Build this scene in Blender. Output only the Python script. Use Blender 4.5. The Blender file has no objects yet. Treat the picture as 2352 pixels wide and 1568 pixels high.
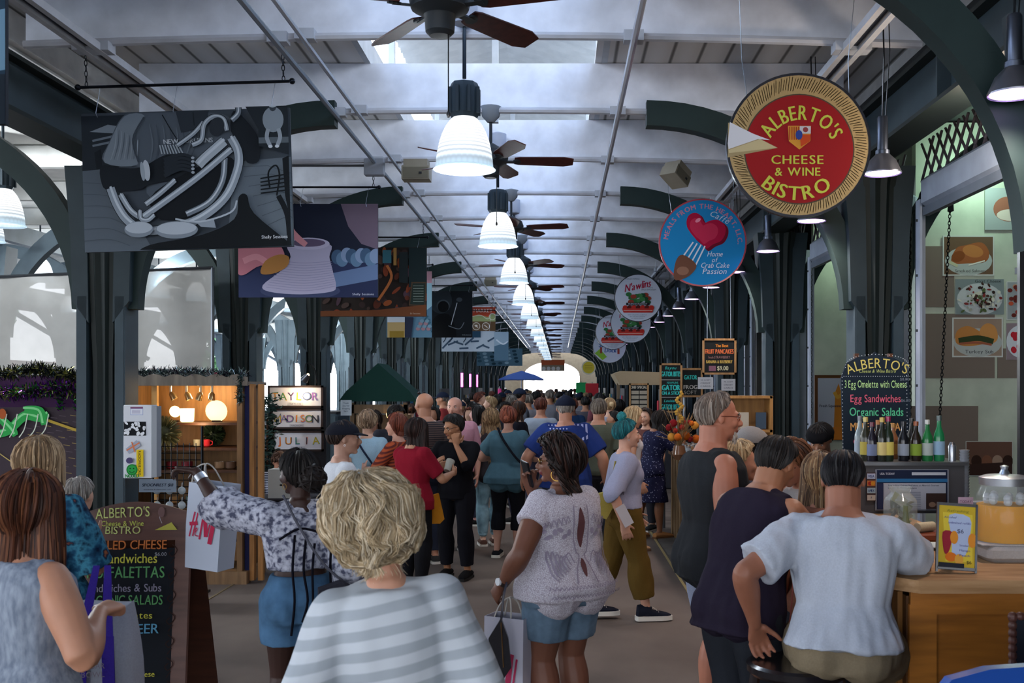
import bpy, bmesh, math, random
import numpy as np
from mathutils import Vector, Matrix, Quaternion, noise
from mathutils.bvhtree import BVHTree
PI = math.pi
SC = bpy.context.scene
COL = SC.collection
rnd = random.Random(7)

# ---------------------------------------------------------------- camera, sky, exposure
F = 2400.0                     # focal length in pixels of the 2352 px wide frame
CZ = 1.85                      # eye height
cam_d = bpy.data.cameras.new('camera'); cam = bpy.data.objects.new('camera', cam_d); COL.objects.link(cam)
cam.location = (0, 0, CZ); cam.rotation_euler = (PI/2, 0, 0)
cam_d.sensor_width = 36.0; cam_d.lens = 36.0*F/2352.0
cam_d.shift_x = -(1285-1176)/2352.0; cam_d.shift_y = (888-784)/2352.0
cam_d.clip_start = 0.05; cam_d.clip_end = 400
cam_d.dof.use_dof = True; cam_d.dof.focus_distance = 9.0; cam_d.dof.aperture_fstop = 7.0
SC.camera = cam
SC.view_settings.view_transform = 'Standard'; SC.view_settings.look = 'None'
SC.view_settings.gamma = 1.0; SC.view_settings.use_curve_mapping = False
SC.view_settings.exposure = 0.70
SC.cycles.use_denoising = True
SC.cycles.max_bounces = 6; SC.cycles.diffuse_bounces = 4; SC.cycles.glossy_bounces = 3
SC.cycles.transmission_bounces = 4; SC.cycles.transparent_max_bounces = 8
SC.cycles.sample_clamp_indirect = 4.0
W = bpy.data.worlds.new('overcast_sky'); SC.world = W; W.use_nodes = True
nt = W.node_tree; bg = nt.nodes['Background']
tc = nt.nodes.new('ShaderNodeTexCoord'); sp = nt.nodes.new('ShaderNodeSeparateXYZ')
rp = nt.nodes.new('ShaderNodeValToRGB')
nt.links.new(tc.outputs['Generated'], sp.inputs[0]); nt.links.new(sp.outputs['Z'], rp.inputs[0])
rp.color_ramp.elements[0].position = 0.0; rp.color_ramp.elements[0].color = (.95, .97, 1, 1)
rp.color_ramp.elements[1].position = 0.7; rp.color_ramp.elements[1].color = (.40, .60, 1.0, 1)
nt.links.new(rp.outputs[0], bg.inputs[0]); bg.inputs[1].default_value = 4.3

# ---------------------------------------------------------------- materials
def lin(h):
    if isinstance(h, (tuple, list)): return tuple(h)
    h = h.lstrip('#'); o = []
    for i in (0, 2, 4):
        c = int(h[i:i+2], 16)/255.0
        o.append(c/12.92 if c <= .04045 else ((c+.055)/1.055)**2.4)
    return tuple(o)
_M = {}
def M(col, kind='paint', s=0.0, name=None):
    """kinds: paint, gloss, metal, cloth, skin, hair, wood, glass, emit, clear"""
    key = (col, kind, s)
    if key in _M: return _M[key]
    m = bpy.data.materials.new((name or kind)); m.use_nodes = True
    n = m.node_tree.nodes; L = m.node_tree.links; b = n['Principled BSDF']
    c = lin(col); b.inputs['Base Color'].default_value = (*c, 1)
    R, S = b.inputs['Roughness'], b.inputs['Specular IOR Level']
    def noise_tex(scale, detail=3, stretch=None, coord='Object'):
        t = n.new('ShaderNodeTexCoord'); x = n.new('ShaderNodeTexNoise')
        x.inputs['Scale'].default_value = scale; x.inputs['Detail'].default_value = detail
        if stretch:
            mp = n.new('ShaderNodeMapping'); mp.inputs['Scale'].default_value = stretch
            L.new(t.outputs[coord], mp.inputs[0]); L.new(mp.outputs[0], x.inputs[0])
        else: L.new(t.outputs[coord], x.inputs[0])
        return x
    def vary(x, lo, hi):
        r = n.new('ShaderNodeValToRGB'); e = r.color_ramp.elements
        e[0].position = .3; e[1].position = .7
        e[0].color = (*[min(1, v*lo) for v in c], 1); e[1].color = (*[min(1, v*hi) for v in c], 1)
        L.new(x.outputs['Fac'], r.inputs[0]); L.new(r.outputs[0], b.inputs['Base Color'])
    def bump(x, st, dist=.01):
        u = n.new('ShaderNodeBump'); u.inputs['Strength'].default_value = st; u.inputs['Distance'].default_value = dist
        L.new(x.outputs['Fac'], u.inputs['Height']); L.new(u.outputs[0], b.inputs['Normal'])
    if kind == 'paint': R.default_value = .6; S.default_value = .3; x = noise_tex(5, 4); vary(x, .86, 1.08)
    elif kind == 'flat': R.default_value = .75; S.default_value = .15
    elif kind == 'gloss': R.default_value = .22; S.default_value = .5
    elif kind == 'metal': R.default_value = .3; b.inputs['Metallic'].default_value = .9
    elif kind == 'cloth':
        R.default_value = .9; S.default_value = .1
        x = noise_tex(150, 3); vary(x, .92, 1.06); bump(noise_tex(16, 3), .3, .012)
    elif kind == 'denim':
        R.default_value = .9; S.default_value = .1
        x = noise_tex(9, 5); vary(x, .62, 1.35); bump(noise_tex(12, 3), .4, .015)
    elif kind == 'skin':
        R.default_value = .5; S.default_value = .35
        b.inputs['Subsurface Weight'].default_value = .0
        vary(noise_tex(9, 3), .9, 1.08)
    elif kind == 'hair':
        R.default_value = .55; S.default_value = .25; vary(noise_tex(60, 3, (1, 1, .12)), .6, 1.3)
    elif kind == 'wood':
        R.default_value = .5; S.default_value = .3; vary(noise_tex(4, 6, (6, 6, .7)), .68, 1.2)
    elif kind == 'woodx':
        R.default_value = .45; S.default_value = .35; vary(noise_tex(4, 6, (.7, 6, 6)), .7, 1.2)
    elif kind == 'glass':
        R.default_value = .08; b.inputs['Transmission Weight'].default_value = .0
        b.inputs['Alpha'].default_value = s or .3; S.default_value = .8
    elif kind == 'veil':
        R.default_value = .5; b.inputs['Alpha'].default_value = s or .6; vary(noise_tex(2, 4), .8, 1.15)
    elif kind == 'emit':
        b.inputs['Emission Color'].default_value = (*c, 1); b.inputs['Emission Strength'].default_value = s or 1
    elif kind in ('stripeh', 'stripez'): pass
    _M[key] = m; return m
def M_pattern(name, cols, fn, **kw):
    """procedural two/three colour cloth: fn builds and returns a Fac socket"""
    if name in _M: return _M[name]
    m = bpy.data.materials.new(name); m.use_nodes = True; n = m.node_tree.nodes; L = m.node_tree.links
    b = n['Principled BSDF']; b.inputs['Roughness'].default_value = .85; b.inputs['Specular IOR Level'].default_value = .12
    r = n.new('ShaderNodeValToRGB'); r.color_ramp.interpolation = kw.get('interp', 'LINEAR')
    e = r.color_ramp.elements
    while len(e) < len(cols): e.new(.5)
    for i, (p, c) in enumerate(cols): e[i].position = p; e[i].color = (*lin(c), 1)
    t = n.new('ShaderNodeTexCoord')
    L.new(fn(n, L, t.outputs['Object']), r.inputs[0]); L.new(r.outputs[0], b.inputs['Base Color'])
    if kw.get('alpha') is not None: b.inputs['Alpha'].default_value = kw['alpha']
    _M[name] = m; return m
def f_noise(scale, detail=2, stretch=(1, 1, 1)):
    def f(n, L, t):
        mp = n.new('ShaderNodeMapping'); mp.inputs['Scale'].default_value = stretch
        x = n.new('ShaderNodeTexNoise'); x.inputs['Scale'].default_value = scale; x.inputs['Detail'].default_value = detail
        L.new(t, mp.inputs[0]); L.new(mp.outputs[0], x.inputs[0]); return x.outputs['Fac']
    return f
def f_wave(scale, axis='Z', dist=0.0, rot=(0, 0, 0)):
    def f(n, L, t):
        mp = n.new('ShaderNodeMapping'); mp.inputs['Rotation'].default_value = rot
        x = n.new('ShaderNodeTexWave'); x.bands_direction = axis; x.inputs['Scale'].default_value = scale
        x.inputs['Distortion'].default_value = dist; x.inputs['Detail'].default_value = 2
        L.new(t, mp.inputs[0]); L.new(mp.outputs[0], x.inputs[0]); return x.outputs['Fac']
    return f
def f_voronoi(scale, feat='F1'):
    def f(n, L, t):
        x = n.new('ShaderNodeTexVoronoi'); x.feature = feat; x.inputs['Scale'].default_value = scale
        L.new(t, x.inputs['Vector']); return x.outputs['Distance']
    return f

# ---------------------------------------------------------------- mesh builder
class MB:
    def __init__(s, mat=None, T=None):
        s.v = []; s.f = []; s.mi = []; s.mats = []; s.cur = 0; s.T = T or Matrix()
        if mat: s.use(mat)
    def use(s, mat):
        if mat not in s.mats: s.mats.append(mat)
        s.cur = s.mats.index(mat); return s
    def add(s, vs, fs, T=None):
        o = len(s.v); TT = s.T @ T if T is not None else s.T
        s.v += [tuple(TT @ Vector(p)) for p in vs]
        s.f += [tuple(i+o for i in f) for f in fs]; s.mi += [s.cur]*len(fs); return s
    def box(s, c, d, T=None, bev=0):
        x, y, z = c; a, b, h = d[0]/2, d[1]/2, d[2]/2
        if bev:
            e = bev; vs = []; 
            pr = [(-a+e, -b), (a-e, -b), (a, -b+e), (a, b-e), (a-e, b), (-a+e, b), (-a, b-e), (-a, -b+e)]
            for zz, k in ((-h, e), (-h+e, 0), (h-e, 0), (h, e)):
                for (p, q) in pr:
                    vs.append((x+p*(1-k/a if a else 1), y+q*(1-k/b if b else 1), z+zz))
            fs = [tuple(range(7, -1, -1)), tuple(range(24, 32))]
            for r in range(3):
                for i in range(8): j = (i+1) % 8; fs.append((r*8+i, r*8+j, r*8+8+j, r*8+8+i))
            return s.add(vs, fs, T)
        vs = [(x+i*a, y+j*b, z+k*h) for k in (-1, 1) for j in (-1, 1) for i in (-1, 1)]
        return s.add(vs, [(0, 2, 3, 1), (4, 5, 7, 6), (0, 1, 5, 4), (2, 6, 7, 3), (1, 3, 7, 5), (0, 4, 6, 2)], T)
    def rings(s, rs, cap=True, T=None):
        n = len(rs[0]); vs = [p for r in rs for p in r]; fs = []
        for k in range(len(rs)-1):
            for i in range(n): j = (i+1) % n; fs.append((k*n+i, k*n+j, k*n+n+j, k*n+n+i))
        if cap: fs += [tuple(range(n-1, -1, -1)), tuple(range((len(rs)-1)*n, len(rs)*n))]
        return s.add(vs, fs, T)
    def tube(s, path, r, n=8, T=None, cap=True, flat=1.0):
        """path of points, r one radius or a list"""
        P = [Vector(p) for p in path]; R = r if isinstance(r, (list, tuple)) else [r]*len(P)
        rs = []; up = Vector((0, 0, 1)); prev = None
        for i, p in enumerate(P):
            t = (P[min(i+1, len(P)-1)]-P[max(i-1, 0)]).normalized()
            if prev is None:
                a = t.cross(up if abs(t.z) < .95 else Vector((1, 0, 0))).normalized()
            else:
                a = (prev-t*prev.dot(t)).normalized()
            prev = a; b = t.cross(a)
            rs.append([tuple(p+(a*math.cos(2*PI*k/n)+b*math.sin(2*PI*k/n)*flat)*R[i]) for k in range(n)])
        return s.rings(rs, cap, T)
    def lathe(s, prof, c=(0, 0, 0), n=20, T=None, cap=True):
        rs = [[(c[0]+r*math.cos(2*PI*k/n), c[1]+r*math.sin(2*PI*k/n), c[2]+z) for k in range(n)] for r, z in prof]
        return s.rings(rs, cap, T)
    def ball(s, c, r, T=None, n=12, m=8):
        r = r if isinstance(r, (tuple, list)) else (r, r, r); rs = []
        for k in range(m+1):
            t = max(.02, min(PI-.02, PI*k/m))
            rs.append([(c[0]+r[0]*math.sin(t)*math.cos(2*PI*i/n), c[1]+r[1]*math.sin(t)*math.sin(2*PI*i/n), c[2]-r[2]*math.cos(t)) for i in range(n)])
        return s.rings(rs, True, T)
    def prism(s, poly, y0, y1, T=None):
        """poly in xz, extruded y0..y1"""
        n = len(poly); vs = [(x, y0, z) for x, z in poly]+[(x, y1, z) for x, z in poly]
        fs = [tuple(range(n)), tuple(range(2*n-1, n-1, -1))]+[(i, i+n, (i+1) % n+n, (i+1) % n) for i in range(n)]
        return s.add(vs, fs, T)
    def mesh(s, name, smooth=.6):
        me = bpy.data.meshes.new(name); me.from_pydata(s.v, [], s.f)
        for m in s.mats: me.materials.append(m)
        me.polygons.foreach_set('material_index', s.mi)
        if smooth: me.shade_smooth(); me.set_sharp_from_angle(angle=smooth)
        me.update(); return me
    def build(s, name, parent=None, smooth=.6, fix=True, **kw):
        me = s.mesh(name, smooth)
        if fix:
            bm = bmesh.new(); bm.from_mesh(me); bmesh.ops.recalc_face_normals(bm, faces=bm.faces); bm.to_mesh(me); bm.free()
        return obj(name, me, parent, **kw)
def obj(name, me, parent=None, label=None, cat=None, group=None, kind=None, loc=None):
    o = bpy.data.objects.new(name, me); COL.objects.link(o)
    if parent is not None: o.parent = parent
    if loc: o.location = loc
    return tag(o, label, cat, group, kind)
def tag(o, label=None, cat=None, group=None, kind=None):
    if label: o['label'] = label
    if cat: o['category'] = cat
    if group: o['group'] = group
    if kind: o['kind'] = kind
    return o
def thing(name, label, cat, loc=(0, 0, 0), rz=0, group=None):
    o = bpy.data.objects.new(name, None); COL.objects.link(o); o.empty_display_size = .1
    o.location = loc; o.rotation_euler = (0, 0, rz); return tag(o, label, cat, group)
def dup(root, loc=None, rz=None, label=None, group=None, scale=None):
    r = root.copy(); COL.objects.link(r)
    if loc is not None: r.location = loc
    if rz is not None: r.rotation_euler = (0, 0, rz)
    if label: r['label'] = label
    if group: r['group'] = group
    if scale: r.scale = (scale,)*3
    def rec(a, b):
        for ch in a.children:
            c = ch.copy(); COL.objects.link(c); c.parent = b; rec(ch, c)
    rec(root, r); return r
def wx(px, Y): return (px-1285)*Y/F
def wz(py, Y): return CZ+(888-py)*Y/F
def Rz(a): return Matrix.Rotation(a, 4, 'Z')
def Tr(*p): return Matrix.Translation(Vector(p))
ORD = ['nearest', 'second', 'third', 'fourth', 'fifth', 'sixth', 'seventh', 'eighth', 'ninth', 'tenth', 'eleventh', 'twelfth',
       'thirteenth', 'fourteenth', 'fifteenth', 'sixteenth', 'seventeenth', 'eighteenth', 'nineteenth', 'twentieth', 'twenty-first',
       'twenty-second', 'twenty-third', 'twenty-fourth', 'twenty-fifth', 'twenty-sixth', 'twenty-seventh', 'twenty-eighth', 'twenty-ninth',
       'thirtieth', 'thirty-first', 'thirty-second', 'thirty-third', 'thirty-fourth', 'thirty-fifth', 'thirty-sixth', 'thirty-seventh', 'thirty-eighth', 'thirty-ninth', 'fortieth']

# ---------------------------------------------------------------- lettering and flat prints
_G = {}
def glyph(ch):
    if ch in _G: return _G[ch]
    c = bpy.data.curves.new('glyph', 'FONT'); c.body = ch; c.size = 1; c.resolution_u = 3; c.offset = 0
    o = bpy.data.objects.new('glyph', c); COL.objects.link(o)
    me = bpy.data.meshes.new_from_object(o.evaluated_get(bpy.context.evaluated_depsgraph_get()))
    vs = [(v.co.x, v.co.y) for v in me.vertices]; fs = [tuple(p.vertices) for p in me.polygons]
    bpy.data.objects.remove(o); bpy.data.curves.remove(c); bpy.data.meshes.remove(me)
    w = (max(v[0] for v in vs)-min(v[0] for v in vs)) if vs else .3
    x0 = min(v[0] for v in vs) if vs else 0
    _G[ch] = (vs, fs, x0, w); return _G[ch]
class Art:
    """flat layered print in its own 2D frame (u right, v DOWN like the picture), mapped on a plane facing -y"""
    def __init__(s, u0, v0, u1, v1, w, h, step=.0005, y=0.0):
        s.b = MB(); s.u0, s.v0, s.u1, s.v1, s.w, s.h = u0, v0, u1, v1, w, h; s.k = 0; s.step = step; s.y = y; s.r = random.Random(int(u0*7+v0))
    def p(s, u, v): return ((u-s.u0)/(s.u1-s.u0)*s.w-s.w/2, s.y-s.step*s.k, -(v-s.v0)/(s.v1-s.v0)*s.h)
    def clip(s, q):
        def cut(pts, f, g):
            out = []
            for i in range(len(pts)):
                a, b = pts[i-1], pts[i]; fa, fb = f(a), f(b)
                if (fa >= 0) != (fb >= 0): t = fa/(fa-fb); out.append((a[0]+(b[0]-a[0])*t, a[1]+(b[1]-a[1])*t))
                if fb >= 0: out.append(b)
            return out
        for f in (lambda a: a[0]-s.u0, lambda a: s.u1-a[0], lambda a: a[1]-s.v0, lambda a: s.v1-a[1]):
            if len(q) < 3: return []
            q = cut(q, f, None)
        return q
    def poly(s, pts, col, kind='flat', noclip=False, **k):
        s.k += 1
        if not noclip: pts = s.clip(list(pts))
        if len(pts) < 3: return s
        s.b.use(M(col, kind)); 
        P = [s.p(*q) for q in pts]
        if len(P) > 4:
            from mathutils.geometry import tessellate_polygon
            tr = tessellate_polygon([[Vector((q[0], q[2], 0)) for q in P]])
            s.b.add(P, [tuple(t) for t in tr])
        else: s.b.add(P, [tuple(range(len(P)))])
        return s
    def rect(s, a, b, c, d, col): return s.poly([(a, b), (c, b), (c, d), (a, d)], col)
    def ell(s, cx, cy, rx, ry, col, rot=0, n=24, a0=0, a1=2*PI):
        full = abs(a1-a0) > 6.28
        pts = []
        for i in range(n if full else n+1):
            t = a0+(a1-a0)*i/n; x, y = rx*math.cos(t), ry*math.sin(t)
            pts.append((cx+x*math.cos(rot)-y*math.sin(rot), cy+x*math.sin(rot)+y*math.cos(rot)))
        return s.poly(pts, col)
    def line(s, pts, w, col, smooth=True):
        if smooth and len(pts) > 2: pts = spline(pts, 6)
        s.k += 1; s.b.use(M(col, 'flat')); Wd = w if isinstance(w, (list, tuple)) else [w, w]
        n = len(pts); L = []; R = []
        for i, p in enumerate(pts):
            a = pts[max(i-1, 0)]; b = pts[min(i+1, n-1)]; dx, dy = b[0]-a[0], b[1]-a[1]; l = math.hypot(dx, dy) or 1
            t = i/(n-1)*(len(Wd)-1); j = min(int(t), len(Wd)-2); ww = (Wd[j]+(Wd[j+1]-Wd[j])*(t-j))/2
            L.append((p[0]-dy/l*ww, p[1]+dx/l*ww)); R.append((p[0]+dy/l*ww, p[1]-dx/l*ww))
        for i in range(n-1):
            q = s.clip([L[i], L[i+1], R[i+1], R[i]])
            if len(q) >= 3: s.b.add([s.p(*a) for a in q], [tuple(range(len(q)))])
        return s
    def text(s, t, x, y, size, col, align='c', jit=0, sp=.09, shear=0, rot=0, sx=1.0, kind='flat', alpha=None, fit=None, bold=0):
        """baseline at y, size = cap height in v units / .7"""
        s.k += 1; s.b.use(M(col, kind)); gs = [glyph(c) if c != ' ' else None for c in t]
        ws = [(.30 if g is None else g[3]+sp) for g in gs]; tot = sum(ws)
        if fit: sx = fit/(tot*size)
        cx = {'c': -tot/2, 'l': 0, 'r': -tot}[align]; au = abs(s.w/(s.u1-s.u0)); av = abs(s.h/(s.v1-s.v0))
        for g, w_ in zip(gs, ws):
            if g is not None:
                vs, fs, x0, gw = g; a = s.r.uniform(-1, 1)*jit; dy = s.r.uniform(-1, 1)*jit*.25; P = []
                for vx, vy in vs:
                    X = (vx-x0-gw/2); Y = vy-.35
                    X, Y = X*math.cos(a)-Y*math.sin(a)+gw/2, X*math.sin(a)+Y*math.cos(a)+.35+dy
                    X = (X+cx)*sx+Y*shear
                    U, V = X*size, -Y*size
                    P.append(s.p(x+U*math.cos(rot)-V*math.sin(rot), y+U*math.sin(rot)+V*math.cos(rot)))
                s.b.add(P, fs)
                if bold:
                    d = bold*size*au*.55; s.b.add([(q[0]+d, q[1]-.0002, q[2]) for q in P], fs)
            cx += w_
        return s
    def arc(s, t, cx, cy, r, size, col, a0=-90, spread=None, inside=False, sp=.1, bold=0):
        """text along a circle, centred on angle a0 (degrees, -90 = top); inside = reads along the bottom"""
        s.k += 1; s.b.use(M(col, 'flat')); gs = [glyph(c) if c != ' ' else None for c in t]
        ws = [(.35 if g is None else g[3]+sp)*size for g in gs]; tot = sum(ws); ksc = 1
        if spread: ksc = math.radians(spread)*r/tot
        d = -tot/2
        for g, w_ in zip(gs, ws):
            if g is not None:
                vs, fs, x0, gw = g; mid = (d+gw*size/2)*ksc/r
                th = math.radians(a0)+(mid if not inside else -mid); P = []
                for rep in range(2 if bold else 1):
                    P = []
                    for vx, vy in vs:
                        X = (vx-x0-gw/2)*size+rep*bold*size*.7; Y = vy*size
                        rr = r+Y if not inside else r-Y
                        tx, ty = (-math.sin(th), math.cos(th)) if not inside else (math.sin(th), -math.cos(th))
                        X *= min(1, ksc*1.02); w3 = s.p(cx+rr*math.cos(th)+tx*X, cy+rr*math.sin(th)+ty*X); P.append((w3[0], w3[1]-.0002*rep, w3[2]))
                    s.b.add(P, fs)
            d += w_
        return s
    def build(s, name, parent, **kw): return s.b.build(name, parent, smooth=0, fix=False, **kw)
def spline(pts, k=6, closed=False):
    """catmull-rom"""
    n = len(pts); out = []; dim = len(pts[0]); rng = n if closed else n-1
    for i in range(rng):
        g = (lambda j: pts[j % n]) if closed else (lambda j: pts[max(0, min(n-1, j))])
        p0, p1, p2, p3 = g(i-1), g(i), g(i+1), g(i+2)
        for q in range(k):
            t = q/k; out.append(tuple(.5*((2*p1[d])+(-p0[d]+p2[d])*t+(2*p0[d]-5*p1[d]+4*p2[d]-p3[d])*t*t+(-p0[d]+3*p1[d]-3*p2[d]+p3[d])*t**3) for d in range(dim)))
    if not closed: out.append(tuple(pts[-1]))
    return out
# ---------------------------------------------------------------- the building
XL, XR, XC = -3.8, 2.65, -.62            # column rows and the centre line of the hall
BAY, Y0 = 3.75, 5.05; NB = 18
iron = M('#33424a', 'paint'); iron_dk = M('#16201f', 'paint'); iron_lt = M('#54636c', 'paint')
white = M('#d3d6da', 'paint'); cream = M('#cfc9bb', 'paint')

def structure(name, mb, **k): return mb.build(name, kind='structure', **k)
# floor
fm = M_pattern('worn_concrete', [(.25, '#4f4845'), (.5, '#675d57'), (.75, '#776d65')], f_noise(1.1, 8, (1, .6, 1)))
structure('floor', MB(fm).box((-3.4, 32, -.1), (22, 96, .2)))
sm = M_pattern('kerb_paving', [(.3, '#4d4a48'), (.7, '#6a6560')], f_noise(3, 8, (1, 1, 1)))
b = MB(sm)
for i in range(60): b.box((1.62, -1.2+i*1.25, .004), (.86, 1.235, .012))
structure('trim_1', b); structure('trim_2', MB(M('#a08d62', 'flat')).box((1.16, 36, .004), (.022, 78, .01)))
structure('trim_3', MB(M('#7a6a50', 'flat')).box((-3.05, 36, .003), (.015, 78, .008)))
# ground outside and ceiling
structure('floor', MB(M('#b9b6ae', 'paint')).box((-45, 37, -.16), (61, 120, .2)))
cm = M('#dfe4ee', 'paint')
bd = M_pattern('ceiling_boards', [(.0, '#6c6a68'), (.07, '#c9c8c6'), (1, '#d2d2d2')], f_wave(1.35, 'X', 0), interp='LINEAR')
b = MB(bd)
ZC = 4.58; yA, yB = -16.0, Y0+BAY*NB-1
b.box(((XL-1.6)/2-.05, (yA+yB)/2, ZC+.03), (XL*-1-1.6+.1, yB-yA, .05)) if 0 else None
b.box((-2.95, (yA+yB)/2, ZC+.03), (2.7, yB-yA, .05)); b.box((1.65, (yA+yB)/2, ZC+.03), (2.7, yB-yA, .05))
RIBS = [6.95+1.875*k for k in range(-5, 35)]
structure('ceiling', b)
b = MB(M('#e3e2de', 'paint')); b.box((-8.0, 27, 4.35), (8.2, 86, .06)); b.box((-4.0, 27, 4.45), (.06, 86, .3)); b.box((2.85, 27, 4.3), (.06, 86, .6)); structure('ceiling', b)
b = MB(M('#2b2f31', 'paint')); b.box((4.8, 27, 4.25), (4.4, 86, .06)); structure('ceiling', b)

# transverse beams with a round lower flange
def beam_mesh():
    b = MB(cm); n = 16; x0, x1 = XL+.25, XR-.25
    pts = []
    for i in range(n+1):
        t = i/n; x = x0+(x1-x0)*t; z = 4.13+.06*math.sin(PI*t); pts.append((x, z))
    poly = pts+[(x1, ZC), (x0, ZC)]
    b.prism(poly, .0, .10)
    return b, pts
bmb, bpts = beam_mesh(); beam0 = None
for i, y in enumerate(RIBS):
    lab = 'white timber ceiling beam across the hall, %s from the front' % ORD[i]
    if beam0 is None:
        beam0 = thing('ceiling_beam', lab, 'beam', (0, y, 0), 0, 'white beams across the hall ceiling')
        bmb.build('beam_face', beam0)
        MB(M('#b9bcc4', 'paint')).tube([(x, -.02, z-.012) for x, z in bpts], .028, 8).build('round_flange', beam0)
    else: dup(beam0, (0, y, 0), label=lab)
# monitor roof over the skylight openings
b = MB(M('#c9c3b6', 'paint'))
n = 0
for sx in (-1, 1):
    for k in range(int((yB-yA)/.16)):
        pass
rows = []
for k in range(int((yB-yA)/.09)+1):
    y = yA+k*.09; dz = .02 if k % 2 else -.02
    rows.append([(-1.75, y, 5.55+dz), (-.62, y, 5.85+dz), (.5, y, 5.55+dz), (.5, y, 5.59+dz), (-.62, y, 5.89+dz), (-1.75, y, 5.59+dz)])
b.rings(rows)
tag(b.build('skylight_roof', smooth=0), 'corrugated raised roof over the skylight openings', 'roof')
b = MB(M('#aeb4ba', 'paint'))
for k in range(20):
    y = 2.6+k*3.75
    b.box((-.62, y, 5.62), (2.9, .06, .08)); b.box((-.62, y, 5.0), (.06, .06, 1.2)); b.box((-1.62, y, 5.05), (.06, .06, 1.1)); b.box((.38, y, 5.05), (.06, .06, 1.1))
for x in (-1.62, .38): b.box((x, 33, 4.68), (.05, 72, .2))
structure('trim_4', b)

# longitudinal steel beams over the columns
for x, side in ((XL+.08, 'left'), (XR-.12, 'right')):
    t = thing('steel_beam', 'dark green steel beam along the top of the %s row of columns' % side, 'beam', (x, 0, 0), 0, None)
    MB(iron).box((0, 33, 3.86), (.10, 74, .34)).build('web', t)
    b = MB(iron_dk); b.box((0, 33, 4.04), (.26, 74, .03)); b.box((0, 33, 3.68), (.26, 74, .03)); b.build('flange', t)
    b = MB(iron)
    for k in range(40): b.box((-.09 if side == 'left' else -.09, 1+1.875*k, 3.86), (.1, .02, .34))
    b.build('stiffener', t)

# cast iron columns with arched braces
def column_proto(light=False):
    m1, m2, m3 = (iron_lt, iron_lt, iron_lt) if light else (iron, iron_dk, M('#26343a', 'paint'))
    t = thing('iron_column', 'x', 'column')
    b = MB(m1)
    for s in (-1, 1):
        b.box((s*.155, 0, 1.3), (.075, .30, 2.6)); b.box((s*.185, -.13, 1.3), (.035, .03, 2.6))
    b.build('side_channel', t)
    b = MB(m2)
    prof = []
    for r, z in ((.15, 0), (.15, .25), (.12, .3), (.105, .5), (.1, 2.0), (.115, 2.3), (.14, 2.9), (.17, 3.5), (.2, 3.68)): prof.append((r, z))
    rs = []
    for r, z in prof: rs.append([((r+(.014 if k % 2 else -.008))*math.cos(2*PI*k/24), (r*.9+(.014 if k % 2 else -.008))*math.sin(2*PI*k/24)-.03, z) for k in range(24)])
    b.rings(rs).build('fluted_shaft', t, smooth=.3)
    b = MB(m3)
    for s in (-1, 1):
        b.prism([(s*.10, 2.38), (s*.19, 2.5), (s*.235, 2.56), (s*.25, 3.1), (s*.3, 3.68), (s*.12, 3.68)], -.15, .15)
    b.build('capital', t)
    for s in (-1, 1):
        b = MB(m1 if light else M('#1d2f2f', 'paint')); rs = []
        N = 18
        for i in range(N+1):
            th = PI/2*i/N; cx, cz = 1.92-1.73*math.cos(th), 2.5+1.64*math.sin(th)
            nx, nz = -math.cos(th), math.sin(th)
            h = .085+.02*math.sin(th)
            ring = []
            for (r, y) in ((-h, -.07), (-h, .07), (h, .07), (h, -.07)):
                ring.append((s*(cx+nx*r), y, cz+nz*r))
            rs.append(ring)
        b.rings(rs); b.build('arched_brace', t, smooth=.4)
    MB(m1).box((0, 0, .06), (.5, .42, .12), bev=.02).build('base_plate', t)
    return t
c0 = column_proto(); c0.location = (XL, Y0, 0); c0['label'] = 'dark iron column of the left row, nearest, with arched braces'; c0['group'] = 'iron columns of the left row'
for k in range(1, NB): dup(c0, (XL, Y0+BAY*k, 0), label='dark iron column of the left row, %s from the front' % ORD[k])
for k in range(NB): dup(c0, (XR if k else 2.5, Y0+BAY*k, 0), label='dark iron column of the right row beside the stalls, %s from the front' % ORD[k], group='iron columns of the right row')
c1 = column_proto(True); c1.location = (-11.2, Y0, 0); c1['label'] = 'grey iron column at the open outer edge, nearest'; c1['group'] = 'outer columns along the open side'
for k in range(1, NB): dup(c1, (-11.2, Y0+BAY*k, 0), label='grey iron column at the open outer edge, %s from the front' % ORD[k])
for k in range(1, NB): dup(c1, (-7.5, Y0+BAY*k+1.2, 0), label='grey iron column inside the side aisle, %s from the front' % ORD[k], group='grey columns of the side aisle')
# side aisle purlins and eave beams
b = MB(M('#dcdcd8', 'paint'))
for k in range(34): b.box((-7.9, 3.2+1.875*k, 4.2), (7.6, .09, .22))
structure('trim_5', b)
b = MB(M('#6c777e', 'paint')); b.box((-11.2, 33, 3.75), (.2, 74, .35)); b.box((-7.5, 33, 3.95), (.12, 74, .25)); structure('trim_6', b)
# roof overhang struts outside
b = MB(M('#8d979d', 'paint'))
for k in range(12): b.tube([(-11.2, 6+k*3.75, 2.6), (-12.9, 6+k*3.75, 3.6)], .06, 6)
b.box((-12.2, 33, 3.75), (2.0, 74, .05)); structure('trim_7', b)

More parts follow.
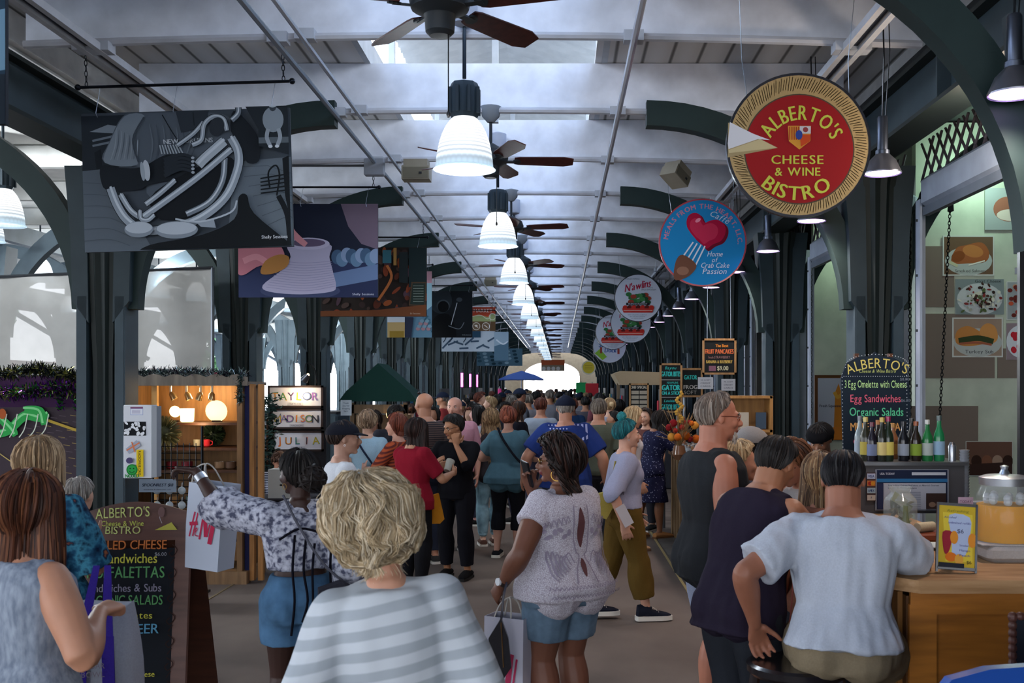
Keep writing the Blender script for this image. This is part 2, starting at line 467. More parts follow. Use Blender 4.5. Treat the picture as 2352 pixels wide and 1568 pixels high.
# ---- right hand side: dark backs, roll door heads, jambs, lattice
b = MB(M('#1a1f20', 'paint')); b.box((6.6, 29, 2.1), (.1, 88, 4.3)); b.box((2.95, 48, 2.1), (.08, 44, 4.3)); structure('wall_right', b)
jm = M('#9aa6b6', 'paint')
for k in range(0, 7):
    y = Y0+BAY*k
    if k > 4: continue
    t = thing('roll_door_housing', 'pale metal roll door housing over the right stalls, %s from the front' % ORD[k], 'door housing', (3.03, y+BAY/2, 3.42), 0, 'roll door housings above the stalls')
    MB(M('#8f99a8', 'paint')).box((0, 0, .0), (.22, BAY-.66, .24), bev=.03).build('housing_box', t)
    MB(M('#5f6874', 'paint')).box((-.06, 0, -.15), (.05, BAY-.66, .07)).build('bottom_bar', t)
    b = MB(M('#3d3a42', 'paint'))
    for i in range(18):
        yy = -BAY/2+.35+i*.18; 
        b.tube([(0, yy, .14), (0, yy+.28, .46)], .012, 4); b.tube([(0, yy+.28, .14), (0, yy, .46)], .012, 4)
    b.build('lattice', t)
    for s, nm in ((-1, 'near'), (1, 'far')):
        j = thing('door_jamb', 'pale metal door track at the %s side of the %s stall bay' % (nm, ORD[k]), 'door track', (2.97, y+BAY/2+s*(BAY/2-.25), 0), 0, 'metal door tracks of the stalls')
        b = MB(jm).box((-.03, 0, 1.7), (.02, .11, 3.35)); b.box((0, s*.05, 1.7), (.08, .015, 3.35)); b.build('track', j)
        b = MB(M('#20262a', 'paint'))
        for q in range(7): b.lathe([(.009, 0), (.009, .02)], (-.045, 0, .5+q*.45), 6)
        b.build('bolts', j)
gw = M('#a9b5a6', 'paint')
for k in range(0, 6):
    y = 9.35+BAY*k
    structure('wall_%s' % ['stall', 'stall_second', 'stall_third', 'stall_fourth', 'stall_fifth', 'stall_sixth'][k], MB(gw if k < 2 else M('#3a3f3f', 'paint')).box((4.87, y, 2.1), (3.4, .1, 4.2)))
# ---- far end
b = MB(M('#8a7458', 'paint')); N = 20
outer = [(-3.9, 0), (-3.9, 4.3)]; pts = []
arch = [(-.55+1.95*math.cos(PI-PI*i/N), 2.6+1.0*math.sin(PI-PI*i/N)) for i in range(N+1)]
poly = [(-3.9, 0), (-3.9, 4.4), (3, 4.4), (3, 0), (1.4, 0)]+arch[::-1]+[(-2.5, 0)]
bm_ = MB(M('#9c8463', 'paint'))
from mathutils.geometry import tessellate_polygon
tri = tessellate_polygon([[Vector((p[0], p[1], 0)) for p in poly]]); m_ = len(poly)
bm_.add([(x, 73.0, z) for x, z in poly]+[(x, 73.3, z) for x, z in poly], [tuple(t) for t in tri]+[tuple(q+m_ for q in t[::-1]) for t in tri]+[(i, (i+1) % m_, (i+1) % m_+m_, i+m_) for i in range(m_)])
structure('wall_end', bm_, smooth=0)

# ---------------------------------------------------------------- conduits and tracks under the ceiling
def conduit(label, x, z, r, col, y1=60, y0=-1, clips=True, x2=None):
    t = thing('conduit_pipe', label, 'pipe', (x, 0, z)); x2 = x if x2 is None else x2
    MB(M(col, 'gloss')).tube([(0, y0, 0), (x2-x, y1, 0)], r, 8).build('pipe', t)
    b = MB(M('#b4bac4', 'paint'))
    for y in RIBS[3:28]: b.box(((x2-x)*y/y1, y-.03, .045), (.13, .1, .07))
    b.build('clip', t, kind='stuff')
conduit('grey pipe under the ceiling left of the lamps, carrying banner bars', -1.86, 4.11, .022, '#77838f')
conduit('pale pipe beside the banner pipe, nearer the lamps', -1.68, 4.13, .018, '#a3adb8')
conduit('pale pipe under the ceiling right of the row of fans', .49, 4.12, .024, '#b3b6c0')
for x, nm in ((-3.08, 'left'), (1.93, 'right')):
    t = thing('lighting_track', 'pale double lighting track under the %s side of the hall ceiling' % nm, 'lighting track', (x, 0, 4.06))
    b = MB(M('#bfc4cc', 'paint')); b.box((-.05, 30, .02), (.04, 62, .05)); b.box((.05, 30, .02), (.04, 62, .05)); b.build('rail', t)
    MB(M('#2d3340', 'paint')).box((0, 30, .035), (.05, 62, .02)).build('channel', t)
    b = MB(M('#b4bac4', 'paint'))
    for y in RIBS[3:28]: b.box((0, y-.04, .03), (.24, .12, .06))
    b.build('clip', t, kind='stuff')

# ---------------------------------------------------------------- pendant lamps of the centre row
LAMPY = [6.87+BAY*k for k in range(18)]
pink = M('#cfd2ea', 'emit', 0)
def bell_lamp(rod=.34):
    t = thing('pendant_lamp', 'x', 'lamp')
    MB(M('#9ea5b4', 'paint')).lathe([(.03, 0), (.075, .02), (.085, .05), (.085, .2), (.03, .22)], (0, 0, .32+.03+.25+rod), 18).build('canopy', t)
    MB(M('#2c343c', 'metal')).lathe([(.013, 0), (.013, rod+.04), (.03, rod+.06), (.03, rod+.1), (.012, rod+.12)], (0, 0, .60), 8).build('rod', t)
    b = MB(M('#23313a', 'paint')); b.lathe([(.085, 0), (.1, .03), (.102, .19), (.085, .23), (.02, .245)], (0, 0, .34), 8)
    for k in range(8): b.box((.1*math.cos(k*PI/4+PI/8), .1*math.sin(k*PI/4+PI/8), .45), (.02, .02, .17))
    b.build('ballast_housing', t, smooth=.4)
    m = bpy.data.materials.get('lamp_glass')
    if not m:
        m = bpy.data.materials.new('lamp_glass'); m.use_nodes = True; n = m.node_tree.nodes; L = m.node_tree.links; p = n['Principled BSDF']
        p.inputs['Base Color'].default_value = (.30, .34, .38, 1); p.inputs['Roughness'].default_value = .25
        tcx = n.new('ShaderNodeTexCoord'); sx = n.new('ShaderNodeSeparateXYZ'); r = n.new('ShaderNodeValToRGB')
        L.new(tcx.outputs['Object'], sx.inputs[0]); mul = n.new('ShaderNodeMath'); mul.operation = 'MULTIPLY'; mul.inputs[1].default_value = 3.0
        L.new(sx.outputs['Z'], mul.inputs[0]); L.new(mul.outputs[0], r.inputs[0])
        e = r.color_ramp.elements; e[0].position = .05; e[0].color = (.34, .48, .58, 1); e[1].position = .55; e[1].color = (1, 1, 1, 1)
        x = n.new('ShaderNodeTexWave'); x.wave_type = 'RINGS'; x.rings_direction = 'SPHERICAL'; x.inputs['Scale'].default_value = 26
        L.new(tcx.outputs['Object'], x.inputs[0]); mp = n.new('ShaderNodeMapRange'); mp.inputs[3].default_value = .42; mp.inputs[4].default_value = 1.0
        L.new(x.outputs['Fac'], mp.inputs[0])
        L.new(r.outputs[0], p.inputs['Emission Color']); L.new(mp.outputs[0], p.inputs['Emission Strength'])
    prof = [(.07, .345), (.09, .33), (.12, .29), (.145, .24), (.165, .18), (.178, .12), (.186, .06), (.19, .015), (.207, .0)]
    inner = [(.2, .0), (.183, .015), (.179, .06), (.171, .12), (.158, .18), (.138, .24), (.113, .29), (.083, .33), (.063, .343)]
    sh = MB(m).lathe(prof+inner, (0, 0, 0), 32, cap=False).build('glass_shade', t)
    MB(M('#ffffff', 'emit', 9)).ball((0, 0, .2), (.05, .05, .08), n=10, m=6).build('bulb', sh)
    return t
l0 = bell_lamp()
for k, y in enumerate(LAMPY):
    lab = 'lit ribbed glass bell lamp in the centre row, %s from the front' % ORD[k]
    if k == 0: l0.location = (-.625, y, 3.275); l0['label'] = lab; l0['group'] = 'bell lamps in the centre row'
    else: dup(l0, (-.625, y, 3.275), label=lab)
# side aisle lamps, hung in two loose rows
side = [(-5.22, 9.8, 3.36), (-7.9, 15.9, 3.45), (-6.9, 12.6, 3.6), (-10.2, 21.8, 3.4), (-7.4, 19.3, 3.5), (-6.95, 20.0, 3.5)]
side += [(-5.35, 13.55+3.75*k, 3.36) for k in range(1, 12)]+[(-9.3, 17.3+3.75*k, 3.36) for k in range(8)]
for k, (x, y, z) in enumerate(side):
    nm = 'near the column row' if x > -6 else ('over the outer aisle' if x < -8.5 else 'over the middle of the aisle')
    dup(l0, (x, y, z), label='lit bell lamp in the left aisle, %s, %s' % (nm, ORD[k]), group='bell lamps of the left side aisle')
for k in range(8):  # fill lights added to brighten the side aisle, set apart from its bell lamps
    ld = bpy.data.lights.new('aisle_fill_light', 'POINT'); ld.energy = 230; ld.color = (.9, .96, 1); ld.shadow_soft_size = .15
    o = bpy.data.objects.new('aisle_fill_light', ld); COL.objects.link(o); o.location = (-6.6-(k % 2)*2.6, 9+k*4.2, 3.6)
for k in range(4):
    ld = bpy.data.lights.new('lamp_light', 'POINT'); ld.energy = 26; ld.color = (.85, .93, 1); ld.shadow_soft_size = .12
    o = bpy.data.objects.new('lamp_light', ld); COL.objects.link(o); o.location = (-.645, LAMPY[k], 3.25)

# ---------------------------------------------------------------- ceiling fans
def fan():
    t = thing('ceiling_fan', 'x', 'fan'); dk = M('#2a2f33', 'paint')
    MB(M('#7b828a', 'paint')).lathe([(.03, 0), (.075, .05), (.09, .13), (.02, .15)], (0, 0, .32), 16).build('canopy', t)
    MB(dk).tube([(0, 0, .1), (0, 0, .33)], .014, 8).build('downrod', t)
    MB(dk).lathe([(.03, .14), (.06, .12), (.13, .08), (.15, .02), (.14, -.02), (.08, -.05), (.075, -.06), (.07, -.13), (.05, -.15), (.01, -.152)], (0, 0, 0), 20).build('motor', t)
    for k in range(5):
        a = math.radians(45+72*k); T = Rz(a)
        tilt = Matrix.Rotation(math.radians(-17), 4, 'X')
        b = MB(M('#4b211d', 'wood'), T @ tilt)
        pl = [(.2, -.05), (.24, -.062), (.62, -.075), (.70, -.05), (.70, .05), (.62, .075), (.24, .062), (.2, .05)]
        b.add([(x, y, -.004) for x, y in pl]+[(x, y, .004) for x, y in pl], [tuple(range(7, -1, -1)), tuple(range(8, 16))]+[(i, (i+1) % 8, (i+1) % 8+8, i+8) for i in range(8)])
        bl = b.build('blade', t)
        b = MB(dk, T @ tilt); b.box((.16, 0, -.012), (.14, .03, .012)); b.lathe([(.035, 0), (.035, .01)], (.22, 0, -.014), 10); b.build('blade_arm', bl)
    MB(M('#3a3a3a', 'metal')).tube([(.04, -.03, -.14), (.04, -.03, -.52)], .003, 5).lathe([(.006, 0), (.01, .015), (.004, .03)], (.04, -.03, -.55), 6).build('pull_chain', t)
    return t
f0 = fan()
for k in range(18):
    lab = 'dark five-blade ceiling fan in the centre row, %s from the front' % ORD[k]
    loc = (-.58, 5.07+BAY*k, 3.70 if k == 0 else 3.76)
    if k == 0: f0.location = loc; f0.rotation_euler = (0, 0, math.radians(7)); f0['label'] = lab; f0['group'] = 'ceiling fans in the centre row'
    else: dup(f0, loc, rz=math.radians([0, 32, 14, 50, 8, 26][k % 6]), label=lab)

# ---------------------------------------------------------------- metal pendants along the right stalls
def metal_pendant():
    t = thing('metal_pendant_lamp', 'x', 'lamp')
    MB(M('#8a8d99', 'metal')).lathe([(.118, 0), (.12, .008), (.105, .04), (.085, .085), (.055, .115), (.04, .13)], (0, 0, 0), 24, cap=False).build('shade', t)
    b = MB(M('#5d6472', 'metal')).lathe([(.03, .12), (.045, .125), (.045, .15), (.034, .155), (.034, .36), (.028, .37), (.0, .375)], (0, 0, 0), 14); b.build('socket_tube', t)
    MB(M('#ecc0ff', 'emit', 5)).lathe([(.005, 0), (.108, .0), (.108, .006), (.005, .006)], (0, 0, .004), 22).build('glowing_lens', t)
    b = MB(M('#16181c', 'gloss')); b.tube([(0, 0, .37), (.01, 0, .75), (-.005, 0, 1.37)], .006, 5); b.tube([(.02, 0, .37), (.05, .01, .8), (.03, 0, 1.37)], .004, 5); b.build('cord', t)
    return t
p0 = metal_pendant(); PEND = [4.8+1.93*k for k in range(20)]
for k, y in enumerate(PEND):
    lab = 'metal pendant lamp with pinkish glow over the right stalls, %s from the front' % ORD[k]
    loc = (2.10+.02*math.sin(k*5) if k else 2.09, y, 3.22 if k else 3.19)
    if k == 0: p0.location = loc; p0['label'] = lab; p0['group'] = 'metal pendants along the right stalls'
    else: dup(p0, loc, label=lab)
for k in range(0, 7):
    ld = bpy.data.lights.new('pendant_light', 'SPOT'); ld.energy = 45; ld.color = (1, .80, .70); ld.shadow_soft_size = .1; ld.spot_size = 2.3; ld.spot_blend = .6
    o = bpy.data.objects.new('pendant_light', ld); COL.objects.link(o); o.location = (2.10, PEND[k], 3.17)
# ---------------------------------------------------------------- people
def fuse(mb, vox, it=2, name='body'):
    """grow the overlapping shapes together into one continuous surface"""
    me = mb.mesh('tmp', 0); o = bpy.data.objects.new('tmp', me); COL.objects.link(o)
    m = o.modifiers.new('r', 'REMESH'); m.mode = 'VOXEL'; m.voxel_size = vox; m.use_smooth_shade = True
    if it: s = o.modifiers.new('s', 'SMOOTH'); s.iterations = it; s.factor = .5
    dg = bpy.context.evaluated_depsgraph_get(); dg.update()
    r = bpy.data.meshes.new_from_object(o.evaluated_get(dg)); r.name = name
    bpy.data.objects.remove(o); bpy.data.meshes.remove(me)
    r.materials.clear()
    r.shade_smooth(); return r
def co_of(me):
    a = np.empty(len(me.vertices)*3, 'f'); me.vertices.foreach_get('co', a); return a.reshape(-1, 3)
def nrm_of(me):
    a = np.empty(len(me.vertices)*3, 'f'); me.vertices.foreach_get('normal', a); return a.reshape(-1, 3)
def fold(me, amp, sc=(9, 9, 5), seed=0, vert=0):
    if not amp: return
    c = co_of(me); n = nrm_of(me); d = np.empty(len(c))
    nz = noise.noise; sx, sy, sz = sc
    for i, p in enumerate(c.tolist()):
        d[i] = nz((p[0]*sx+seed, p[1]*sy, p[2]*sz))+.5*nz((p[0]*sx*2.3+seed, p[1]*sy*2.3, p[2]*sz*1.7+9))
    c += n*(d*amp)[:, None]; me.vertices.foreach_set('co', c.ravel()); me.update()
def vrot(v, R): return R @ Vector(v)
def ik(a, b, l1, l2, hint):
    a = Vector(a); b = Vector(b); d = b-a; L = d.length; mx = (l1+l2)*.999
    if L > mx: b = a+d*(mx/L); d = b-a; L = mx
    L = max(L, abs(l1-l2)+.01); u = d.normalized(); x = (l1*l1-l2*l2+L*L)/(2*L); h = math.sqrt(max(0, l1*l1-x*x))
    hv = Vector(hint); hv = hv-u*hv.dot(u); hv = hv.normalized() if hv.length > 1e-4 else Vector((0, 1, 0))
    return a+u*x+hv*h, b
def skel(p):
    H = p['H']; K = {}
    lean, twist, side = [math.radians(p.get(k, 0)) for k in ('lean', 'twist', 'side')]
    hz = p.get('hipz', .525*H); hc = Vector((p.get('hipx', 0), p.get('hipy', 0), hz))
    K['hip'] = hc; K['H'] = H
    def frame(t):                      # t 0 hips .. 1 neck
        R = Matrix.Rotation(twist*t, 3, 'Z') @ Matrix.Rotation(side*min(1, t*1.2), 3, 'Y') @ Matrix.Rotation(-lean*min(1, .35+t), 3, 'X')
        return R
    pts = [hc]; N = 10; top = .30*H
    for i in range(N): pts.append(pts[-1]+frame((i+.5)/N) @ Vector((0, 0, top/N)))
    def sp(h):                         # height above the hips in H -> point, rotation
        t = max(0, min(1, h/.30)); k = t*N; i = min(int(k), N-1)
        q = pts[i].lerp(pts[i+1], k-i)
        if h < 0: q = hc+frame(0) @ Vector((0, 0, h*H))
        if h > .30: q = pts[-1]+frame(1) @ Vector((0, 0, (h-.30)*H))
        return q, frame(t)
    K['sp'] = sp
    sw = p.get('sw', .088 if p.get('sex') == 'f' else .104)
    for s, n in ((1, 'R'), (-1, 'L')):
        q, R = sp(.252); K['sh'+n] = q+R @ Vector((s*sw*H, -.005*H, (p.get('shr%s' % n, 0))*H))
        hj = hc+Vector((s*.052*H, 0, 0))
        an = p.get('foot'+n); an = Vector((s*.058*H, 0, .045*H)) if an is None else Vector(an)
        kn, an = ik(hj, an, .243*H, .242*H, p.get('knee'+n, (s*.1, 1, 0)))
        K['hj'+n], K['kn'+n], K['an'+n] = hj, kn, an
        arm = p.get('arm'+n); sh = K['sh'+n]
        if arm is None: wr = sh+Vector((s*.045*H, .03*H, -.30*H)); hint = (s*.3, -1, 0)
        else: wr = Vector(arm[0]); hint = arm[1]
        el, wr = ik(sh, wr, .172*H, .148*H, hint); K['el'+n], K['wr'+n] = el, wr
    q, R = sp(.335); HR = R @ Matrix.Rotation(math.radians(p.get('hyaw', 0)), 3, 'Z') @ Matrix.Rotation(math.radians(-p.get('hpitch', 0)), 3, 'X') @ Matrix.Rotation(math.radians(p.get('hroll', 0)), 3, 'Y')
    K['neck'] = sp(.29)[0]; base = sp(.315)[0]
    HRn = HR.to_4x4(); hd = .067*H*p.get('headk', 1)
    K['hd'] = hd; K['hc'] = base+HR @ Vector((0, .012*H, .068*H)); K['HT'] = Matrix.Translation(K['hc']) @ HRn @ Matrix.Scale(hd, 4)
    return K
def superring(c, R, rx, ry, n=20, e=.85, oy=0):
    out = []
    for k in range(n):
        a = 2*PI*k/n; ca, sa = math.cos(a), math.sin(a)
        out.append(tuple(c+R @ Vector((rx*math.copysign(abs(ca)**e, ca), oy+ry*math.copysign(abs(sa)**e, sa), 0))))
    return out
def torso_prof(p):
    f = p.get('sex') == 'f'; g = p.get('bulk', 1.0); w = p.get('waist', 1.0)
    if f: P = [(-.055, .070, .052, 0), (-.03, .100, .066, -.004), (0, .103, .070, -.006), (.045, .093, .062, 0), (.095, .075*w, .052*w, .004), (.15, .083, .058, .004), (.20, .090, .062, .004), (.245, .088, .054, 0), (.272, .066, .044, -.004), (.292, .040, .036, -.006), (.31, .033, .034, -.004)]
    else: P = [(-.055, .072, .055, 0), (-.03, .092, .064, -.003), (0, .093, .068, -.004), (.045, .089, .063, 0), (.095, .084*w, .060*w, .004), (.15, .092, .064, .004), (.20, .102, .068, .002), (.245, .104, .060, -.002), (.274, .078, .050, -.006), (.294, .048, .042, -.008), (.31, .038, .038, -.004)]
    return [(h, a*(g if h < .29 else 1+(g-1)*.4), b*(g if h < .29 else 1), c) for h, a, b, c in P]
def torso(mb, p, K, h0=-.055, h1=.31, ease=0, flare=0, widen=0, hemx=0):
    H = K['H']; P = torso_prof(p); hs = [h0]+[q[0] for q in P if h0 < q[0] < h1]+[h1]; rs = []
    for h in hs:
        for i in range(len(P)-1):
            if P[i][0] <= h <= P[i+1][0]+1e-6: break
        t = (h-P[i][0])/(P[i+1][0]-P[i][0]); t = max(0, min(1, t)) if h >= P[0][0] else 0
        a, b, o = [P[i][j]+(P[i+1][j]-P[i][j])*t for j in (1, 2, 3)]
        if h < -.03: a, b = max(a, .098*p.get('bulk', 1)), max(b, .066*p.get('bulk', 1))
        fl = flare*max(0, (.10-h)/.15); c, R = K['sp'](h)
        ee = ease+(hemx*max(0, min(1, (.075-h)/.05)) if hemx else 0); rs.append(superring(c, R, (a+fl)*H+ee+widen, (b+fl)*H+ee, oy=o*H))
    mb.rings(rs)
    if p.get('sex') == 'f' and h1 > .2:
        for s in (-1, 1):
            c, R = K['sp'](.188); bb = p.get('bust', 1); q = c+R @ Vector((s*.036*H, .038*H*p.get('bulk', 1), 0)); mb.ball(q, (.044*H*bb+ease, .036*H*bb+ease, .040*H*bb+ease))
    if p.get('belly') and h0 < .1:
        c, R = K['sp'](.08); mb.ball(c+R @ Vector((0, .02*H, 0)), (.085*H*p['belly']+ease, .085*H*p['belly']+ease, .09*H))
    if h0 < -.05 or (h0 < 0 and hemx and p.get('sex') == 'f'):
        for s in (-1, 1):
            c, R = K['sp'](-.015); g = p.get('bulk', 1); mb.ball(c+R @ Vector((s*.040*H*g, -.024*H*g, 0)), .054*H*min(g, 1.2)+ease+(hemx*.6))
def top_trap(mb, p, K, ease):
    H = K['H']
    for s in 'RL': mb.tube([K['sp'](.276)[0], K['sp'](.276)[0].lerp(K['sh'+s], .8)], [.022*H+ease, .024*H+ease], 10)
def limb(mb, pts, rads, n=14, ends=True, flat0=False, flat1=False):
    """smooth tapered limb through joints"""
    P = [tuple(q) for q in pts]; q = spline([(*P[i], rads[i]) for i in range(len(P))], 4)
    mb.tube([a[:3] for a in q], [a[3] for a in q], n)
    if not flat0: mb.ball(P[0], rads[0], n=12, m=8)
    if not flat1: mb.ball(P[-1], rads[-1], n=12, m=8)
def armpath(K, s, p):
    H = K['H']; g = p.get('armk', 1.0); S, E, W_ = K['sh'+s], K['el'+s], K['wr'+s]
    g0 = 1+(g-1)*.4; return [S, S.lerp(E, .35), S.lerp(E, .8), E, E.lerp(W_, .3), E.lerp(W_, .75), W_], [r*H*q for r, q in zip((.032, .0300, .0255, .0240, .0255, .0185, .0155), (g0, g, g, g, g, g0, 1))]
def legpath(K, s, p):
    H = K['H']; g = p.get('legk', 1.0); A, B, C = K['hj'+s], K['kn'+s], K['an'+s]
    return [A, A.lerp(B, .35), A.lerp(B, .85), B, B.lerp(C, .3)+Vector((0, -.008*H, 0)), B.lerp(C, .75), C], [r*H*g for r in (.060, .052, .036, .034, .037, .024, .021)]
def cutpath(P, R, f):
    """first fraction f (0..2, 1 = mid joint) of a 7 point limb"""
    tt = [0, .35, .85, 1, 1.3, 1.75, 2]; out = []; ro = []
    for i, t in enumerate(tt):
        if t <= f: out.append(P[i]); ro.append(R[i])
        else:
            k = (f-tt[i-1])/(t-tt[i-1])
            if k > .02: out.append(P[i-1].lerp(P[i], k)); ro.append(R[i-1]+(R[i]-R[i-1])*k)
            break
    return out, ro
def hand(mb, w, d, n, sgn, H, curl=.35, spread=.10, point=False, k=1.0):
    d = Vector(d).normalized(); n = Vector(n); n = (n-d*n.dot(d)).normalized(); t = d.cross(n)*sgn; z = H/1.7*k
    rs = []
    for f, hw, ht in ((-.01, .020, .016), (.02, .030, .016), (.055, .039, .014), (.088, .040, .012)):
        c = w+d*(f*z); rs.append([tuple(c+t*(hw*z*math.cos(a))+n*(ht*z*math.sin(a))) for a in [2*PI*i/12 for i in range(12)]])
    mb.rings(rs)
    for i, (o, L) in enumerate(((.032, .070), (.011, .079), (-.011, .074), (-.031, .058))):
        c = w+d*(.083*z)+t*(o*z); a = 0 if (point and i == 0) else curl; dd = (d+t*(o*spread/.03)).normalized(); P = [c]
        for j, seg in enumerate((.45, .31, .24)):
            ang = a*(j+.7); v = (dd*math.cos(ang)+n*math.sin(ang)).normalized(); P.append(P[-1]+v*(L*seg*z))
        mb.tube(P, [.0098*z, .0092*z, .0085*z, .0070*z], 8); mb.ball(P[-1], .0070*z, n=8, m=5)
    c = w+d*(.025*z)+t*(.026*z)+n*(.006*z); v = (d*.75+t*.62+n*.35).normalized(); P = [c, c+v*(.035*z), c+v*(.035*z)+(v+n*.25*1).normalized()*(.03*z), c+v*(.035*z)+(v+n*.25).normalized()*(.03*z)+(v+d*.5+n*.4).normalized()*(.022*z)]
    mb.tube(P, [.014*z, .0115*z, .010*z, .0075*z], 8); mb.ball(P[-1], .0075*z, n=8, m=5)
def head(mb, K, p, lo=False):
    T = K['HT']; f = p.get('sex') == 'f'
    mb.ball((0, -.14, .26), (.70, .84, .735), T, 18, 12)
    mb.ball((0, .14, -.12), (.60, .70, .74), T, 16, 12)
    mb.ball((0, .24, -.55), (.42 if f else .48, .50, .40), T, 14, 10)
    mb.ball((0, .60, -.80), (.20, .20, .155), T, 10, 8)                       # chin
    if lo: mb.ball((0, .80, -.12), (.1, .16, .2), T, 8, 6)
    else:
        mb.ball((0, .66, .20), (.42, .17, .10), T, 14, 8)                     # brow
        for s in (-1, 1):
            mb.ball((s*.32, .52, -.20), (.22, .24, .22), T, 10, 8)            # cheek
            mb.ball((s*.265, .655, .035), (.145, .10, .075), T, 10, 6)         # lid
        mb.tube([(0, .72, .14), (0, .86, -.05), (0, .985, -.23)], [.075, .085, .115], 8, T); mb.ball((0, .955, -.25), (.12, .11, .095), T, 10, 8)
        for s in (-1, 1): mb.ball((s*.10, .87, -.27), (.075, .10, .07), T, 8, 6)
        mb.ball((0, .80, -.46), (.21, .095, .055), T, 10, 6); mb.ball((0, .785, -.545), (.18, .095, .06), T, 10, 6)
    for s in (-1, 1):
        mb.ball((s*.70, -.06, -.06), (.075, .15, .235), T @ Tr(0, 0, 0) @ Matrix.Rotation(s*.0, 4, 'Z'), 10, 8)
    R = K['sp'](.3)[0]; hc = T @ Vector((0, -.18, -.35)); g = (p.get('neckk') or (.030 if f else .036))*K['H']
    mb.tube([K['sp'](.265)[0], R, hc], [g*1.25, g, g*1.02], 14)
def shell_hair(T, p, K, style):
    """hair as a thick cap that follows the skull, falling to any length, plus locks lying on it"""
    L = style.get('L', 0); r = random.Random(style.get('seed', 3)); vol = style.get('vol', .10); H = K['hd']
    curl = style.get('curl', 0); nl = style.get('locks', 160); front = style.get('front', 52); cols = style['col']
    fall = style.get('fall', 60)       # half angle of the face side without falling hair
    ax, ay, az = .70+vol, .86+vol, .76+vol*1.1; cy, cz = -.14, .26
    up = T.to_3x3().inverted() @ Vector((0, 0, 1)); dn = -up.normalized()/1.0; sc = 1.0
    gdn = dn.normalized()
    def tend(phi):                      # phi 0 = front (+y), returns polar end angle from the top
        a = abs((phi+PI) % (2*PI)-PI); d = math.degrees(a)
        if d < 35: return math.radians(front)
        if d < 75: return math.radians(front+(d-35)/40*(style.get('sidea', 92)-front))
        k = min(1, (d-75)/45); k = k*k*(3-2*k); return math.radians(style.get('sidea', 92)+k*(style.get('back', 146)-style.get('sidea', 92)))
    def flen(phi):
        a = math.degrees(abs((phi+PI) % (2*PI)-PI)); k = max(0, min(1, (a-fall)/25)); return L/H*k*(.8+.2*min(1, (a-60)/120 if a > 60 else 0))
    def pt(phi, s, off=0, jit=0):
        """s 0..1 on the skull, 1..2 on the fall"""
        te = tend(phi); th = te*min(s, 1)
        rr = (1+off)*(1-style.get('taper', 0)*min(s, 1)**4)
        q = Vector((ax*rr*math.sin(th)*math.sin(phi), cy+ay*rr*math.sin(th)*math.cos(phi), cz+az*rr*math.cos(th)))
        if s > 1:
            l = flen(phi)*(s-1); k = 1-math.exp(-l*1.2); out = Vector((math.sin(phi)*.12, math.cos(phi)*.10-style.get('backpush', .12), 0))
            q = q+gdn*l+out*k*min(1.6, l)*style.get('flare', 1.0)
        return q
    m0, m1, m2 = [M(c, 'hair') for c in cols]
    mb = MB(m1, T=T); NP, NS = 36, 12+(12 if L else 0); rows = []; rows2 = []
    nzs = style.get('nz', .03); nsc = style.get('nsc', 3.0)
    for i in range(NS+1):
        s = (i/12) if i <= 12 else 1+(i-12)/12; s = max(.02, s); ro = []; ri = []
        for k in range(NP):
            phi = 2*PI*k/NP; q = pt(phi, s); dz = noise.noise((q.x*nsc+style.get('seed', 3), q.y*nsc, q.z*nsc))*nzs*(1+vol*6)
            c = Vector((0, cy, min(cz, q.z))); v = (q-c).normalized(); ro.append(tuple(q+v*dz)); ri.append(tuple(q-v*((.02+(.08+vol*.6)*(1-s**3)) if s <= 1 and not (L and flen(phi) > .05) else .12)))
        rows.append(ro); rows2.append(ri)
    mb.rings(rows+rows2[::-1], cap=True)
    # locks
    for i in range(nl):
        phi = r.uniform(0, 2*PI); te = tend(phi); s0 = r.random()**.7*.75
        hasf = flen(phi) > .05; s1 = (1+r.uniform(.75, 1.06)) if hasf else min(1.03, s0+r.uniform(.35, .8)); n = 6 if not hasf else 11
        if curl: n = int(n*(2.6 if style.get('wave') else 1.8))
        off = r.uniform(-.01, .05+vol*.25); P = []; fly = r.uniform(.0, .22) if style.get('wave') and r.random() < .07 else 0; w = r.uniform(.02, .045)*style.get('lw', 1)*(.5 if fly else 1); ph = r.uniform(0, 6); dphi = r.uniform(-.25, .25)*style.get('swirl', 1)
        for j in range(n+1):
            t = j/n; s = s0+(s1-s0)*t; q = pt(phi+dphi*t, s, off*(1 if s < 1 else 1)-.02*(1-t))
            v = (q-Vector((0, cy, min(cz, q.z)))).normalized(); tan = v.cross(Vector((0, 0, 1)))
            tan = tan.normalized() if tan.length > .01 else Vector((1, 0, 0))
            wv = style.get('wave', 0)
            if wv:
                s3 = min(1, s*2.5); q = q+v*(noise.noise(Vector((q.x*2.1, q.y*2.1, q.z*1.6+7)))*wv*.8*s3)+tan*(noise.noise(Vector((q.x*2.4+3, q.y*2.4, q.z*1.9)))*wv*2.2*s3)+Vector((0, 0, 1))*(noise.noise(Vector((q.x*2.6+13, q.y*2.6, q.z*2.1)))*wv*s3)+v*(fly*t*t)
            if curl: q = q+v*(math.sin(ph+t*curl)*.06*style.get('ca', 1))+tan*(math.cos(ph+t*curl)*.07*style.get('ca', 1))
            P.append(tuple(q))
        mb.use((m0, m1, m2, m1)[r.randrange(4)]); mb.tube(P, [w*(.5+.9*math.sin(PI*min(1, .15+.8*j/n))) for j in range(n)]+[w*.15], 4)
    return mb
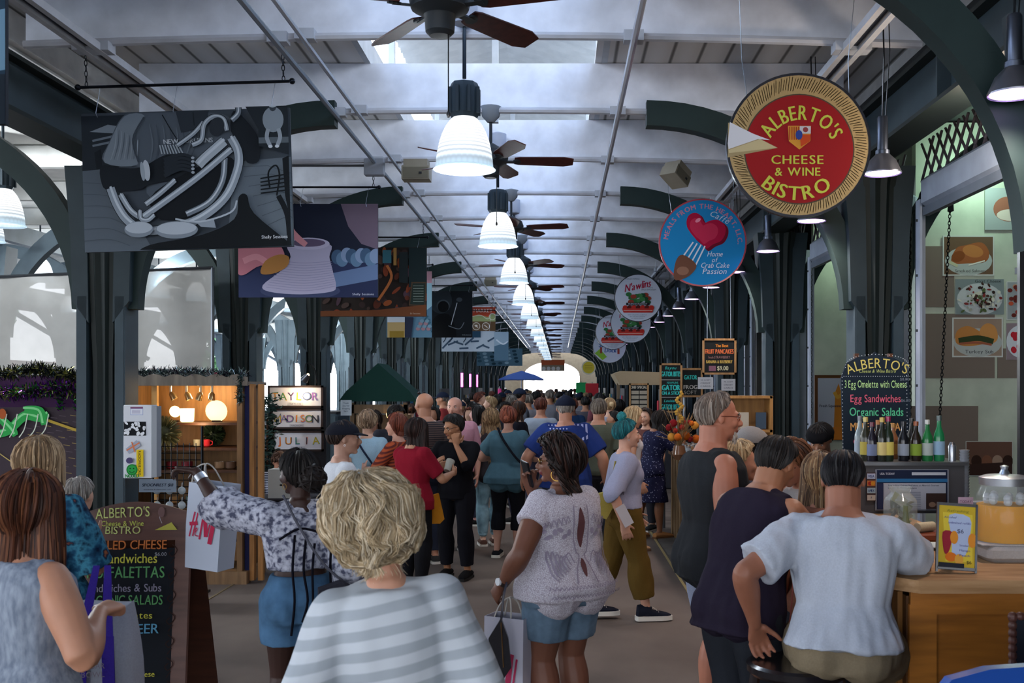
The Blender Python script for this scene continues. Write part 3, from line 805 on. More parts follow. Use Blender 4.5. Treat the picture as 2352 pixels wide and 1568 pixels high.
def build_person(p):
    """p: dictionary; returns the Empty that parents body, clothing, hair"""
    H = p['H']; K = skel(p); sk = M(p.get('skin', '#c39a82'), 'skin'); vox = p.get('vox', .009); lo = vox > .0105
    root = thing('person', p['label'], 'person', (p['at'][0], p['at'][1], 0), math.radians(p.get('rz', 0)), p.get('group'))
    mb = MB(sk); torso(mb, p, K)
    for s, sg in (('R', 1), ('L', -1)):
        P, R = armpath(K, s, p); limb(mb, P, R); P2, R2 = legpath(K, s, p); limb(mb, P2, R2); mb.tube([K['sp'](.287)[0], K['sp'](.287)[0].lerp(K['sh'+s], .8)], [.026*H, .026*H], 10)
        c, RR = K['sp'](.25); mb.tube([c+RR @ Vector((sg*.05*H, 0, -.006*H)), K['sh'+s]], [.038*H, .033*H], 10)
        el, wr = K['el'+s], K['wr'+s]; d = (wr-el).normalized(); hs = p.get('hand'+s, {})
        if lo: limb(mb, [wr, wr+d*.05*H, wr+d*.085*H], [.016*H, .019*H, .012*H], 8)
        else: hand(mb, wr, hs.get('d', d), hs.get('n', (-sg, .1, 0)), sg, H, hs.get('curl', .35), hs.get('spread', .12), hs.get('point', False), 1.08)
        an = K['an'+s]; fy = p.get('toe'+s, (0, 1, 0)); fv = Vector(fy).normalized()
        limb(mb, [an+Vector((0, 0, -.015*H))-fv*.02*H, an+Vector((0, 0, -.026*H))+fv*.05*H, an+Vector((0, 0, -.03*H))+fv*.10*H], [.024*H, .02*H, .014*H], 10)
    head(mb, K, p, lo)
    me = fuse(mb, vox, 2 if vox < .008 else 1, 'body'); me.materials.append(sk)
    if not lo:
        me.materials.append(M(p.get('lips', '#96604f'), 'skin'))
        c = co_of(me); Ti = np.array(K['HT'].inverted()); h = c @ Ti[:3, :3].T+Ti[:3, 3]
        vi = np.empty(len(me.polygons)*4, 'i') if all(len(q.vertices) == 4 for q in me.polygons) else None
        if vi is not None:
            me.polygons.foreach_get('vertices', vi); pc = h[vi.reshape(-1, 4)].mean(1)
            lip = ((pc[:, 0]/.23)**2+((pc[:, 2]+.50)/.115)**2 < 1) & (pc[:, 1] > .72)
            me.polygons.foreach_set('material_index', lip.astype('i'))
    body = obj('body', me, root)
    T = K['HT']
    if not lo:
        for s in (-1, 1):
            e = MB(M('#d8d2cc', 'gloss')).ball((s*.265, .675, .035), (.105, .105, .062), T, 12, 8)
            e.use(M(p.get('iris', '#2a1c14'), 'gloss')).ball((s*.265, .757, .033), (.045, .03, .045), T, 10, 6); e.build('eye', root)
            MB(M(p.get('brow', p['hair']['col'][0] if p.get('hair') else '#2a1d16'), 'hair')).tube([(s*.14, .80, .155), (s*.28, .79, .20), (s*.42, .68, .165)], [.022, .030, .014], 6, T).build('eyebrow', root)
    # clothing
    t = p.get('top')
    if t:
        mb = MB(); ease = t.get('ease', .014); torso(mb, p, K, t.get('hem', -.03), t.get('neck', .288), ease, t.get('flare', 0), 0, t.get('hemx', .014)); top_trap(mb, p, K, ease)
        for s, sg in (('R', 1), ('L', -1)):
            c, RR = K['sp'](.25); sl = t.get('sleeve'+s, t.get('sleeve', .55))
            if sl > 0:
                mb.tube([c+RR @ Vector((sg*.05*H, 0, -.006*H)), K['sh'+s]], [.038*H+ease, .033*H+ease], 10)
                P, R = armpath(K, s, p); P, R = cutpath(P, R, sl); e2 = t.get('sease', ease)
                R = [r+ease+(e2-ease)*i/max(1, len(R)-1) for i, r in enumerate(R)]; limb(mb, P, R, flat1=True)
            elif sl == 0:
                mb.tube([c+RR @ Vector((sg*.05*H, 0, -.0)), K['sh'+s]+Vector((-sg*.018*H, 0, .0))], [.038*H+ease, .032*H+ease*.8], 12)
        m = fuse(mb, max(.009, vox), t.get('it', 3), 'shirt'); m.materials.append(t['mat']); fold(m, t.get('fold', .006), t.get('fs', (9, 9, 5)), p.get('seed', 1))
        obj(t.get('name', 'shirt'), m, root, label=t.get('label'))
    t = p.get('bottom')
    if t:
        mb = MB(); ease = t.get('ease', .012); torso(mb, p, K, -.055, t.get('rise', .06), ease)
        if t.get('skirt'):
            c = K['hip']; l = t['skirt']*H; mb.rings([superring(c+Vector((0, 0, -l*k)), Matrix.Identity(3), (.10+t.get('fl', .03)*k)*H+ease, (.075+t.get('fl', .03)*k)*H+ease) for k in (0, .3, .6, 1)])
        else:
            for s in ('R', 'L'):
                P, R = legpath(K, s, p); P, R = cutpath(P, R, t.get('len', 1.9)); e2 = t.get('lease', ease+.01)
                R = [r+ease+(e2-ease)*i/max(1, len(R)-1) for i, r in enumerate(R)]; limb(mb, P, R, flat1=True)
        m = fuse(mb, max(.009, vox), 3, 'trousers'); m.materials.append(t['mat']); fold(m, t.get('fold', .005), t.get('fs', (8, 8, 6)), p.get('seed', 1)+5)
        obj(t.get('name', 'trousers'), m, root, label=t.get('label'))
    sh = p.get('shoe')
    if sh:
        for s in ('R', 'L'):
            an = K['an'+s]; fv = Vector(p.get('toe'+s, (0, 1, 0))).normalized(); zf = an.z-.045*H
            sd = Vector((fv.y, -fv.x, 0)); b = MB(sh['mat']); c = Vector((an.x, an.y, zf))
            def ring(f, w, z0, z1, n=12): return [tuple(c+fv*(f*H)+sd*(w*H*math.cos(a))+Vector((0, 0, (z0+z1)/2*H+(z1-z0)/2*H*math.sin(a)))) for a in [2*PI*i/n for i in range(n)]]
            hi = sh.get('high', .045)
            b.rings([ring(-.050, .012, .012, .03), ring(-.044, .027, .008, hi), ring(0, .029, .008, hi+.010), ring(.03, .029, .008, .052), ring(.07, .030, .008, .043), ring(.10, .027, .008, .036), ring(.122, .014, .010, .026)])
            if hi > .05: b.tube([an+Vector((0, 0, -.02*H)), an+Vector((0, 0, (hi-.045)*H*.6))], [.029*H, .027*H], 12)
            o = b.build('shoe', root)
            b = MB(M(sh.get('sole', '#d9d6cf'), 'flat')); pl = []
            for f, w in ((-.055, .016), (-.046, .029), (0, .030), (.05, .032), (.09, .031), (.126, .017)): pl.append((f, w))
            ou = [(f, w) for f, w in pl]+[(f, -w) for f, w in pl[::-1]]; th = sh.get('th', .014)
            V = [c+fv*(f*H)+sd*(w*H) for f, w in ou]; n = len(V)
            b.add([tuple(v) for v in V]+[tuple(v+Vector((0, 0, th*H))) for v in V], [tuple(range(n)), tuple(range(2*n-1, n-1, -1))]+[(i, (i+1) % n, (i+1) % n+n, i+n) for i in range(n)])
            b.build('sole', o)
            if sh.get('lace'):
                b = MB(M('#cfcac0', 'flat'))
                for i in range(6):
                    f = .03+i*.009; z = hi-.002-(i*.0035) if hi < .06 else .066-i*.0065
                    b.tube([tuple(c+fv*(f*H)+sd*(q*.02*H)+Vector((0, 0, (z-abs(q)*.006)*H))) for q in (-1, -.3, .3, 1)], .0022, 4)
                b.build('lace', o)
    h = p.get('hair')
    if h:
        hm = shell_hair(T, p, K, h)
        if h.get('bun'):
            bx = h['bun']; c = Vector(bx[:3]); hm.ball(c, bx[3], n=14, m=10)
            r = random.Random(5)
            for i in range(26):
                a = r.uniform(0, 6.28); ax = Vector((r.uniform(-1, 1), r.uniform(-1, 1), r.uniform(-1, 1))).normalized(); bq = ax.orthogonal().normalized(); cq = ax.cross(bq); rr = bx[3]*(1.0+.04*r.random())
                hm.tube([tuple(c+(bq*math.cos(a+j*.35)+cq*math.sin(a+j*.35))*rr+ax*(.25*bx[3]*math.sin(i))) for j in range(9)], [bx[3]*.10]*8+[.005], 4)
        hm.build('hair', root, fix=False, smooth=1.2)
    c = p.get('cap')
    if c:
        b = MB(c['mat'], T=T); rows = []
        for th, k in ((1.62, 1.0), (1.5, 1.02), (1.2, 1.0), (.9, .97), (.5, .96), (.2, .96), (.02, .96)):
            rows.append([((.86+c.get('v', 0))*k*math.sin(th)*math.cos(a), -.13+(1.02+c.get('v', 0))*k*math.sin(th)*math.sin(a), c.get('z', .34)+(.86)*k*math.cos(th)) for a in [2*PI*i/24 for i in range(24)]])
        b.rings(rows); o = b.build('cap', root)
        if c.get('brim', 1):
            b = MB(c.get('bmat', c['mat']), T=T); bk = c.get('brim', 1); dr = 1 if bk > 0 else -1; V = []
            for i in range(11):
                a = math.radians(25+13*i); V.append((.84*math.cos(a), -.13+1.0*math.sin(a)*dr, c.get('z', .34)))
            V2 = [(x*1.0, y+dr*.55*math.sin(math.radians(25+13*i))*abs(bk), z-.16*math.sin(math.radians(25+13*i))) for i, (x, y, z) in enumerate(V)]
            n = 11; b.add(V+V2+[(x, y, z+.06) for x, y, z in V]+[(x, y, z+.06) for x, y, z in V2], [(i, i+1, i+1+n, i+n) for i in range(10)]+[(i+2*n, i+3*n, i+1+3*n, i+1+2*n) for i in range(10)]+[(i+n, i+1+n, i+1+3*n, i+3*n) for i in range(10)])
            b.build('brim', o)
    g = p.get('glasses')
    if g:
        b = MB(M(g.get('frame', '#b08d4a'), 'metal'), T=T)
        for s in (-1, 1):
            b.tube([(s*.48, .76, .06), (s*.72, .40, .07), (s*.78, -.1, .05)], .018, 5)
            b.tube([(s*(.27+.2*math.cos(a)), .84+.03*math.sin(a)-.06*abs(math.cos(a)) , .03+.13*math.sin(a)) for a in [2*PI*i/14 for i in range(15)]], .016, 5)
        b.tube([(-.08, .86, .06), (0, .9, .08), (.08, .86, .06)], .016, 5); o = b.build('glasses', root)
        if g.get('lens'):
            for s in (-1, 1): MB(M(g['lens'], 'gloss'), T=T).ball((s*.27, .82, .03), (.20, .03, .135), n=14, m=8).build('lens', o)
    for fn in p.get('extra', ()): fn(root, K, p)
    root['K'] = 0; del root['K']; p['K'] = K; return root
def place_world(root, v):
    """local point of a person -> world"""
    return Matrix.Translation(root.location) @ Matrix.Rotation(root.rotation_euler.z, 4, 'Z') @ Vector(v)
def decal(target, art, T, name, parent, label=None, d=.004):
    """drape flat art (in its own xz plane, facing -y) on a cloth mesh; T places it in the person's frame"""
    me = target.data; bv = BVHTree.FromPolygons([v.co[:] for v in me.vertices], [p.vertices[:] for p in me.polygons])
    dr = (T.to_3x3() @ Vector((0, 1, 0))).normalized(); b = art.b; nv = []; ok = []
    for v in b.v:
        q = T @ Vector(v); lay = -v[1]; hit = bv.ray_cast(q-dr*.5, dr, 1.2)
        ok.append(hit[0] is not None); nv.append(tuple(hit[0]-dr*(d+lay)) if hit[0] else tuple(q))
    keep = [i for i, f in enumerate(b.f) if all(ok[q] for q in f)]; b.f = [b.f[i] for i in keep]; b.mi = [b.mi[i] for i in keep]
    b.v = nv; return b.build(name, parent, smooth=0, fix=False, label=label)
# ---------------------------------------------------------------- who stands where
C = lambda c, k='cloth': M(c, k)
BRN = ('#2e1c14', '#4a2e20', '#6b442d'); BLK = ('#100e0e', '#1a1716', '#272220'); BLD = ('#8c7150', '#b39872', '#d6c19a')
GRY = ('#5c5650', '#857e77', '#aca69e'); DKB = ('#1c130f', '#2b1e18', '#3d2a20'); RED = ('#4a241a', '#6b3526', '#874833')
LT, TAN, DRK = '#c79c85', '#a9775b', '#3b2620'
stripes_knit = M_pattern('striped_knit', [(.35, '#a1a9b1'), (.6, '#c0c7ce')], f_wave(5.6, 'Z', .6, (0, .2, 0)))
print_grey = M_pattern('printed_cotton', [(.38, '#4c4f63'), (.52, '#a9abb9'), (.7, '#c5c8d4')], f_noise(42, 4))
floral = M_pattern('floral_blouse', [(.30, '#0f1c33'), (.45, '#1f4a66'), (.55, '#3d7d94'), (.66, '#14223a'), (.78, '#b36a3e')], f_noise(16, 3))
heather = M_pattern('heather_grey', [(.3, '#6d7787'), (.7, '#98a2b0')], f_noise(60, 3, (1, 1, .3)))
lace = M_pattern('lace_cotton', [(.0, '#8f858f'), (.10, '#b0aab4'), (.16, '#c3c0c9'), (1, '#c9c6cf')], f_voronoi(125, 'DISTANCE_TO_EDGE'))
dots = M_pattern('navy_dotted', [(.0, '#c9ccdd'), (.15, '#8a90a8'), (.24, '#1b1d3a'), (1, '#181a33')], f_voronoi(38))
plaid = M_pattern('dark_plaid', [(.4, '#2e2a2e'), (.6, '#5a4a46')], f_wave(14, 'Z'))
orange_st = M_pattern('rust_stripes', [(.4, '#a04a2c'), (.6, '#5d2a26')], f_wave(10, 'Z', 0, (0, .5, 0)))
stripe_bw = M_pattern('fine_stripes', [(.4, '#2f3446'), (.6, '#b9bccb')], f_wave(16, 'Z'))
jeans, jeans_lt, jeans_gr = M('#4c6f8f', 'denim'), M('#7d9fb5', 'denim'), M('#566a7c', 'denim')

def hoop(sx, r, rr=.012, col='#c79a4a', z=-.42):
    def f(root, K, p):
        MB(M(col, 'metal'), T=K['HT']).tube([(sx*.78, -.05+r*math.cos(a), z-r+r*math.sin(a)+.1) for a in [2*PI*i/20 for i in range(21)]], rr, 6).build('earring', root)
    return f
def watch(side, col='#2c2422'):
    def f(root, K, p):
        e, w = K['el'+side], K['wr'+side]; d = (w-e).normalized(); c = w-d*.035
        o = MB(M(col, 'gloss')).tube([c-d*.012, c+d*.012], .033, 14).build('watch_strap', root)
        q = d.orthogonal().normalized(); s = -1 if side == 'L' else 1; q = Vector((s, 0, 0)); q = (q-d*q.dot(d)).normalized()
        MB(M('#d9dce0', 'gloss')).tube([c+q*.028, c+q*.040], .019, 14).build('watch_face', o)
    return f
def strap(pts, mat, w=.011, name='bag_strap'):
    def f(root, K, p): MB(mat).tube(spline(pts, 6), w, 6, flat=.35).build(name, root)
    return f
def goatee(root, K, p):
    T = K['HT']; b = MB(M('#b3aaa0', 'hair'), T=T); r = random.Random(4)
    b.ball((0, .68, -.78), (.22, .19, .20), n=12)
    for i in range(70):
        a = r.uniform(-1, 1); z = r.uniform(-1, -.6); q = Vector((a*.25, .78-abs(a)*.18, z+.12)); b.tube([q, q+Vector((a*.05, .06, -.12)), q+Vector((a*.04, .03, -.24))], [.02, .016, .004], 4)
    b.tube([(-.24, .80, -.46), (0, .9, -.37), (.24, .80, -.46)], [.02, .045, .02], 6); b.build('beard', root)

# P: nearest woman with light curls, back to the camera
puff = dict(col=('#8f7a5c', '#b9a483', '#e2d3b8'), vol=.56, L=.05, fall=80, backpush=-.1, locks=3800, curl=3.5, ca=.45, wave=.26, front=70, sidea=112, back=158, nz=.07, nsc=2.2, lw=.30, swirl=.7, seed=5, taper=.30)
P5 = dict(label='person with a big puff of short light-blond curls and white striped knit sweater, back turned', at=(-.455, 2.92), rz=8, H=1.585, sex='f', vox=.008, bulk=1.08, armk=1.05, side=-6, hyaw=18, hroll=-7, hpitch=6, headk=.97,
    skin='#c08d74', hair=puff, top=dict(mat=stripes_knit, sleeve=1.9, ease=.03, fold=.012, fs=(6, 6, 4), neck=.292, name='sweater'), bottom=dict(mat=C('#3a3f4a')), armR=((.27, .05, .80), (.5, -1, 0)), armL=((-.24, .10, .80), (-.5, -1, 0)), shoe=dict(mat=C('#333333')))
r5 = build_person(P5)
P1 = dict(label='person with long red-brown hair and grey tank top at the left edge', at=(-1.75, 3.4), rz=-22, H=1.59, sex='f', vox=.008, bulk=1.2, armk=1.3, hyaw=5, hpitch=8,
    skin='#b98468', hair=dict(col=('#33190f', '#55301f', '#774a30'), L=.36, locks=520, vol=.2, fall=40, curl=3.2, ca=.6, seed=8), top=dict(mat=heather, sleeve=0, ease=.013, fold=.008, name='tank_top', hem=-.07),
    bottom=dict(mat=C('#23242c')), armR=((.17, .16, 1.10), (.7, -.3, -1)), handR=dict(curl=1.7, n=(-.3, 0, -1), d=(-.2, 1, .1)), shoe=dict(mat=C('#333333')))
r1 = build_person(P1)
P2 = dict(label='person with straight dark-blond hair and blue floral blouse beside the chalkboard stand', at=(-2.37, 4.75), rz=-4, H=1.645, sex='f', vox=.008, bulk=1.15, armk=1.2, hyaw=-10,
    skin='#b98468', hair=dict(col=('#6e573f', '#93785a', '#b59a78'), L=.17, locks=380, vol=.17, fall=35, seed=2), top=dict(mat=floral, sleeve=1.0, ease=.03, sease=.045, fold=.012, name='blouse', hem=-.06), bottom=dict(mat=jeans),
    armR=((.10, .27, 1.10), (.7, -.5, -1)), handR=dict(curl=1.0, n=(-.3, -.2, 1)), shoe=dict(mat=C('#333333')))
r2 = build_person(P2)
P3 = dict(label='person with short grey hair sitting low behind the chalkboard stand', at=(-3.04, 6.6), rz=-15, H=1.6, sex='m', vox=.011, hipz=.55, footR=(.1, .42, .07), footL=(-.1, .42, .07), armR=((.15, .35, .72), (1, 0, -1)), armL=((-.15, .35, .72), (-1, 0, -1)),
    skin=LT, hair=dict(col=GRY, locks=160, vol=.08), top=dict(mat=C('#3f4a52')), bottom=dict(mat=C('#23242c')), shoe=dict(mat=C('#333333')))
r3 = build_person(P3)
def p4x(root, K, p):
    b = MB(C('#12121c'))
    for k, x in enumerate((-.02, .03, .07, .15, .19)): b.tube(spline([(x, -.135-.004*k, 1.16-.02*(k % 3)), (x-.01, -.15, 1.0), (x+.01*math.sin(k*2), -.165, .86), (x-.015, -.17, .70+.06*(k % 2))], 4), .006, 5)
    b.tube(spline([(-.09, -.13, 1.14), (0, -.14, 1.19), (.09, -.135, 1.17)], 4), .006, 5); b.build('dark_lace', root)
    b = MB(C('#54555f')); b.tube(spline([(-.075, -.11, 1.345), (0, -.15, 1.2), (.12, -.19, 1.02), (.26, -.19, .90)], 5), .006, 6); b.build('bag_strap', root)
P4 = dict(label='person with dark braided hair pointing left in a patterned crop blouse and denim shorts', at=(-1.24, 5.0), rz=12, H=1.575, sex='f', vox=.0065, hyaw=42, hroll=-3, hpitch=-2, skin=DRK, lips='#4a2824', bulk=1.0, waist=1.0,
    armL=((-.50, .22, 1.435), (-.2, -.2, -1)), handL=dict(d=(-.85, .45, .12), n=(0, -.1, -1), curl=.75, point=True), armR=((.22, .02, .80), (.5, -1, 0)),
    hair=dict(col=('#0d0b0b', '#171312', '#221c1a'), locks=300, vol=.12, lw=1.2, swirl=.3, bun=(0, -1.0, -.10, .62)),
    top=dict(mat=print_grey, sleeveL=1.25, sleeveR=1.2, ease=.035, sease=.065, hem=.10, hemx=.02, fold=.014, name='crop_blouse', neck=.268), bottom=dict(mat=jeans, len=.52, rise=.085, ease=.016, lease=.028, fold=.006, name='denim_shorts'), shoe=dict(mat=C('#333333')),
    extra=(hoop(-1, .13), hoop(1, .13), p4x, lambda root, K, p: MB(M('#c9ccd2', 'metal')).tube([K['wrL']-(K['wrL']-K['elL']).normalized()*.06, K['wrL']-(K['wrL']-K['elL']).normalized()*.025], .031, 16).build('bracelet', root)))
r4 = build_person(P4)
def p6x(root, K, p):
    s = [o for o in root.children if o.name.startswith('lace_top')][0]
    a = Art(-50, 0, 50, 100, .5, .5, .0004)
    dk, md = '#5b3a3c', '#8b8293'
    a.poly(spline([(0, 6), (4, 16), (5, 28), (3, 40), (0, 46), (-3, 40), (-4, 28), (-3, 16)], 4, True), dk)
    a.poly(spline([(0, 56), (3, 62), (2, 70), (0, 74), (-2, 70), (-3, 62)], 4, True), dk)
    for sx in (-1, 1):
        a.line([(sx*8, 4), (sx*9, 26), (sx*7, 48), (sx*3, 54), (sx*8, 66), (sx*12, 80)], 1.4, md)
        for i in range(6):
            a.line([(sx*(10+i*4), 60+i*2), (sx*(15+i*4), 50+3*math.sin(i)), (sx*(20+i*3), 58+i*2), (sx*(16+i*3), 66+i*2)], 1.2, md)
            a.ell(sx*(14+5*i), 30+4*math.sin(i*2), 2.2, 3.4, md, rot=i)
            a.line([(sx*(13+i*5), 20+i), (sx*(16+i*5), 14+i), (sx*(18+i*5), 22+i)], 1.0, md)
    for v in (84, 92):
        for u in range(-42, 43, 4): a.line([(u, v), (u+2, v-3), (u+4, v)], .9, md, smooth=False)
    c, R = K['sp'](.245); T = Matrix.Translation(c) @ R.to_4x4() @ Tr(0, -.3, .03)
    decal(s, a, T, 'lace_pattern', root, 'openwork lace pattern with keyhole back')
P6 = dict(label='person in a white lace top and denim shorts holding a phone to the mouth', at=(.02, 5.3), rz=38, H=1.62, sex='f', vox=.0065, bulk=1.33, bust=1.25, armk=1.35, legk=1.25, hyaw=46, hpitch=0, waist=1.12, skin='#6b4434', lips='#6a2f30', lean=2,
    armL=((-.30, .12, .86), (-.6, -1, 0)), handL=dict(curl=1.0, n=(1, 0, 0)), armR=((-.04, .22, 1.30), (.7, .5, -1)), handR=dict(d=(-.25, -.1, 1), n=(-.3, -.9, .2), curl=.7),
    hair=dict(col=('#150f0e', '#241815', '#3a2620'), L=.16, locks=420, vol=.26, fall=62, curl=9, ca=1.9, front=56, seed=11, backpush=.35),
    top=dict(mat=lace, sleeve=.42, ease=.024, hem=-.035, hemx=.018, flare=.01, fold=.010, name='lace_top', neck=.285), bottom=dict(mat=jeans_gr, len=.68, rise=.07, ease=.016, lease=.03, fold=.008, name='denim_shorts'),
    glasses=dict(frame='#d1a45a', lens='#1a1512'), shoe=dict(mat=C('#333333')), extra=(hoop(-1, .27, .018), hoop(1, .27, .018), watch('L'), p6x))
r6 = build_person(P6)
P7 = dict(label='person with blue-green hair in a bun, grey T-shirt and wide olive trousers', at=(.52, 8.3), rz=-82, H=1.62, sex='f', vox=.007, hyaw=0, skin='#c0907a', waist=1.05,
    footR=(.07, .16, .075), footL=(-.07, -.24, .085), armR=((.22, -.06, .80), (.5, -1, 0)), armL=((-.2, .1, .82), (-.5, -1, 0)),
    hair=dict(col=('#0d3a40', '#15565c', '#1f6f73'), locks=260, vol=.09, front=56, back=132, bun=(0, -.42, 1.32, .33)),
    top=dict(mat=M('#8f90a6', 'cloth'), sleeve=1.05, ease=.026, sease=.05, hem=.03, fold=.010, name='t_shirt'), bottom=dict(mat=M('#5b461e', 'cloth'), len=1.72, rise=.08, ease=.022, lease=.048, fold=.010, name='wide_trousers'),
    shoe=dict(mat=C('#1c1f2b'), high=.075, sole='#cfcbc2', th=.022, lace=1), extra=(hoop(1, .05, .014, '#cfd2d8'),))
r7 = build_person(P7)
P8 = dict(label='person in a black peaked cap and pale collar looking right behind the blond curls', at=(-1.46, 7.0), rz=-62, H=1.655, sex='f', vox=.008, skin='#b58a75', hyaw=-12, hair=dict(col=DKB, locks=120, vol=.06, back=135), cap=dict(mat=C('#191b24'), z=.30), top=dict(mat=C('#c9ccd2'), sleeve=.6), bottom=dict(mat=C('#2c3140')), shoe=dict(mat=C('#333333')), extra=(hoop(1, .05, .014, '#cfd2d8'),))
build_person(P8)
P9 = dict(label='person in pale blue dungarees over a striped top with a dark shoulder strap', at=(-1.93, 10.5), rz=-8, H=1.64, sex='f', bulk=1.05, skin=LT, hyaw=10, hair=dict(col=('#5d4a38', '#8a705a', '#b29a80'), locks=200, vol=.13, curl=5, bun=(0, -.9, .2, .35)), top=dict(mat=M('#9dbccf', 'cloth'), sleeve=.5, ease=.02), bottom=dict(mat=M('#8fb2c9', 'denim'), len=1.8), shoe=dict(mat=C('#333333')),
    extra=(strap([(-.10, -.10, 1.36), (0, -.14, 1.22), (.14, -.12, 1.02)], C('#20283a'), .016),))
build_person(P9)
P10 = dict(label='person with dark curly hair and pale top facing the camera beside the dungarees', at=(-2.14, 12.1), rz=172, H=1.60, sex='f', skin='#b98a70', hpitch=14, hyaw=-18, hair=dict(col=DKB, locks=220, vol=.2, curl=7, L=.08, fall=70), top=dict(mat=C('#9fa0ae'), sleeve=.5), bottom=dict(mat=C('#2c3140')), shoe=dict(mat=C('#333333')))
build_person(P10)
P11 = dict(label='person with glasses and short black hair looking down behind the orange striped top', at=(-1.82, 11.45), rz=-140, H=1.70, sex='m', skin='#a87a5f', hpitch=22, hair=dict(col=BLK, locks=140, vol=.1), glasses=dict(frame='#222222'), top=dict(mat=C('#2b2c34')), bottom=dict(mat=C('#2c3140')), shoe=dict(mat=C('#333333')))
build_person(P11)
P12 = dict(label='bald person in dark plaid shirt rising above the group, sunglasses on the head', at=(-1.41, 10.95), rz=22, H=1.83, sex='m', bulk=1.12, skin='#a9775e', hyaw=20, top=dict(mat=plaid, sleeve=.9), bottom=dict(mat=C('#2c3140')), shoe=dict(mat=C('#333333')),
    extra=(lambda root, K, p: MB(M('#1a1a1e', 'gloss'), T=K['HT']).ball((-.25, .35, 1.0), (.2, .08, .12)).ball((.25, .35, 1.0), (.2, .08, .12)).build('sunglasses', root),))
build_person(P12)
P12b = dict(label='person with red-blond hair in rust striped top facing left', at=(-1.58, 10.2), rz=70, H=1.62, sex='f', skin='#c79580', hair=dict(col=RED, locks=160, vol=.12, L=.05), top=dict(mat=orange_st, sleeve=1.1), bottom=dict(mat=C('#2c3140')), shoe=dict(mat=C('#333333')), armL=((-.1, .3, 1.05), (-1, 0, -1)))
build_person(P12b)
def p13x(root, K, p):
    s = [o for o in root.children if o.name.startswith('shirt')][0]
    a = Art(-50, 0, 50, 100, .36, .36, .0004); a.text('Jazz', -4, 38, 34, '#c9a9ae', jit=.15, shear=.3, bold=.04); a.text('town', 4, 62, 26, '#c9a9ae', jit=.15, shear=.3, bold=.04)
    c, R = K['sp'](.24); decal(s, a, Matrix.Translation(c) @ R.to_4x4() @ Tr(0, -.3, -.02), 'white_script', root)
P13 = dict(label='person with long dark hair in a red T-shirt holding a cup', at=(-1.31, 9.35), rz=-38, H=1.60, sex='f', bulk=1.08, skin='#a97a5e', vox=.008, hpitch=15, armR=((.16, .34, 1.06), (.8, -.5, -1)), armL=((-.10, .36, 1.10), (-1, -.3, -1)), handR=dict(curl=.9, n=(-1, 0, .2)),
    hair=dict(col=('#170f0d', '#261815', '#3b2520'), L=.34, locks=380, vol=.14, fall=30, curl=2, ca=.6), top=dict(mat=M('#7d1526', 'cloth'), sleeve=.85, ease=.024, hem=-.05, fold=.01), bottom=dict(mat=C('#141418'), len=1.85), shoe=dict(mat=C('#22242b'), lace=1),
    extra=(lambda root, K, p: MB(C('#a9a89e')).tube([(.10, .33, 1.08), (.08, .40, 1.17)], [.030, .042], 12).build('paper_cup', root),))
r13 = build_person(P13)
P14 = dict(label='person in black shirt and trousers with a hand on the mouth, facing the camera', at=(-1.0, 10.15), rz=168, H=1.615, sex='m', skin='#a06f50', vox=.008, hpitch=14, hyaw=-35, armL=((-.05, .16, 1.285), (-.7, .2, -1)), handL=dict(d=(.1, .1, 1), n=(.1, -1, 0), curl=.9), armR=((.12, .30, 1.12), (1, -.3, -1)), footR=(.10, -.02, .075), footL=(-.12, .03, .075),
    hair=dict(col=BLK, locks=200, vol=.15, front=60), top=dict(mat=C('#0f0f14'), sleeve=1.2, ease=.02, hem=-.05), bottom=dict(mat=C('#131319'), len=1.85, lease=.03), glasses=dict(frame='#333333'), shoe=dict(mat=C('#121214'), sole='#222222'))
build_person(P14)
P15 = dict(label='bald person in pink shirt facing the camera behind the person in black', at=(-1.20, 12.0), rz=176, H=1.775, sex='m', bulk=1.2, skin='#c48e7a', hyaw=-6, hair=None, top=dict(mat=M('#c08a98', 'cloth'), sleeve=1.2, ease=.025), bottom=dict(mat=C('#2c3140')), shoe=dict(mat=C('#333333')))
build_person(P15)
P16 = dict(label='person with long loose light-brown curls and light blue jeans, back turned', at=(-.80, 12.2), rz=12, H=1.62, sex='f', skin=LT, hair=dict(col=('#5d4632', '#86694c', '#a98b66'), L=.46, locks=420, vol=.16, fall=35, curl=12, ca=1.1, backpush=.3), top=dict(mat=C('#3a3436'), sleeve=0), bottom=dict(mat=M('#7fa0ad', 'denim'), len=1.8, fold=.004), shoe=dict(mat=C('#5b4038')), footR=(.05, .05, .075))
build_person(P16)
P17 = dict(label='person in teal T-shirt and black cropped trousers with a bag strap across the back', at=(-.555, 11.35), rz=-6, H=1.665, sex='f', bulk=1.22, armk=1.15, skin='#b98a76', vox=.008, hair=dict(col=RED, locks=260, vol=.10, bun=(0, -.95, -.05, .33)), armR=((.15, .30, 1.08), (1, -.3, -.8)), armL=((-.17, .28, 1.08), (-1, -.3, -.8)),
    top=dict(mat=M('#43606c', 'cloth'), sleeve=.72, ease=.03, hem=-.04, flare=.02, fold=.012, name='t_shirt'), bottom=dict(mat=C('#14151a'), len=1.45, lease=.022), shoe=dict(mat=C('#1b1c20'), sole='#d6d2c8', th=.018), footL=(-.13, .02, .075), footR=(.1, -.02, .075),
    extra=(strap([(-.10, -.10, 1.41), (-.03, -.155, 1.28), (.10, -.165, 1.10), (.21, -.08, .98)], C('#14161e'), .018),))
build_person(P17)
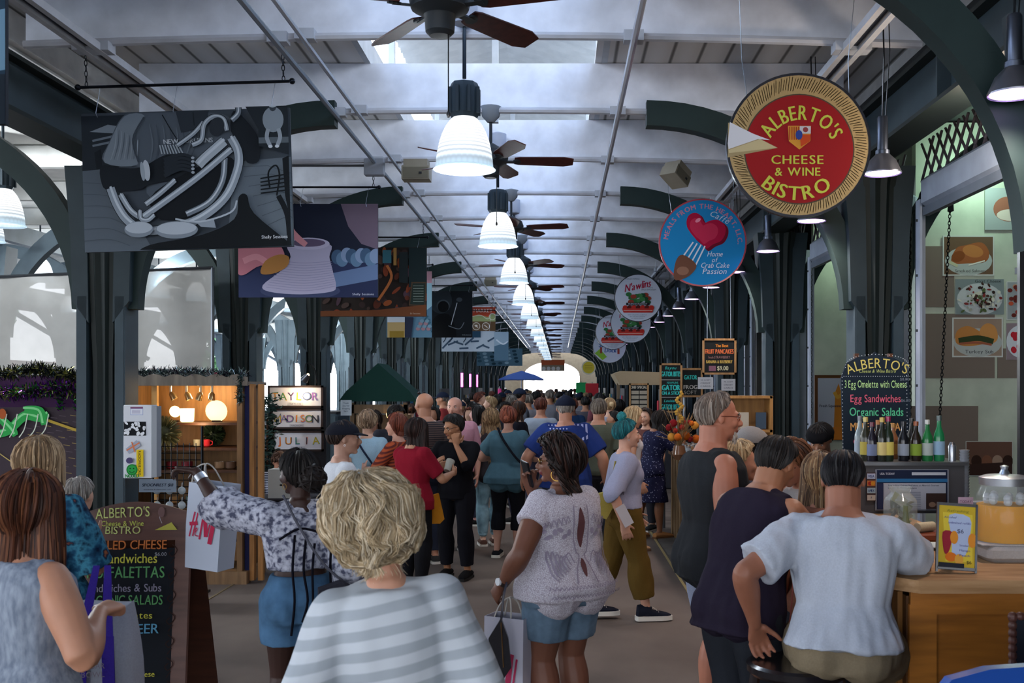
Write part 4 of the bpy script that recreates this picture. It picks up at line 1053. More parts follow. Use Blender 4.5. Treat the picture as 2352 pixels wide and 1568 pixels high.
def p18x(root, K, p):
    s = [o for o in root.children if o.name.startswith('t_shirt')][0]
    a = Art(-50, 0, 50, 100, .5, .5, .0004); col = '#9fa6c9'
    for i in range(6):
        for j in range(5): a.ell(-34+i*6.4+(j % 2)*2, 16+j*6.4, 1.5, 1.5, col, n=8)
    for i in range(5): a.poly([(6+i*8, 14), (10+i*8, 14), (10+i*8, 50-i*2), (6+i*8, 52-i*2)], '#8f96bd')
    c, R = K['sp'](.27); decal(s, a, Matrix.Translation(c) @ R.to_4x4() @ Tr(0, -.35, .12), 'stars_and_bars', root, 'faded stars and stripes print')
P18 = dict(label='broad person in royal blue T-shirt with stars print and navy cap, back turned', at=(.06, 10.4), rz=4, H=1.80, sex='m', bulk=1.3, belly=1.0, armk=1.25, skin='#b07c64', vox=.009, hair=dict(col=GRY, locks=60, vol=.03), cap=dict(mat=C('#161b2b'), z=.28), armR=((.40, .06, .92), (.7, -1, 0)), armL=((-.42, .10, .95), (-.7, -1, 0)),
    top=dict(mat=M('#22346e', 'cloth'), sleeve=.85, ease=.035, sease=.05, hem=-.05, fold=.012, name='t_shirt'), bottom=dict(mat=C('#3a3f4a'), len=.9), shoe=dict(mat=C('#333333')), extra=(p18x,))
build_person(P18)
P19 = dict(label='person with greying hair in olive T-shirt next to the broad person in blue', at=(.44, 11.7), rz=-12, H=1.755, sex='m', bulk=1.2, skin='#a9775e', hair=dict(col=('#3d352e', '#5f554c', '#857a6e'), locks=160, vol=.05), top=dict(mat=M('#4f5347', 'cloth'), sleeve=.8, ease=.03), bottom=dict(mat=C('#33353d')), shoe=dict(mat=C('#333333')))
build_person(P19)
P20 = dict(label='blond person in white top and pale shorts behind the blue-green hair', at=(.80, 11.85), rz=-75, H=1.66, sex='f', skin='#bd8d74', hpitch=14, hair=dict(col=BLD, locks=220, vol=.14, L=.10, fall=60), top=dict(mat=C('#c7c6cc'), sleeve=.4), bottom=dict(mat=C('#b9a397'), len=.5), shoe=dict(mat=C('#b08a6a'), sole='#6b5242'))
build_person(P20)
P20b = dict(label='person with dark wavy hair by the flower stall, partly hidden', at=(1.12, 13.5), rz=150, H=1.60, sex='f', skin=LT, hair=dict(col=DKB, locks=160, vol=.16, L=.1), top=dict(mat=C('#5d3b36')), bottom=dict(mat=C('#33353d')), shoe=dict(mat=C('#333333')))
build_person(P20b)
P21 = dict(label='person with long dark curls in a navy and white floral dress reaching to the stall', at=(1.12, 12.75), rz=-62, H=1.60, sex='f', bulk=1.05, skin='#8a5d45', lean=10, hpitch=18, armR=((.10, .42, 1.20), (.6, -.2, -1)), armL=((-.12, .42, 1.18), (-.6, -.2, -1)), footL=(-.08, -.18, .085), footR=(.06, .08, .072),
    hair=dict(col=BLK, L=.22, locks=320, vol=.2, fall=35, curl=7), top=dict(mat=dots, sleeve=.8, ease=.022, name='dress_top'), bottom=dict(mat=dots, skirt=.24, fl=.035, fold=.012, rise=.09, name='dress_skirt'), shoe=dict(mat=C('#a9764a'), sole='#6b4a32'))
build_person(P21)
P22 = dict(neckk=.040, label='tall person with glasses and white goatee in a black sleeveless shirt', at=(.80, 5.45), rz=-78, H=1.865, sex='m', bulk=1.12, armk=1.2, skin='#a76c55', vox=.0065, hyaw=-6, hpitch=4, belly=.9, armR=((.20, .18, .98), (.6, -1, -.2)), armL=((-.15, .4, 1.12), (-.6, -.4, -1)),
    hair=dict(col=('#4a3e36', '#6b5e54', '#8d8277'), locks=300, vol=.03, front=36, sidea=84, back=146, L=.03, fall=112, backpush=-.25), glasses=dict(frame='#8c4a3a'),
    top=dict(mat=C('#26282b'), sleeve=0, ease=.03, hem=-.06, fold=.012, name='sleeveless_shirt'), bottom=dict(mat=C('#8f97ad'), len=.85, ease=.02, lease=.05, name='plaid_shorts'), shoe=dict(mat=C('#333333')), extra=(goatee,))
build_person(P22)
P23 = dict(neckk=.039, label='person with short black hair in a dark purple sleeveless shirt leaning on the bar', at=(.84, 4.62), rz=-52, H=1.71, sex='m', bulk=1.08, armk=1.25, skin='#9d6a4e', vox=.0065, lean=24, hpitch=2, hyaw=6, hipy=-.06, armR=((.08, .50, 1.17), (.5, -.3, -1)), armL=((-.30, .46, 1.17), (-.6, -.3, -1)), footR=(.12, -.1, .078), footL=(-.12, -.02, .078),
    hair=dict(col=BLK, locks=340, vol=.06, front=46, sidea=80, back=148, L=.03, fall=112, backpush=-.25), top=dict(mat=M('#221c2a', 'cloth'), sleeve=0, ease=.028, hem=-.07, fold=.010, name='sleeveless_shirt'), bottom=dict(mat=C('#23262c'), len=1.05, ease=.02, lease=.05, name='shorts'), shoe=dict(mat=C('#333333')),
    extra=(lambda root, K, p: MB(M('#8a4a44', 'cloth')).tube(spline([(.19, -.02, 1.24), (.235, .0, 1.14), (.25, -.01, 1.0), (.235, -.02, .80)], 4), .003, 4).build('red_seam', root),))
build_person(P23)
P24 = dict(neckk=.041, label='person in a white T-shirt and khaki cargo shorts sitting on a bar stool', at=(1.135, 4.18), rz=-14, H=1.75, sex='m', bulk=1.10, armk=1.15, legk=1.15, skin='#8f5c46', vox=.0065, lean=12, hipz=.815, hpitch=6, hyaw=-6,
    armR=((.10, .42, 1.135), (1.0, .1, -.5)), handR=dict(n=(0, 0, -1), curl=.5), armL=((-.35, .02, .88), (-.8, -1, .2)), handL=dict(n=(.3, -.6, 0), curl=.6), footR=(.18, .30, .26), footL=(-.12, .40, .30), kneeR=(.35, 1, .3), kneeL=(-.2, 1, .3),
    hair=dict(col=('#0b0a0b', '#131114', '#1d1a1c'), locks=220, vol=.015, front=44, sidea=84, back=150, L=.03, fall=112, backpush=-.25), top=dict(mat=M('#aab0bb', 'cloth'), sleeve=.80, ease=.024, sease=.045, hem=.0, hemx=.035, fold=.012, fs=(13, 13, 4), name='t_shirt'),
    bottom=dict(mat=M('#7d705a', 'cloth'), rise=.05, len=1.0, ease=.012, lease=.05, fold=.010, name='cargo_shorts'), shoe=dict(mat=C('#333333')))
r24 = build_person(P24)
P25 = dict(label='blond person with a round face between the tall person and the dark purple shirt', at=(.985, 5.78), rz=-100, H=1.575, sex='f', bulk=1.05, skin='#b9856c', hyaw=8, hair=dict(col=BLD, locks=260, vol=.16, L=.04, fall=70), top=dict(mat=C('#7d6a62')), bottom=dict(mat=C('#33353d')), shoe=dict(mat=C('#333333')), vox=.008)
build_person(P25)
P26 = dict(label='person with wavy brown hair and white top leaning in close to the dark purple shirt', at=(1.36, 5.62), rz=118, H=1.62, sex='f', skin='#b57c62', vox=.008, hpitch=20, lean=10, hair=dict(col=('#3a2318', '#5f3c28', '#86593c'), locks=300, vol=.17, L=.06, curl=4), top=dict(mat=C('#c2bbb6'), sleeve=0), bottom=dict(mat=C('#33353d')), shoe=dict(mat=C('#333333')))
build_person(P26)
P27 = dict(label='person with long straight streaked brown hair beside the white T-shirt', at=(1.27, 5.08), rz=0, H=1.56, sex='f', skin='#b57c62', vox=.008, hair=dict(col=('#4a3526', '#7d6146', '#a58a66'), locks=420, vol=.12, L=.34, fall=30), top=dict(mat=C('#8b5d4a'), sleeve=0), bottom=dict(mat=C('#33353d')), shoe=dict(mat=C('#333333')))
build_person(P27)
P28 = dict(label='seller with a black cap behind the bar beneath the chalkboard', at=(1.98, 7.85), rz=150, H=1.63, sex='m', skin='#8a5f48', hpitch=30, hair=dict(col=BLK, locks=120, vol=.12), cap=dict(mat=C('#0d0d10'), v=.08, brim=0), top=dict(mat=C('#0f0f13'), sleeve=1), bottom=dict(mat=C('#15151a')), shoe=dict(mat=C('#333333')))
build_person(P28)
P29 = dict(label='person in grey cap seen between the tall person and the dark green column', at=(1.13, 6.2), rz=-70, H=1.64, sex='m', skin='#9d6a4e', hair=dict(col=BLK, locks=60, vol=.04), cap=dict(mat=C('#7d7a78'), bmat=C('#8c857c')), top=dict(mat=C('#3a3a42')), bottom=dict(mat=C('#33353d')), shoe=dict(mat=C('#333333')))
build_person(P29)
P30 = dict(label='seller with short brown hair in black striped top bent over the framed names', at=(-3.27, 12.05), rz=-150, H=1.62, sex='f', skin='#a06f58', hipz=.42, lean=14, hpitch=28, footR=(.1, .42, .07), footL=(-.1, .42, .07), hair=dict(col=('#2e1c14', '#4a3022', '#5f4030'), locks=200, vol=.14, curl=4), top=dict(mat=stripe_bw, sleeve=1), bottom=dict(mat=C('#33353d')), shoe=dict(mat=C('#333333')))
build_person(P30)

# people further down the hall, each built or copied with own colours
def archetype(seed, sex, hair, **k):
    d = dict(label='person', at=(0, -40), H=1.7, sex=sex, vox=.014, hair=hair, skin=LT, top=dict(mat=C('#888888'), sleeve=.9, fold=.004), bottom=dict(mat=C('#333344'), fold=.003), shoe=dict(mat=C('#222222')), seed=seed); d.update(k)
    return build_person(d)
hA = dict(col=BRN, locks=50, vol=.10)
ARC = {'m': archetype(1, 'm', dict(col=DKB, locks=60, vol=.06)), 'M': archetype(2, 'm', dict(col=DKB, locks=60, vol=.06), bulk=1.2, footL=(-.1, -.2, .09), armR=((.1, .3, 1.05), (1, 0, -1))),
       'f': archetype(3, 'f', dict(col=BRN, locks=90, vol=.12, L=.28, fall=45)), 'F': archetype(4, 'f', dict(col=BRN, locks=80, vol=.10, bun=(0, -.9, .3, .33)), footR=(.1, .2, .08)),
       'c': archetype(5, 'm', dict(col=DKB, locks=30, vol=.03), cap=dict(mat=C('#223044')), bulk=1.1), 'g': archetype(6, 'f', dict(col=BRN, locks=80, vol=.16), armL=((-.1, .3, 1.1), (-1, 0, -1)), bulk=1.1)}
HC = {'dark': BLK, 'brown': BRN, 'blond': BLD, 'grey': GRY, 'red': RED}
used = set()
def crowd(kind, px, top, Y, rz, hair, shirt, trouser, skin, label, group=None, X=None):
    src = ARC[kind]; z = CZ-(top-888)*Y/F; sc = z/1.72 if top else 1
    if kind in used: r = dup(src)
    else: r = src; used.add(kind)
    r.location = ((X if X is not None else wx(px, Y)), Y, 0); r.rotation_euler = (0, 0, math.radians(rz)); r.scale = (sc,)*3; r['label'] = label
    if group: r['group'] = group
    elif 'group' in r: del r['group']
    for o in r.children_recursive:
        n = o.name.split('.')[0]
        def setm(i, m): o.material_slots[i].link = 'OBJECT'; o.material_slots[i].material = m
        if n == 'hair':
            for i, q in enumerate(('hair',)*len(o.material_slots)): setm(i, M(HC[hair][i % 3], 'hair'))
        elif n == 'shirt': setm(0, C(shirt))
        elif n == 'trousers': setm(0, C(trouser))
        elif n == 'body': setm(0, M(skin, 'skin'))
        elif n in ('cap', 'brim'): setm(0, C('#1b2233'))
    return r
LIST = [('f', 995, 925, 13.6, 175, 'dark', '#3a3540', '#222233', TAN, 'dark-haired person peering over beside the pink shirt'),
    ('f', 1098, 922, 14.0, 80, 'dark', '#c9ccd6', '#333344', '#d09a92', 'person with black hair and white shirt facing left near the long curls'),
    ('f', 1080, 928, 15.5, 160, 'red', '#8b5a50', '#333344', LT, 'person with auburn hair partly behind the pink shirt'),
    ('m', 1085, 914, 17.0, 0, 'dark', '#6f9ab8', '#333344', TAN, 'person in light blue shirt beyond the pink shirt'),
    ('g', 1127, 904, 18.0, 90, 'blond', '#5d5a50', '#333344', LT, 'person with light sandy hair above the long curls'),
    ('f', 1142, 900, 21.0, 30, 'dark', '#a9a7ae', '#333344', LT, 'person with dark hair and white scarf below the blue umbrella'),
    ('g', 1160, 916, 16.0, 200, 'dark', '#22242c', '#222233', TAN, 'person in black behind the teal T-shirt'),
    ('m', 1176, 900, 17.5, 10, 'grey', '#6c7078', '#333344', LT, 'person in grey hood under the umbrella edge'),
    ('c', 1193, 885, 19.0, -60, 'dark', '#5d6470', '#333344', '#b07c64', 'tall person in dark cap above the pale face'),
    ('f', 1190, 912, 14.2, 70, 'brown', '#1c1d26', '#222233', '#d6bda6', 'person with pale face in dark jacket just beyond the teal T-shirt'),
    ('m', 1213, 897, 19.5, 0, 'grey', '#77757c', '#333344', TAN, 'person with grey hair right of the dark cap'),
    ('M', 1242, 904, 14.8, -15, 'red', '#8d97a5', '#333344', '#b07c64', 'balding person in blue-grey T-shirt left of the broad person in blue'),
    ('m', 1262, 889, 22.0, 5, 'grey', '#7a7c86', '#333344', TAN, 'person in grey hood in front of the bright exit'),
    ('m', 1284, 893, 26.0, 0, 'dark', '#3f4654', '#222233', TAN, 'dark figure in front of the bright exit, left one'),
    ('f', 1306, 893, 29.0, 0, 'dark', '#4f4a54', '#222233', TAN, 'dark figure in front of the bright exit, right one'),
    ('g', 1372, 914, 14.6, 10, 'brown', '#7a5d4a', '#333344', TAN, 'person with auburn hair beyond the olive T-shirt'),
    ('f', 1377, 896, 19.0, 20, 'dark', '#6b3b44', '#222233', TAN, 'person with dark hair in wine top beyond the olive T-shirt'),
    ('F', 1400, 906, 16.0, 15, 'blond', '#9a9dad', '#333344', LT, 'blond person in striped top left of the awning'),
    ('m', 1412, 935, 14.4, 80, 'dark', '#334a70', '#222233', TAN, 'bearded person in blue shirt looking left'),
    ('m', 1345, 904, 20.0, 0, 'dark', '#55525a', '#222233', TAN, 'person in grey beyond the navy cap'),
    ('c', 1330, 897, 24.0, 0, 'dark', '#8a8a92', '#222233', LT, 'person with cap and pale shirt right of the exit glow')]
for a in LIST: crowd(*a)
rc = random.Random(21); pos = [(wx(a[1], a[3]), a[3]) for a in LIST]; HN = list(HC)
cols = ['#2b2f3a', '#5d6470', '#8d97a5', '#6b3b44', '#3f5a4a', '#9a8f86', '#b3b6bf', '#274066', '#7a2d2d', '#20222b', '#8a7a50', '#4f4a54']
CN = dict(zip(cols, ('navy-black', 'slate', 'blue-grey', 'wine', 'dark green', 'taupe', 'light grey', 'blue', 'red', 'black', 'olive', 'plum')))
for i in range(84):
    for q in range(30):
        Y = 16.5+i*.55+rc.uniform(-.6, .6); X = rc.uniform(-2.4, 1.15)
        if Y < 20 and -1.2 < X < .2: X -= 1.4
        if all(abs(X-a)+abs(Y-b) > .95 for a, b in pos): break
    pos.append((X, Y))
    k = rc.choice('mMfFcg'); h = rc.choice(HN); sc_ = rc.choice(cols); fz = rc.choice((0, 0, 180, 170, -20, 20, 90, -90))
    lab = 'distant %s-haired person in %s top, %s, %s, %s' % (h, CN[sc_], 'seen from behind' if abs(fz) < 30 else 'facing this way' if fz > 100 else 'turned sideways', 'left of the hall' if X < -1.6 else 'right of the hall' if X > .1 else 'mid-hall', 'front rows' if Y < 26 else 'middle rows' if Y < 42 else 'far rows'); tz = rc.choice(('#222633', '#2b2b2b', '#3d4a5e'))
    r = crowd(k, 0, 0, Y, fz, h, sc_, tz, rc.choice((LT, TAN, '#7a5140')), lab, 'distant crowd toward the far exit', X=X)
    r.scale = (rc.uniform(.92, 1.06),)*3
# ---------------------------------------------------------------- hanging pictures over the left side
def hang(label, u0, v0, u1, v1, Y, fn, roll=0, group='printed pictures hanging over the left side', bar=None, cat='banner', zb=4.565):
    w, h = (u1-u0)*Y/F, (v1-v0)*Y/F
    t = thing('hanging_picture', label, cat, (wx((u0+u1)/2, Y), Y, wz(v0, Y)), 0, group); t.rotation_euler = (0, math.radians(roll), 0)
    MB(M('#2a2f36', 'flat')).box((0, .012, -h/2), (w, .02, h)).build('board', t, smooth=0)
    a = Art(u0, v0, u1, v1, w, h); fn(a); a.build('printed_picture', t)
    zt = zb-t.location.z; b0, b1 = bar or (-w/2, w/2); zbz = (4.08-t.location.z)*.62
    b = MB(M('#20242c', 'metal')); b.tube([(b0, .01, zbz), (b1, .01, zbz)], .011, 8); b.ball((b0-.01, .01, zbz), .022).ball((b1+.01, .01, zbz), .022); b.build('hanging_bar', t)
    for x in (b0+.05, b1-.05):
        b = MB(M('#20242c', 'metal')); n = 16
        for k in range(n):
            z = zbz+(zt-zbz)*(k+.5)/n; T = Tr(x, .01, z) @ Matrix.Rotation(PI/2*(k % 2), 4, 'Z'); s = (zt-zbz)/n*.62
            b.tube([(.010*math.cos(a_), 0, s*math.sin(a_)) for a_ in [2*PI*i/8 for i in range(9)]], .0032, 4, T)
        b.build('chain', t)
    b = MB(M('#8a929c', 'metal'))
    for x in (-w*.42, -w*.05, w*.42): b.tube([(x+.02, .01, zbz), (x-.01, -.008, .0), (x, -.008, -.03)], .002, 4)
    b.build('wire', t, kind='stuff'); return t
def pic1(a):
    z = lambda *q: [(x/2.614, y/2.614) for x, y in q]
    a.rect(180, 240, 670, 590, '#434b54'); a.poly(z((480, 680), (760, 680), (700, 1010), (480, 1010)), '#262c33')
    a.poly(z((535, 775), (645, 735), (730, 750), (700, 790)), '#7b858f'); a.line(z((550, 830), (700, 800)), 5, '#6b757f'); a.line(z((550, 860), (690, 835)), 5, '#6b757f')
    a.poly(z((560, 900), (600, 880), (610, 1100), (580, 1110)), '#1c2127')
    a.poly(z((480, 1010), (620, 1000), (900, 1500), (480, 1530)), '#59626b'); a.poly(z((1400, 980), (1745, 960), (1745, 1500), (1350, 1400)), '#616b74')
    for i in range(7): a.line(z((1430+i*25, 1010+i*60), (1600+i*20, 1010+i*50), (1740, 1060+i*45)), 1.2, '#4a535b', False)
    for i in range(6): a.line(z((490, 1080+i*70), (640, 1100+i*65), (760, 1190+i*55)), 1.4, '#4c555d')
    a.poly(spline(z((740, 690), (860, 675), (1240, 680), (1400, 740), (1430, 980), (1300, 1200), (900, 1190), (860, 1010), (620, 960), (650, 850)), 4, True), '#545d67')
    a.poly(spline(z((750, 690), (870, 690), (800, 830), (820, 980), (625, 965), (660, 840)), 4, True), '#78828c')
    for i in range(9): a.line(z((700+i*16, 760+i*9), (690+i*17, 860), (660+i*20, 950)), [1, 3, 1], ('#8a949e', '#59636d')[i % 2])
    for i in range(8): a.line(z((900+i*40, 740+i*6), (915+i*38, 860), (900+i*34, 960)), [1, 4, 1], ('#626c76', '#48515b')[i % 2])
    a.line(z((870, 700), (800, 830), (830, 970)), 4, '#3c444d'); a.poly(z((1060, 670), (1260, 670), (1230, 800), (1180, 780), (1090, 800)), '#30373f')
    a.line(z((980, 690), (1040, 800), (1080, 860)), 2.5, '#1c2127'); a.line(z((1165, 680), (1170, 760)), 2.5, '#22282e')
    a.text('NEW', 394, 331, 15, '#b9c1c8', bold=.08, shear=-.1); a.text('ORLEANS', 457, 330, 15, '#aab3bb', bold=.08)
    for i in range(8): a.line(z((960+i*16, 872), (972+i*18, 925)), 3, '#9aa4ad', False)
    a.poly(spline(z((610, 985), (720, 1000), (850, 1000), (1000, 930), (1140, 950), (1170, 1000), (1150, 1060), (1010, 1085), (880, 1110), (830, 1135), (650, 1135), (605, 1080)), 4, True), '#1d2228')
    a.poly(spline(z((1410, 680), (1500, 760), (1560, 870), (1550, 985), (1480, 990), (1455, 900), (1390, 800)), 4, True), '#1b2026')
    a.poly(spline(z((900, 1180), (1100, 1050), (1350, 950), (1410, 1050), (1200, 1270), (960, 1320)), 4, True), '#15191e')
    def pipe(pts, w, c='#8f99a3'):
        a.line(z(*pts), [w+3, w+3], '#20262c'); a.line(z(*pts), w, c); a.line([(x, y-w*.18) for x, y in z(*pts)], w*.28, '#bcc5cd')
    pipe(((660, 1120), (700, 1230), (760, 1320), (860, 1380), (1000, 1370), (1180, 1320), (1340, 1200), (1420, 1040), (1430, 930), (1390, 840)), 19, '#8d97a1')
    pipe(((720, 1160), (780, 1260), (850, 1310)), 12); pipe(((1110, 1290), (1250, 1220), (1330, 1100), (1350, 960)), 13, '#6f7983')
    pipe(((1190, 1000), (1230, 960), (1350, 860)), 22, '#a2acb5'); pipe(((850, 1300), (1000, 1200), (1200, 1060), (1390, 910)), 14); pipe(((870, 1225), (960, 1160), (1050, 1085)), 11)
    pipe(((835, 1260), (840, 1310), (880, 1320), (920, 1290)), 9); pipe(((1070, 880), (1170, 810), (1230, 745)), 9); pipe(((1160, 880), (1215, 850), (1235, 760), (1290, 715), (1350, 730), (1370, 800)), 10)
    a.ell(1310/2.614, 775/2.614, 17, 22, '#2b3138', .3); pipe(((1400, 740), (1440, 700), (1440, 650)), 12, '#6b757f')
    for i in range(5): a.line(z((990, 965+i*24), (1090, 935+i*22), (1165, 955+i*22)), [9, 6], '#262c33'); a.ell(1162/2.614, (957+i*22)/2.614, 4, 3, '#9aa4ad')
    a.ell(885/2.614, 1025/2.614, 8, 24, '#b3bbc3', -.1); a.ell(862/2.614, 1030/2.614, 5, 22, '#99a3ac', -.1)
    a.poly(spline(z((890, 1470), (1200, 1420), (1400, 1330), (1430, 1200), (1480, 1190), (1520, 1300), (1745, 1500), (1745, 1530), (900, 1530)), 4, True), '#12161a')
    for cx, cy, rx, ry in ((830, 1375, 86, 48), (1055, 1385, 128, 52)): a.ell(cx/2.614, cy/2.614, rx/2.614, ry/2.614, '#7d8791'); a.ell(cx/2.614, (cy-10)/2.614, rx/2.8, ry/3.6, '#a9b2bb')
    a.poly(z((1170, 1340), (1280, 1330), (1290, 1380), (1200, 1370)), '#8d97a1'); a.line(z((1050, 1320), (1200, 1340), (1380, 1290), (1420, 1220)), 4, '#aab3bc')
    a.poly(z((1480, 650), (1745, 650), (1745, 960), (1560, 900), (1560, 800)), '#23292f'); a.rect(1560/2.614, 850/2.614, 1745/2.614, 885/2.614, '#596269')
    a.ell(1650/2.614, 745/2.614, 24, 29, '#818b94'); a.ell(1650/2.614, 670/2.614, 8, 10, '#3b4249'); a.ell(1650/2.614, 658/2.614, 10, 6, '#aab3bb')
    for s in (-1, 1): a.line(z((1650+s*30, 800), (1650+s*40, 850), (1650+s*22, 900)), 9, '#9099a2'); a.ell((1650+s*20)/2.614, 905/2.614, 5, 3.4, '#c5ccd2')
    for i in range(5): a.line(z((1565, 1095+i*22), (1745, 1070+i*24)), 3.4, '#15191d', False)
    a.line(z((1620, 1150), (1615, 1060), (1660, 1020), (1680, 1080), (1660, 1200)), 4, '#15191d'); a.line(z((1670, 1200), (1720, 1320), (1730, 1500)), 12, '#14181c'); a.poly(z((1700, 980), (1745, 960), (1745, 1400), (1710, 1200)), '#15191d')
    a.text('Shelly Sessions', 628, 556, 10.5, '#cfd4d9', fit=60)
def pic2(a):
    a.rect(540, 460, 875, 690, '#1d2233'); a.poly([(780, 460), (875, 460), (875, 575), (830, 560), (800, 520)], '#6d5f70'); a.rect(540, 600, 875, 690, '#2b3352')
    for i in range(9): a.ell(775+i*11, 590+6*math.sin(i*2), 14, 17, ('#3f5873', '#5b7894', '#7b8fae')[i % 3])
    a.poly([(700, 640), (875, 605), (875, 640), (760, 665)], '#5e7396'); a.poly([(740, 665), (875, 640), (875, 690), (700, 690)], '#252c4a')
    a.ell(690, 668, 92, 20, '#39415f'); a.poly(spline([(664, 560), (668, 590), (648, 620), (604, 655), (620, 670), (690, 676), (760, 670), (772, 656), (764, 620), (757, 590), (756, 560)], 4, True), '#a7a3bb')
    for i in range(12): a.line([(650-i*3.4, 600+i*5.4), (700, 604+i*5.8), (762+i*.8, 600+i*5.2)], 1, '#8a86a2')
    a.ell(709, 560, 49, 14, '#b3afc6'); a.ell(709, 558, 39, 9, '#5c5068')
    a.poly(spline([(548, 560), (600, 548), (640, 560), (655, 590), (640, 622), (600, 610), (560, 632), (545, 620)], 4, True), '#b7747f'); a.line([(560, 600), (590, 590), (618, 606)], 14, '#cd8d95')
    a.line([(655, 505), (672, 535), (704, 563)], [22, 12], '#c98890'); a.poly(spline([(610, 600), (640, 585), (664, 590), (660, 612), (630, 628), (600, 628)], 4, True), '#a5743e')
    a.text('Shelly Sessions', 835, 678, 7, '#b9bed0', fit=50)
def pic3(a):
    r = random.Random(2); a.rect(730, 560, 985, 735, '#2b2421')
    for i in range(90):
        u, v = r.uniform(738, 975), r.uniform(575, 727); c = r.choice(('#5b2f22', '#7a3a24', '#3a2c2a', '#4b3b35', '#2a3235', '#8c4a28', '#4d3a44')); a.ell(u, v, r.uniform(4, 14), r.uniform(3, 9), c, r.uniform(0, 3))
    a.rect(880, 575, 900, 605, '#3a6b78'); a.rect(905, 570, 912, 610, '#9a7440'); a.line([(870, 690), (900, 640), (890, 610)], 6, '#b0683a'); a.rect(918, 580, 938, 650, '#20282a'); a.rect(940, 570, 980, 660, '#1d2a2c')
    a.poly([(946, 648), (980, 648), (978, 705), (940, 702)], '#4b3b2c'); a.poly([(949, 651), (978, 651), (976, 701), (943, 699)], '#24302c')
    for i in range(7): a.line([(950, 657+i*6), (974, 657+i*6)], 1.2, '#7d8a80', False)
    a.poly([(870, 712), (980, 700), (980, 727), (738, 727), (738, 715)], '#6b3f26'); a.text('Ed Sessions', 955, 722, 5, '#b0a090')
def pic4(a):
    a.rect(885, 618, 995, 780, '#52748a'); a.poly([(950, 640), (995, 623), (995, 700), (970, 720)], '#8fb5c4'); a.rect(980, 623, 992, 650, '#c99aa5')
    for i in range(10): a.line([(955+i*4, 700+i*7), (968+i*3, 690+i*7)], 3, '#2d5668', False); a.ell(960+i*3, 755-(i % 4)*6, 5, 4, ('#8d6f78', '#6a8a9b')[i % 2])
    a.rect(890, 728, 930, 775, '#9b855a'); a.rect(890, 728, 930, 740, '#a9b0b8'); a.rect(895, 760, 928, 775, '#7a6324'); a.poly([(930, 728), (950, 728), (945, 775), (930, 775)], '#22283a')
def pic5(a):
    a.rect(985, 660, 1090, 780, '#181c20'); a.ell(1012, 690, 26, 30, '#2c3338'); a.ell(1018, 702, 15, 14, '#4a5258'); a.ell(1018, 704, 13, 13, '#0c0e10'); a.poly(spline([(992, 740), (1008, 722), (1030, 722), (1042, 740), (1045, 778), (990, 778)], 4, True), '#0b0d0f')
    a.line([(1050, 695), (1036, 746)], 1.6, '#b9c0c5', False); a.line([(1030, 748), (1055, 755), (1066, 740)], 1.4, '#7e868c'); a.ell(1055, 688, 7, 5, '#3d454b'); a.text('Shelly Sessions', 1072, 770, 3.4, '#9aa2a8')
def pic6(a):
    a.rect(1080, 700, 1142, 765, '#b8482f'); a.poly([(1080, 727), (1100, 722), (1120, 728), (1142, 718), (1142, 740), (1080, 740)], '#8d9a6a'); a.line([(1083, 727), (1105, 724), (1120, 732), (1140, 722)], 1.2, '#d6d2c4'); a.ell(1131, 727, 8, 8, '#d0cabb'); a.ell(1131, 727, 6.4, 6.4, '#8d9a6a')
    a.text('MARKET', 1110, 717, 11, '#e4ddd2', fit=44, bold=.06); a.rect(1080, 738, 1142, 765, '#5c4630')
    for u in (1094, 1116): a.ell(u, 749, 9, 9, '#c9c3b8'); a.ell(u, 749, 7.6, 7.6, '#6a5644'); a.line([(u-4, 746), (u+4, 752)], 1.6, '#d6d0c6', False)
    a.ell(1094, 748, 3, 2.4, '#d6d0c6')
def pic7(a):
    a.rect(1010, 755, 1140, 812, '#a9b7c4'); 
    for i in range(9): a.line([(1016+i*13, 800-(i % 3)*8), (1040+i*12, 775+(i % 4)*8)], 4, '#3b4f63')
    for u in (1022, 1036, 1068): a.line([(u, 762), (u+2, 776), (u-4, 786)], 2, '#20303f')
    a.rect(1085, 760, 1104, 775, '#27465c')
def pic8(a):
    a.rect(1130, 760, 1172, 850, '#8fa6b8'); a.poly([(1135, 795), (1168, 785), (1168, 830), (1135, 830)], '#4d6b80'); a.line([(1140, 780), (1155, 790), (1166, 784)], 3, '#c9d5de')
def pic9(a):
    a.rect(1090, 798, 1200, 845, '#3c5a6b')
    for i in range(24): a.ell(1096+(i*17) % 100, 805+(i*7) % 34, 5, 3, ('#24404f', '#6d8797', '#16303e')[i % 3])
def pic0(a):
    a.rect(-900, -500, 30, 300, '#1f3343'); a.poly([(-200, 60), (12, 20), (12, 160), (-200, 200)], '#5f7f95'); a.poly([(-400, 190), (12, 170), (12, 285), (-400, 285)], '#16202a')
hang('large black and white picture of a musician with a brass horn', 186, 254, 665, 573, 7.3, pic1, roll=-1.7, bar=(-.74, .74))
hang('picture of hands shaping a pale clay pot', 548, 468, 868, 683, 11.1, pic2, bar=(-.9, .74))
hang('dark brown picture of a market stall with bread and chalkboard', 738, 568, 980, 727, 14.95, pic3)
hang('narrow picture with pale blue and yellow houses', 888, 623, 992, 775, 18.5, pic4)
hang('dark picture of a curly-haired silhouette holding a bow', 992, 668, 1085, 775, 22.3, pic5)
hang('orange and green market banner with two round icons', 1083, 705, 1138, 760, 27.0, pic6)
hang('pale picture of a street with tree shadows', 1014, 760, 1135, 807, 26.2, pic7)
hang('pale blue snowy banner beyond the street picture', 1135, 762, 1168, 828, 31.0, pic8)
hang('wide blue-grey picture far down the left side', 1095, 800, 1200, 840, 34.0, pic9)
hang('edge of a dark blue picture nearest on the left', -590, -350, 12, 285, 3.62, pic0)

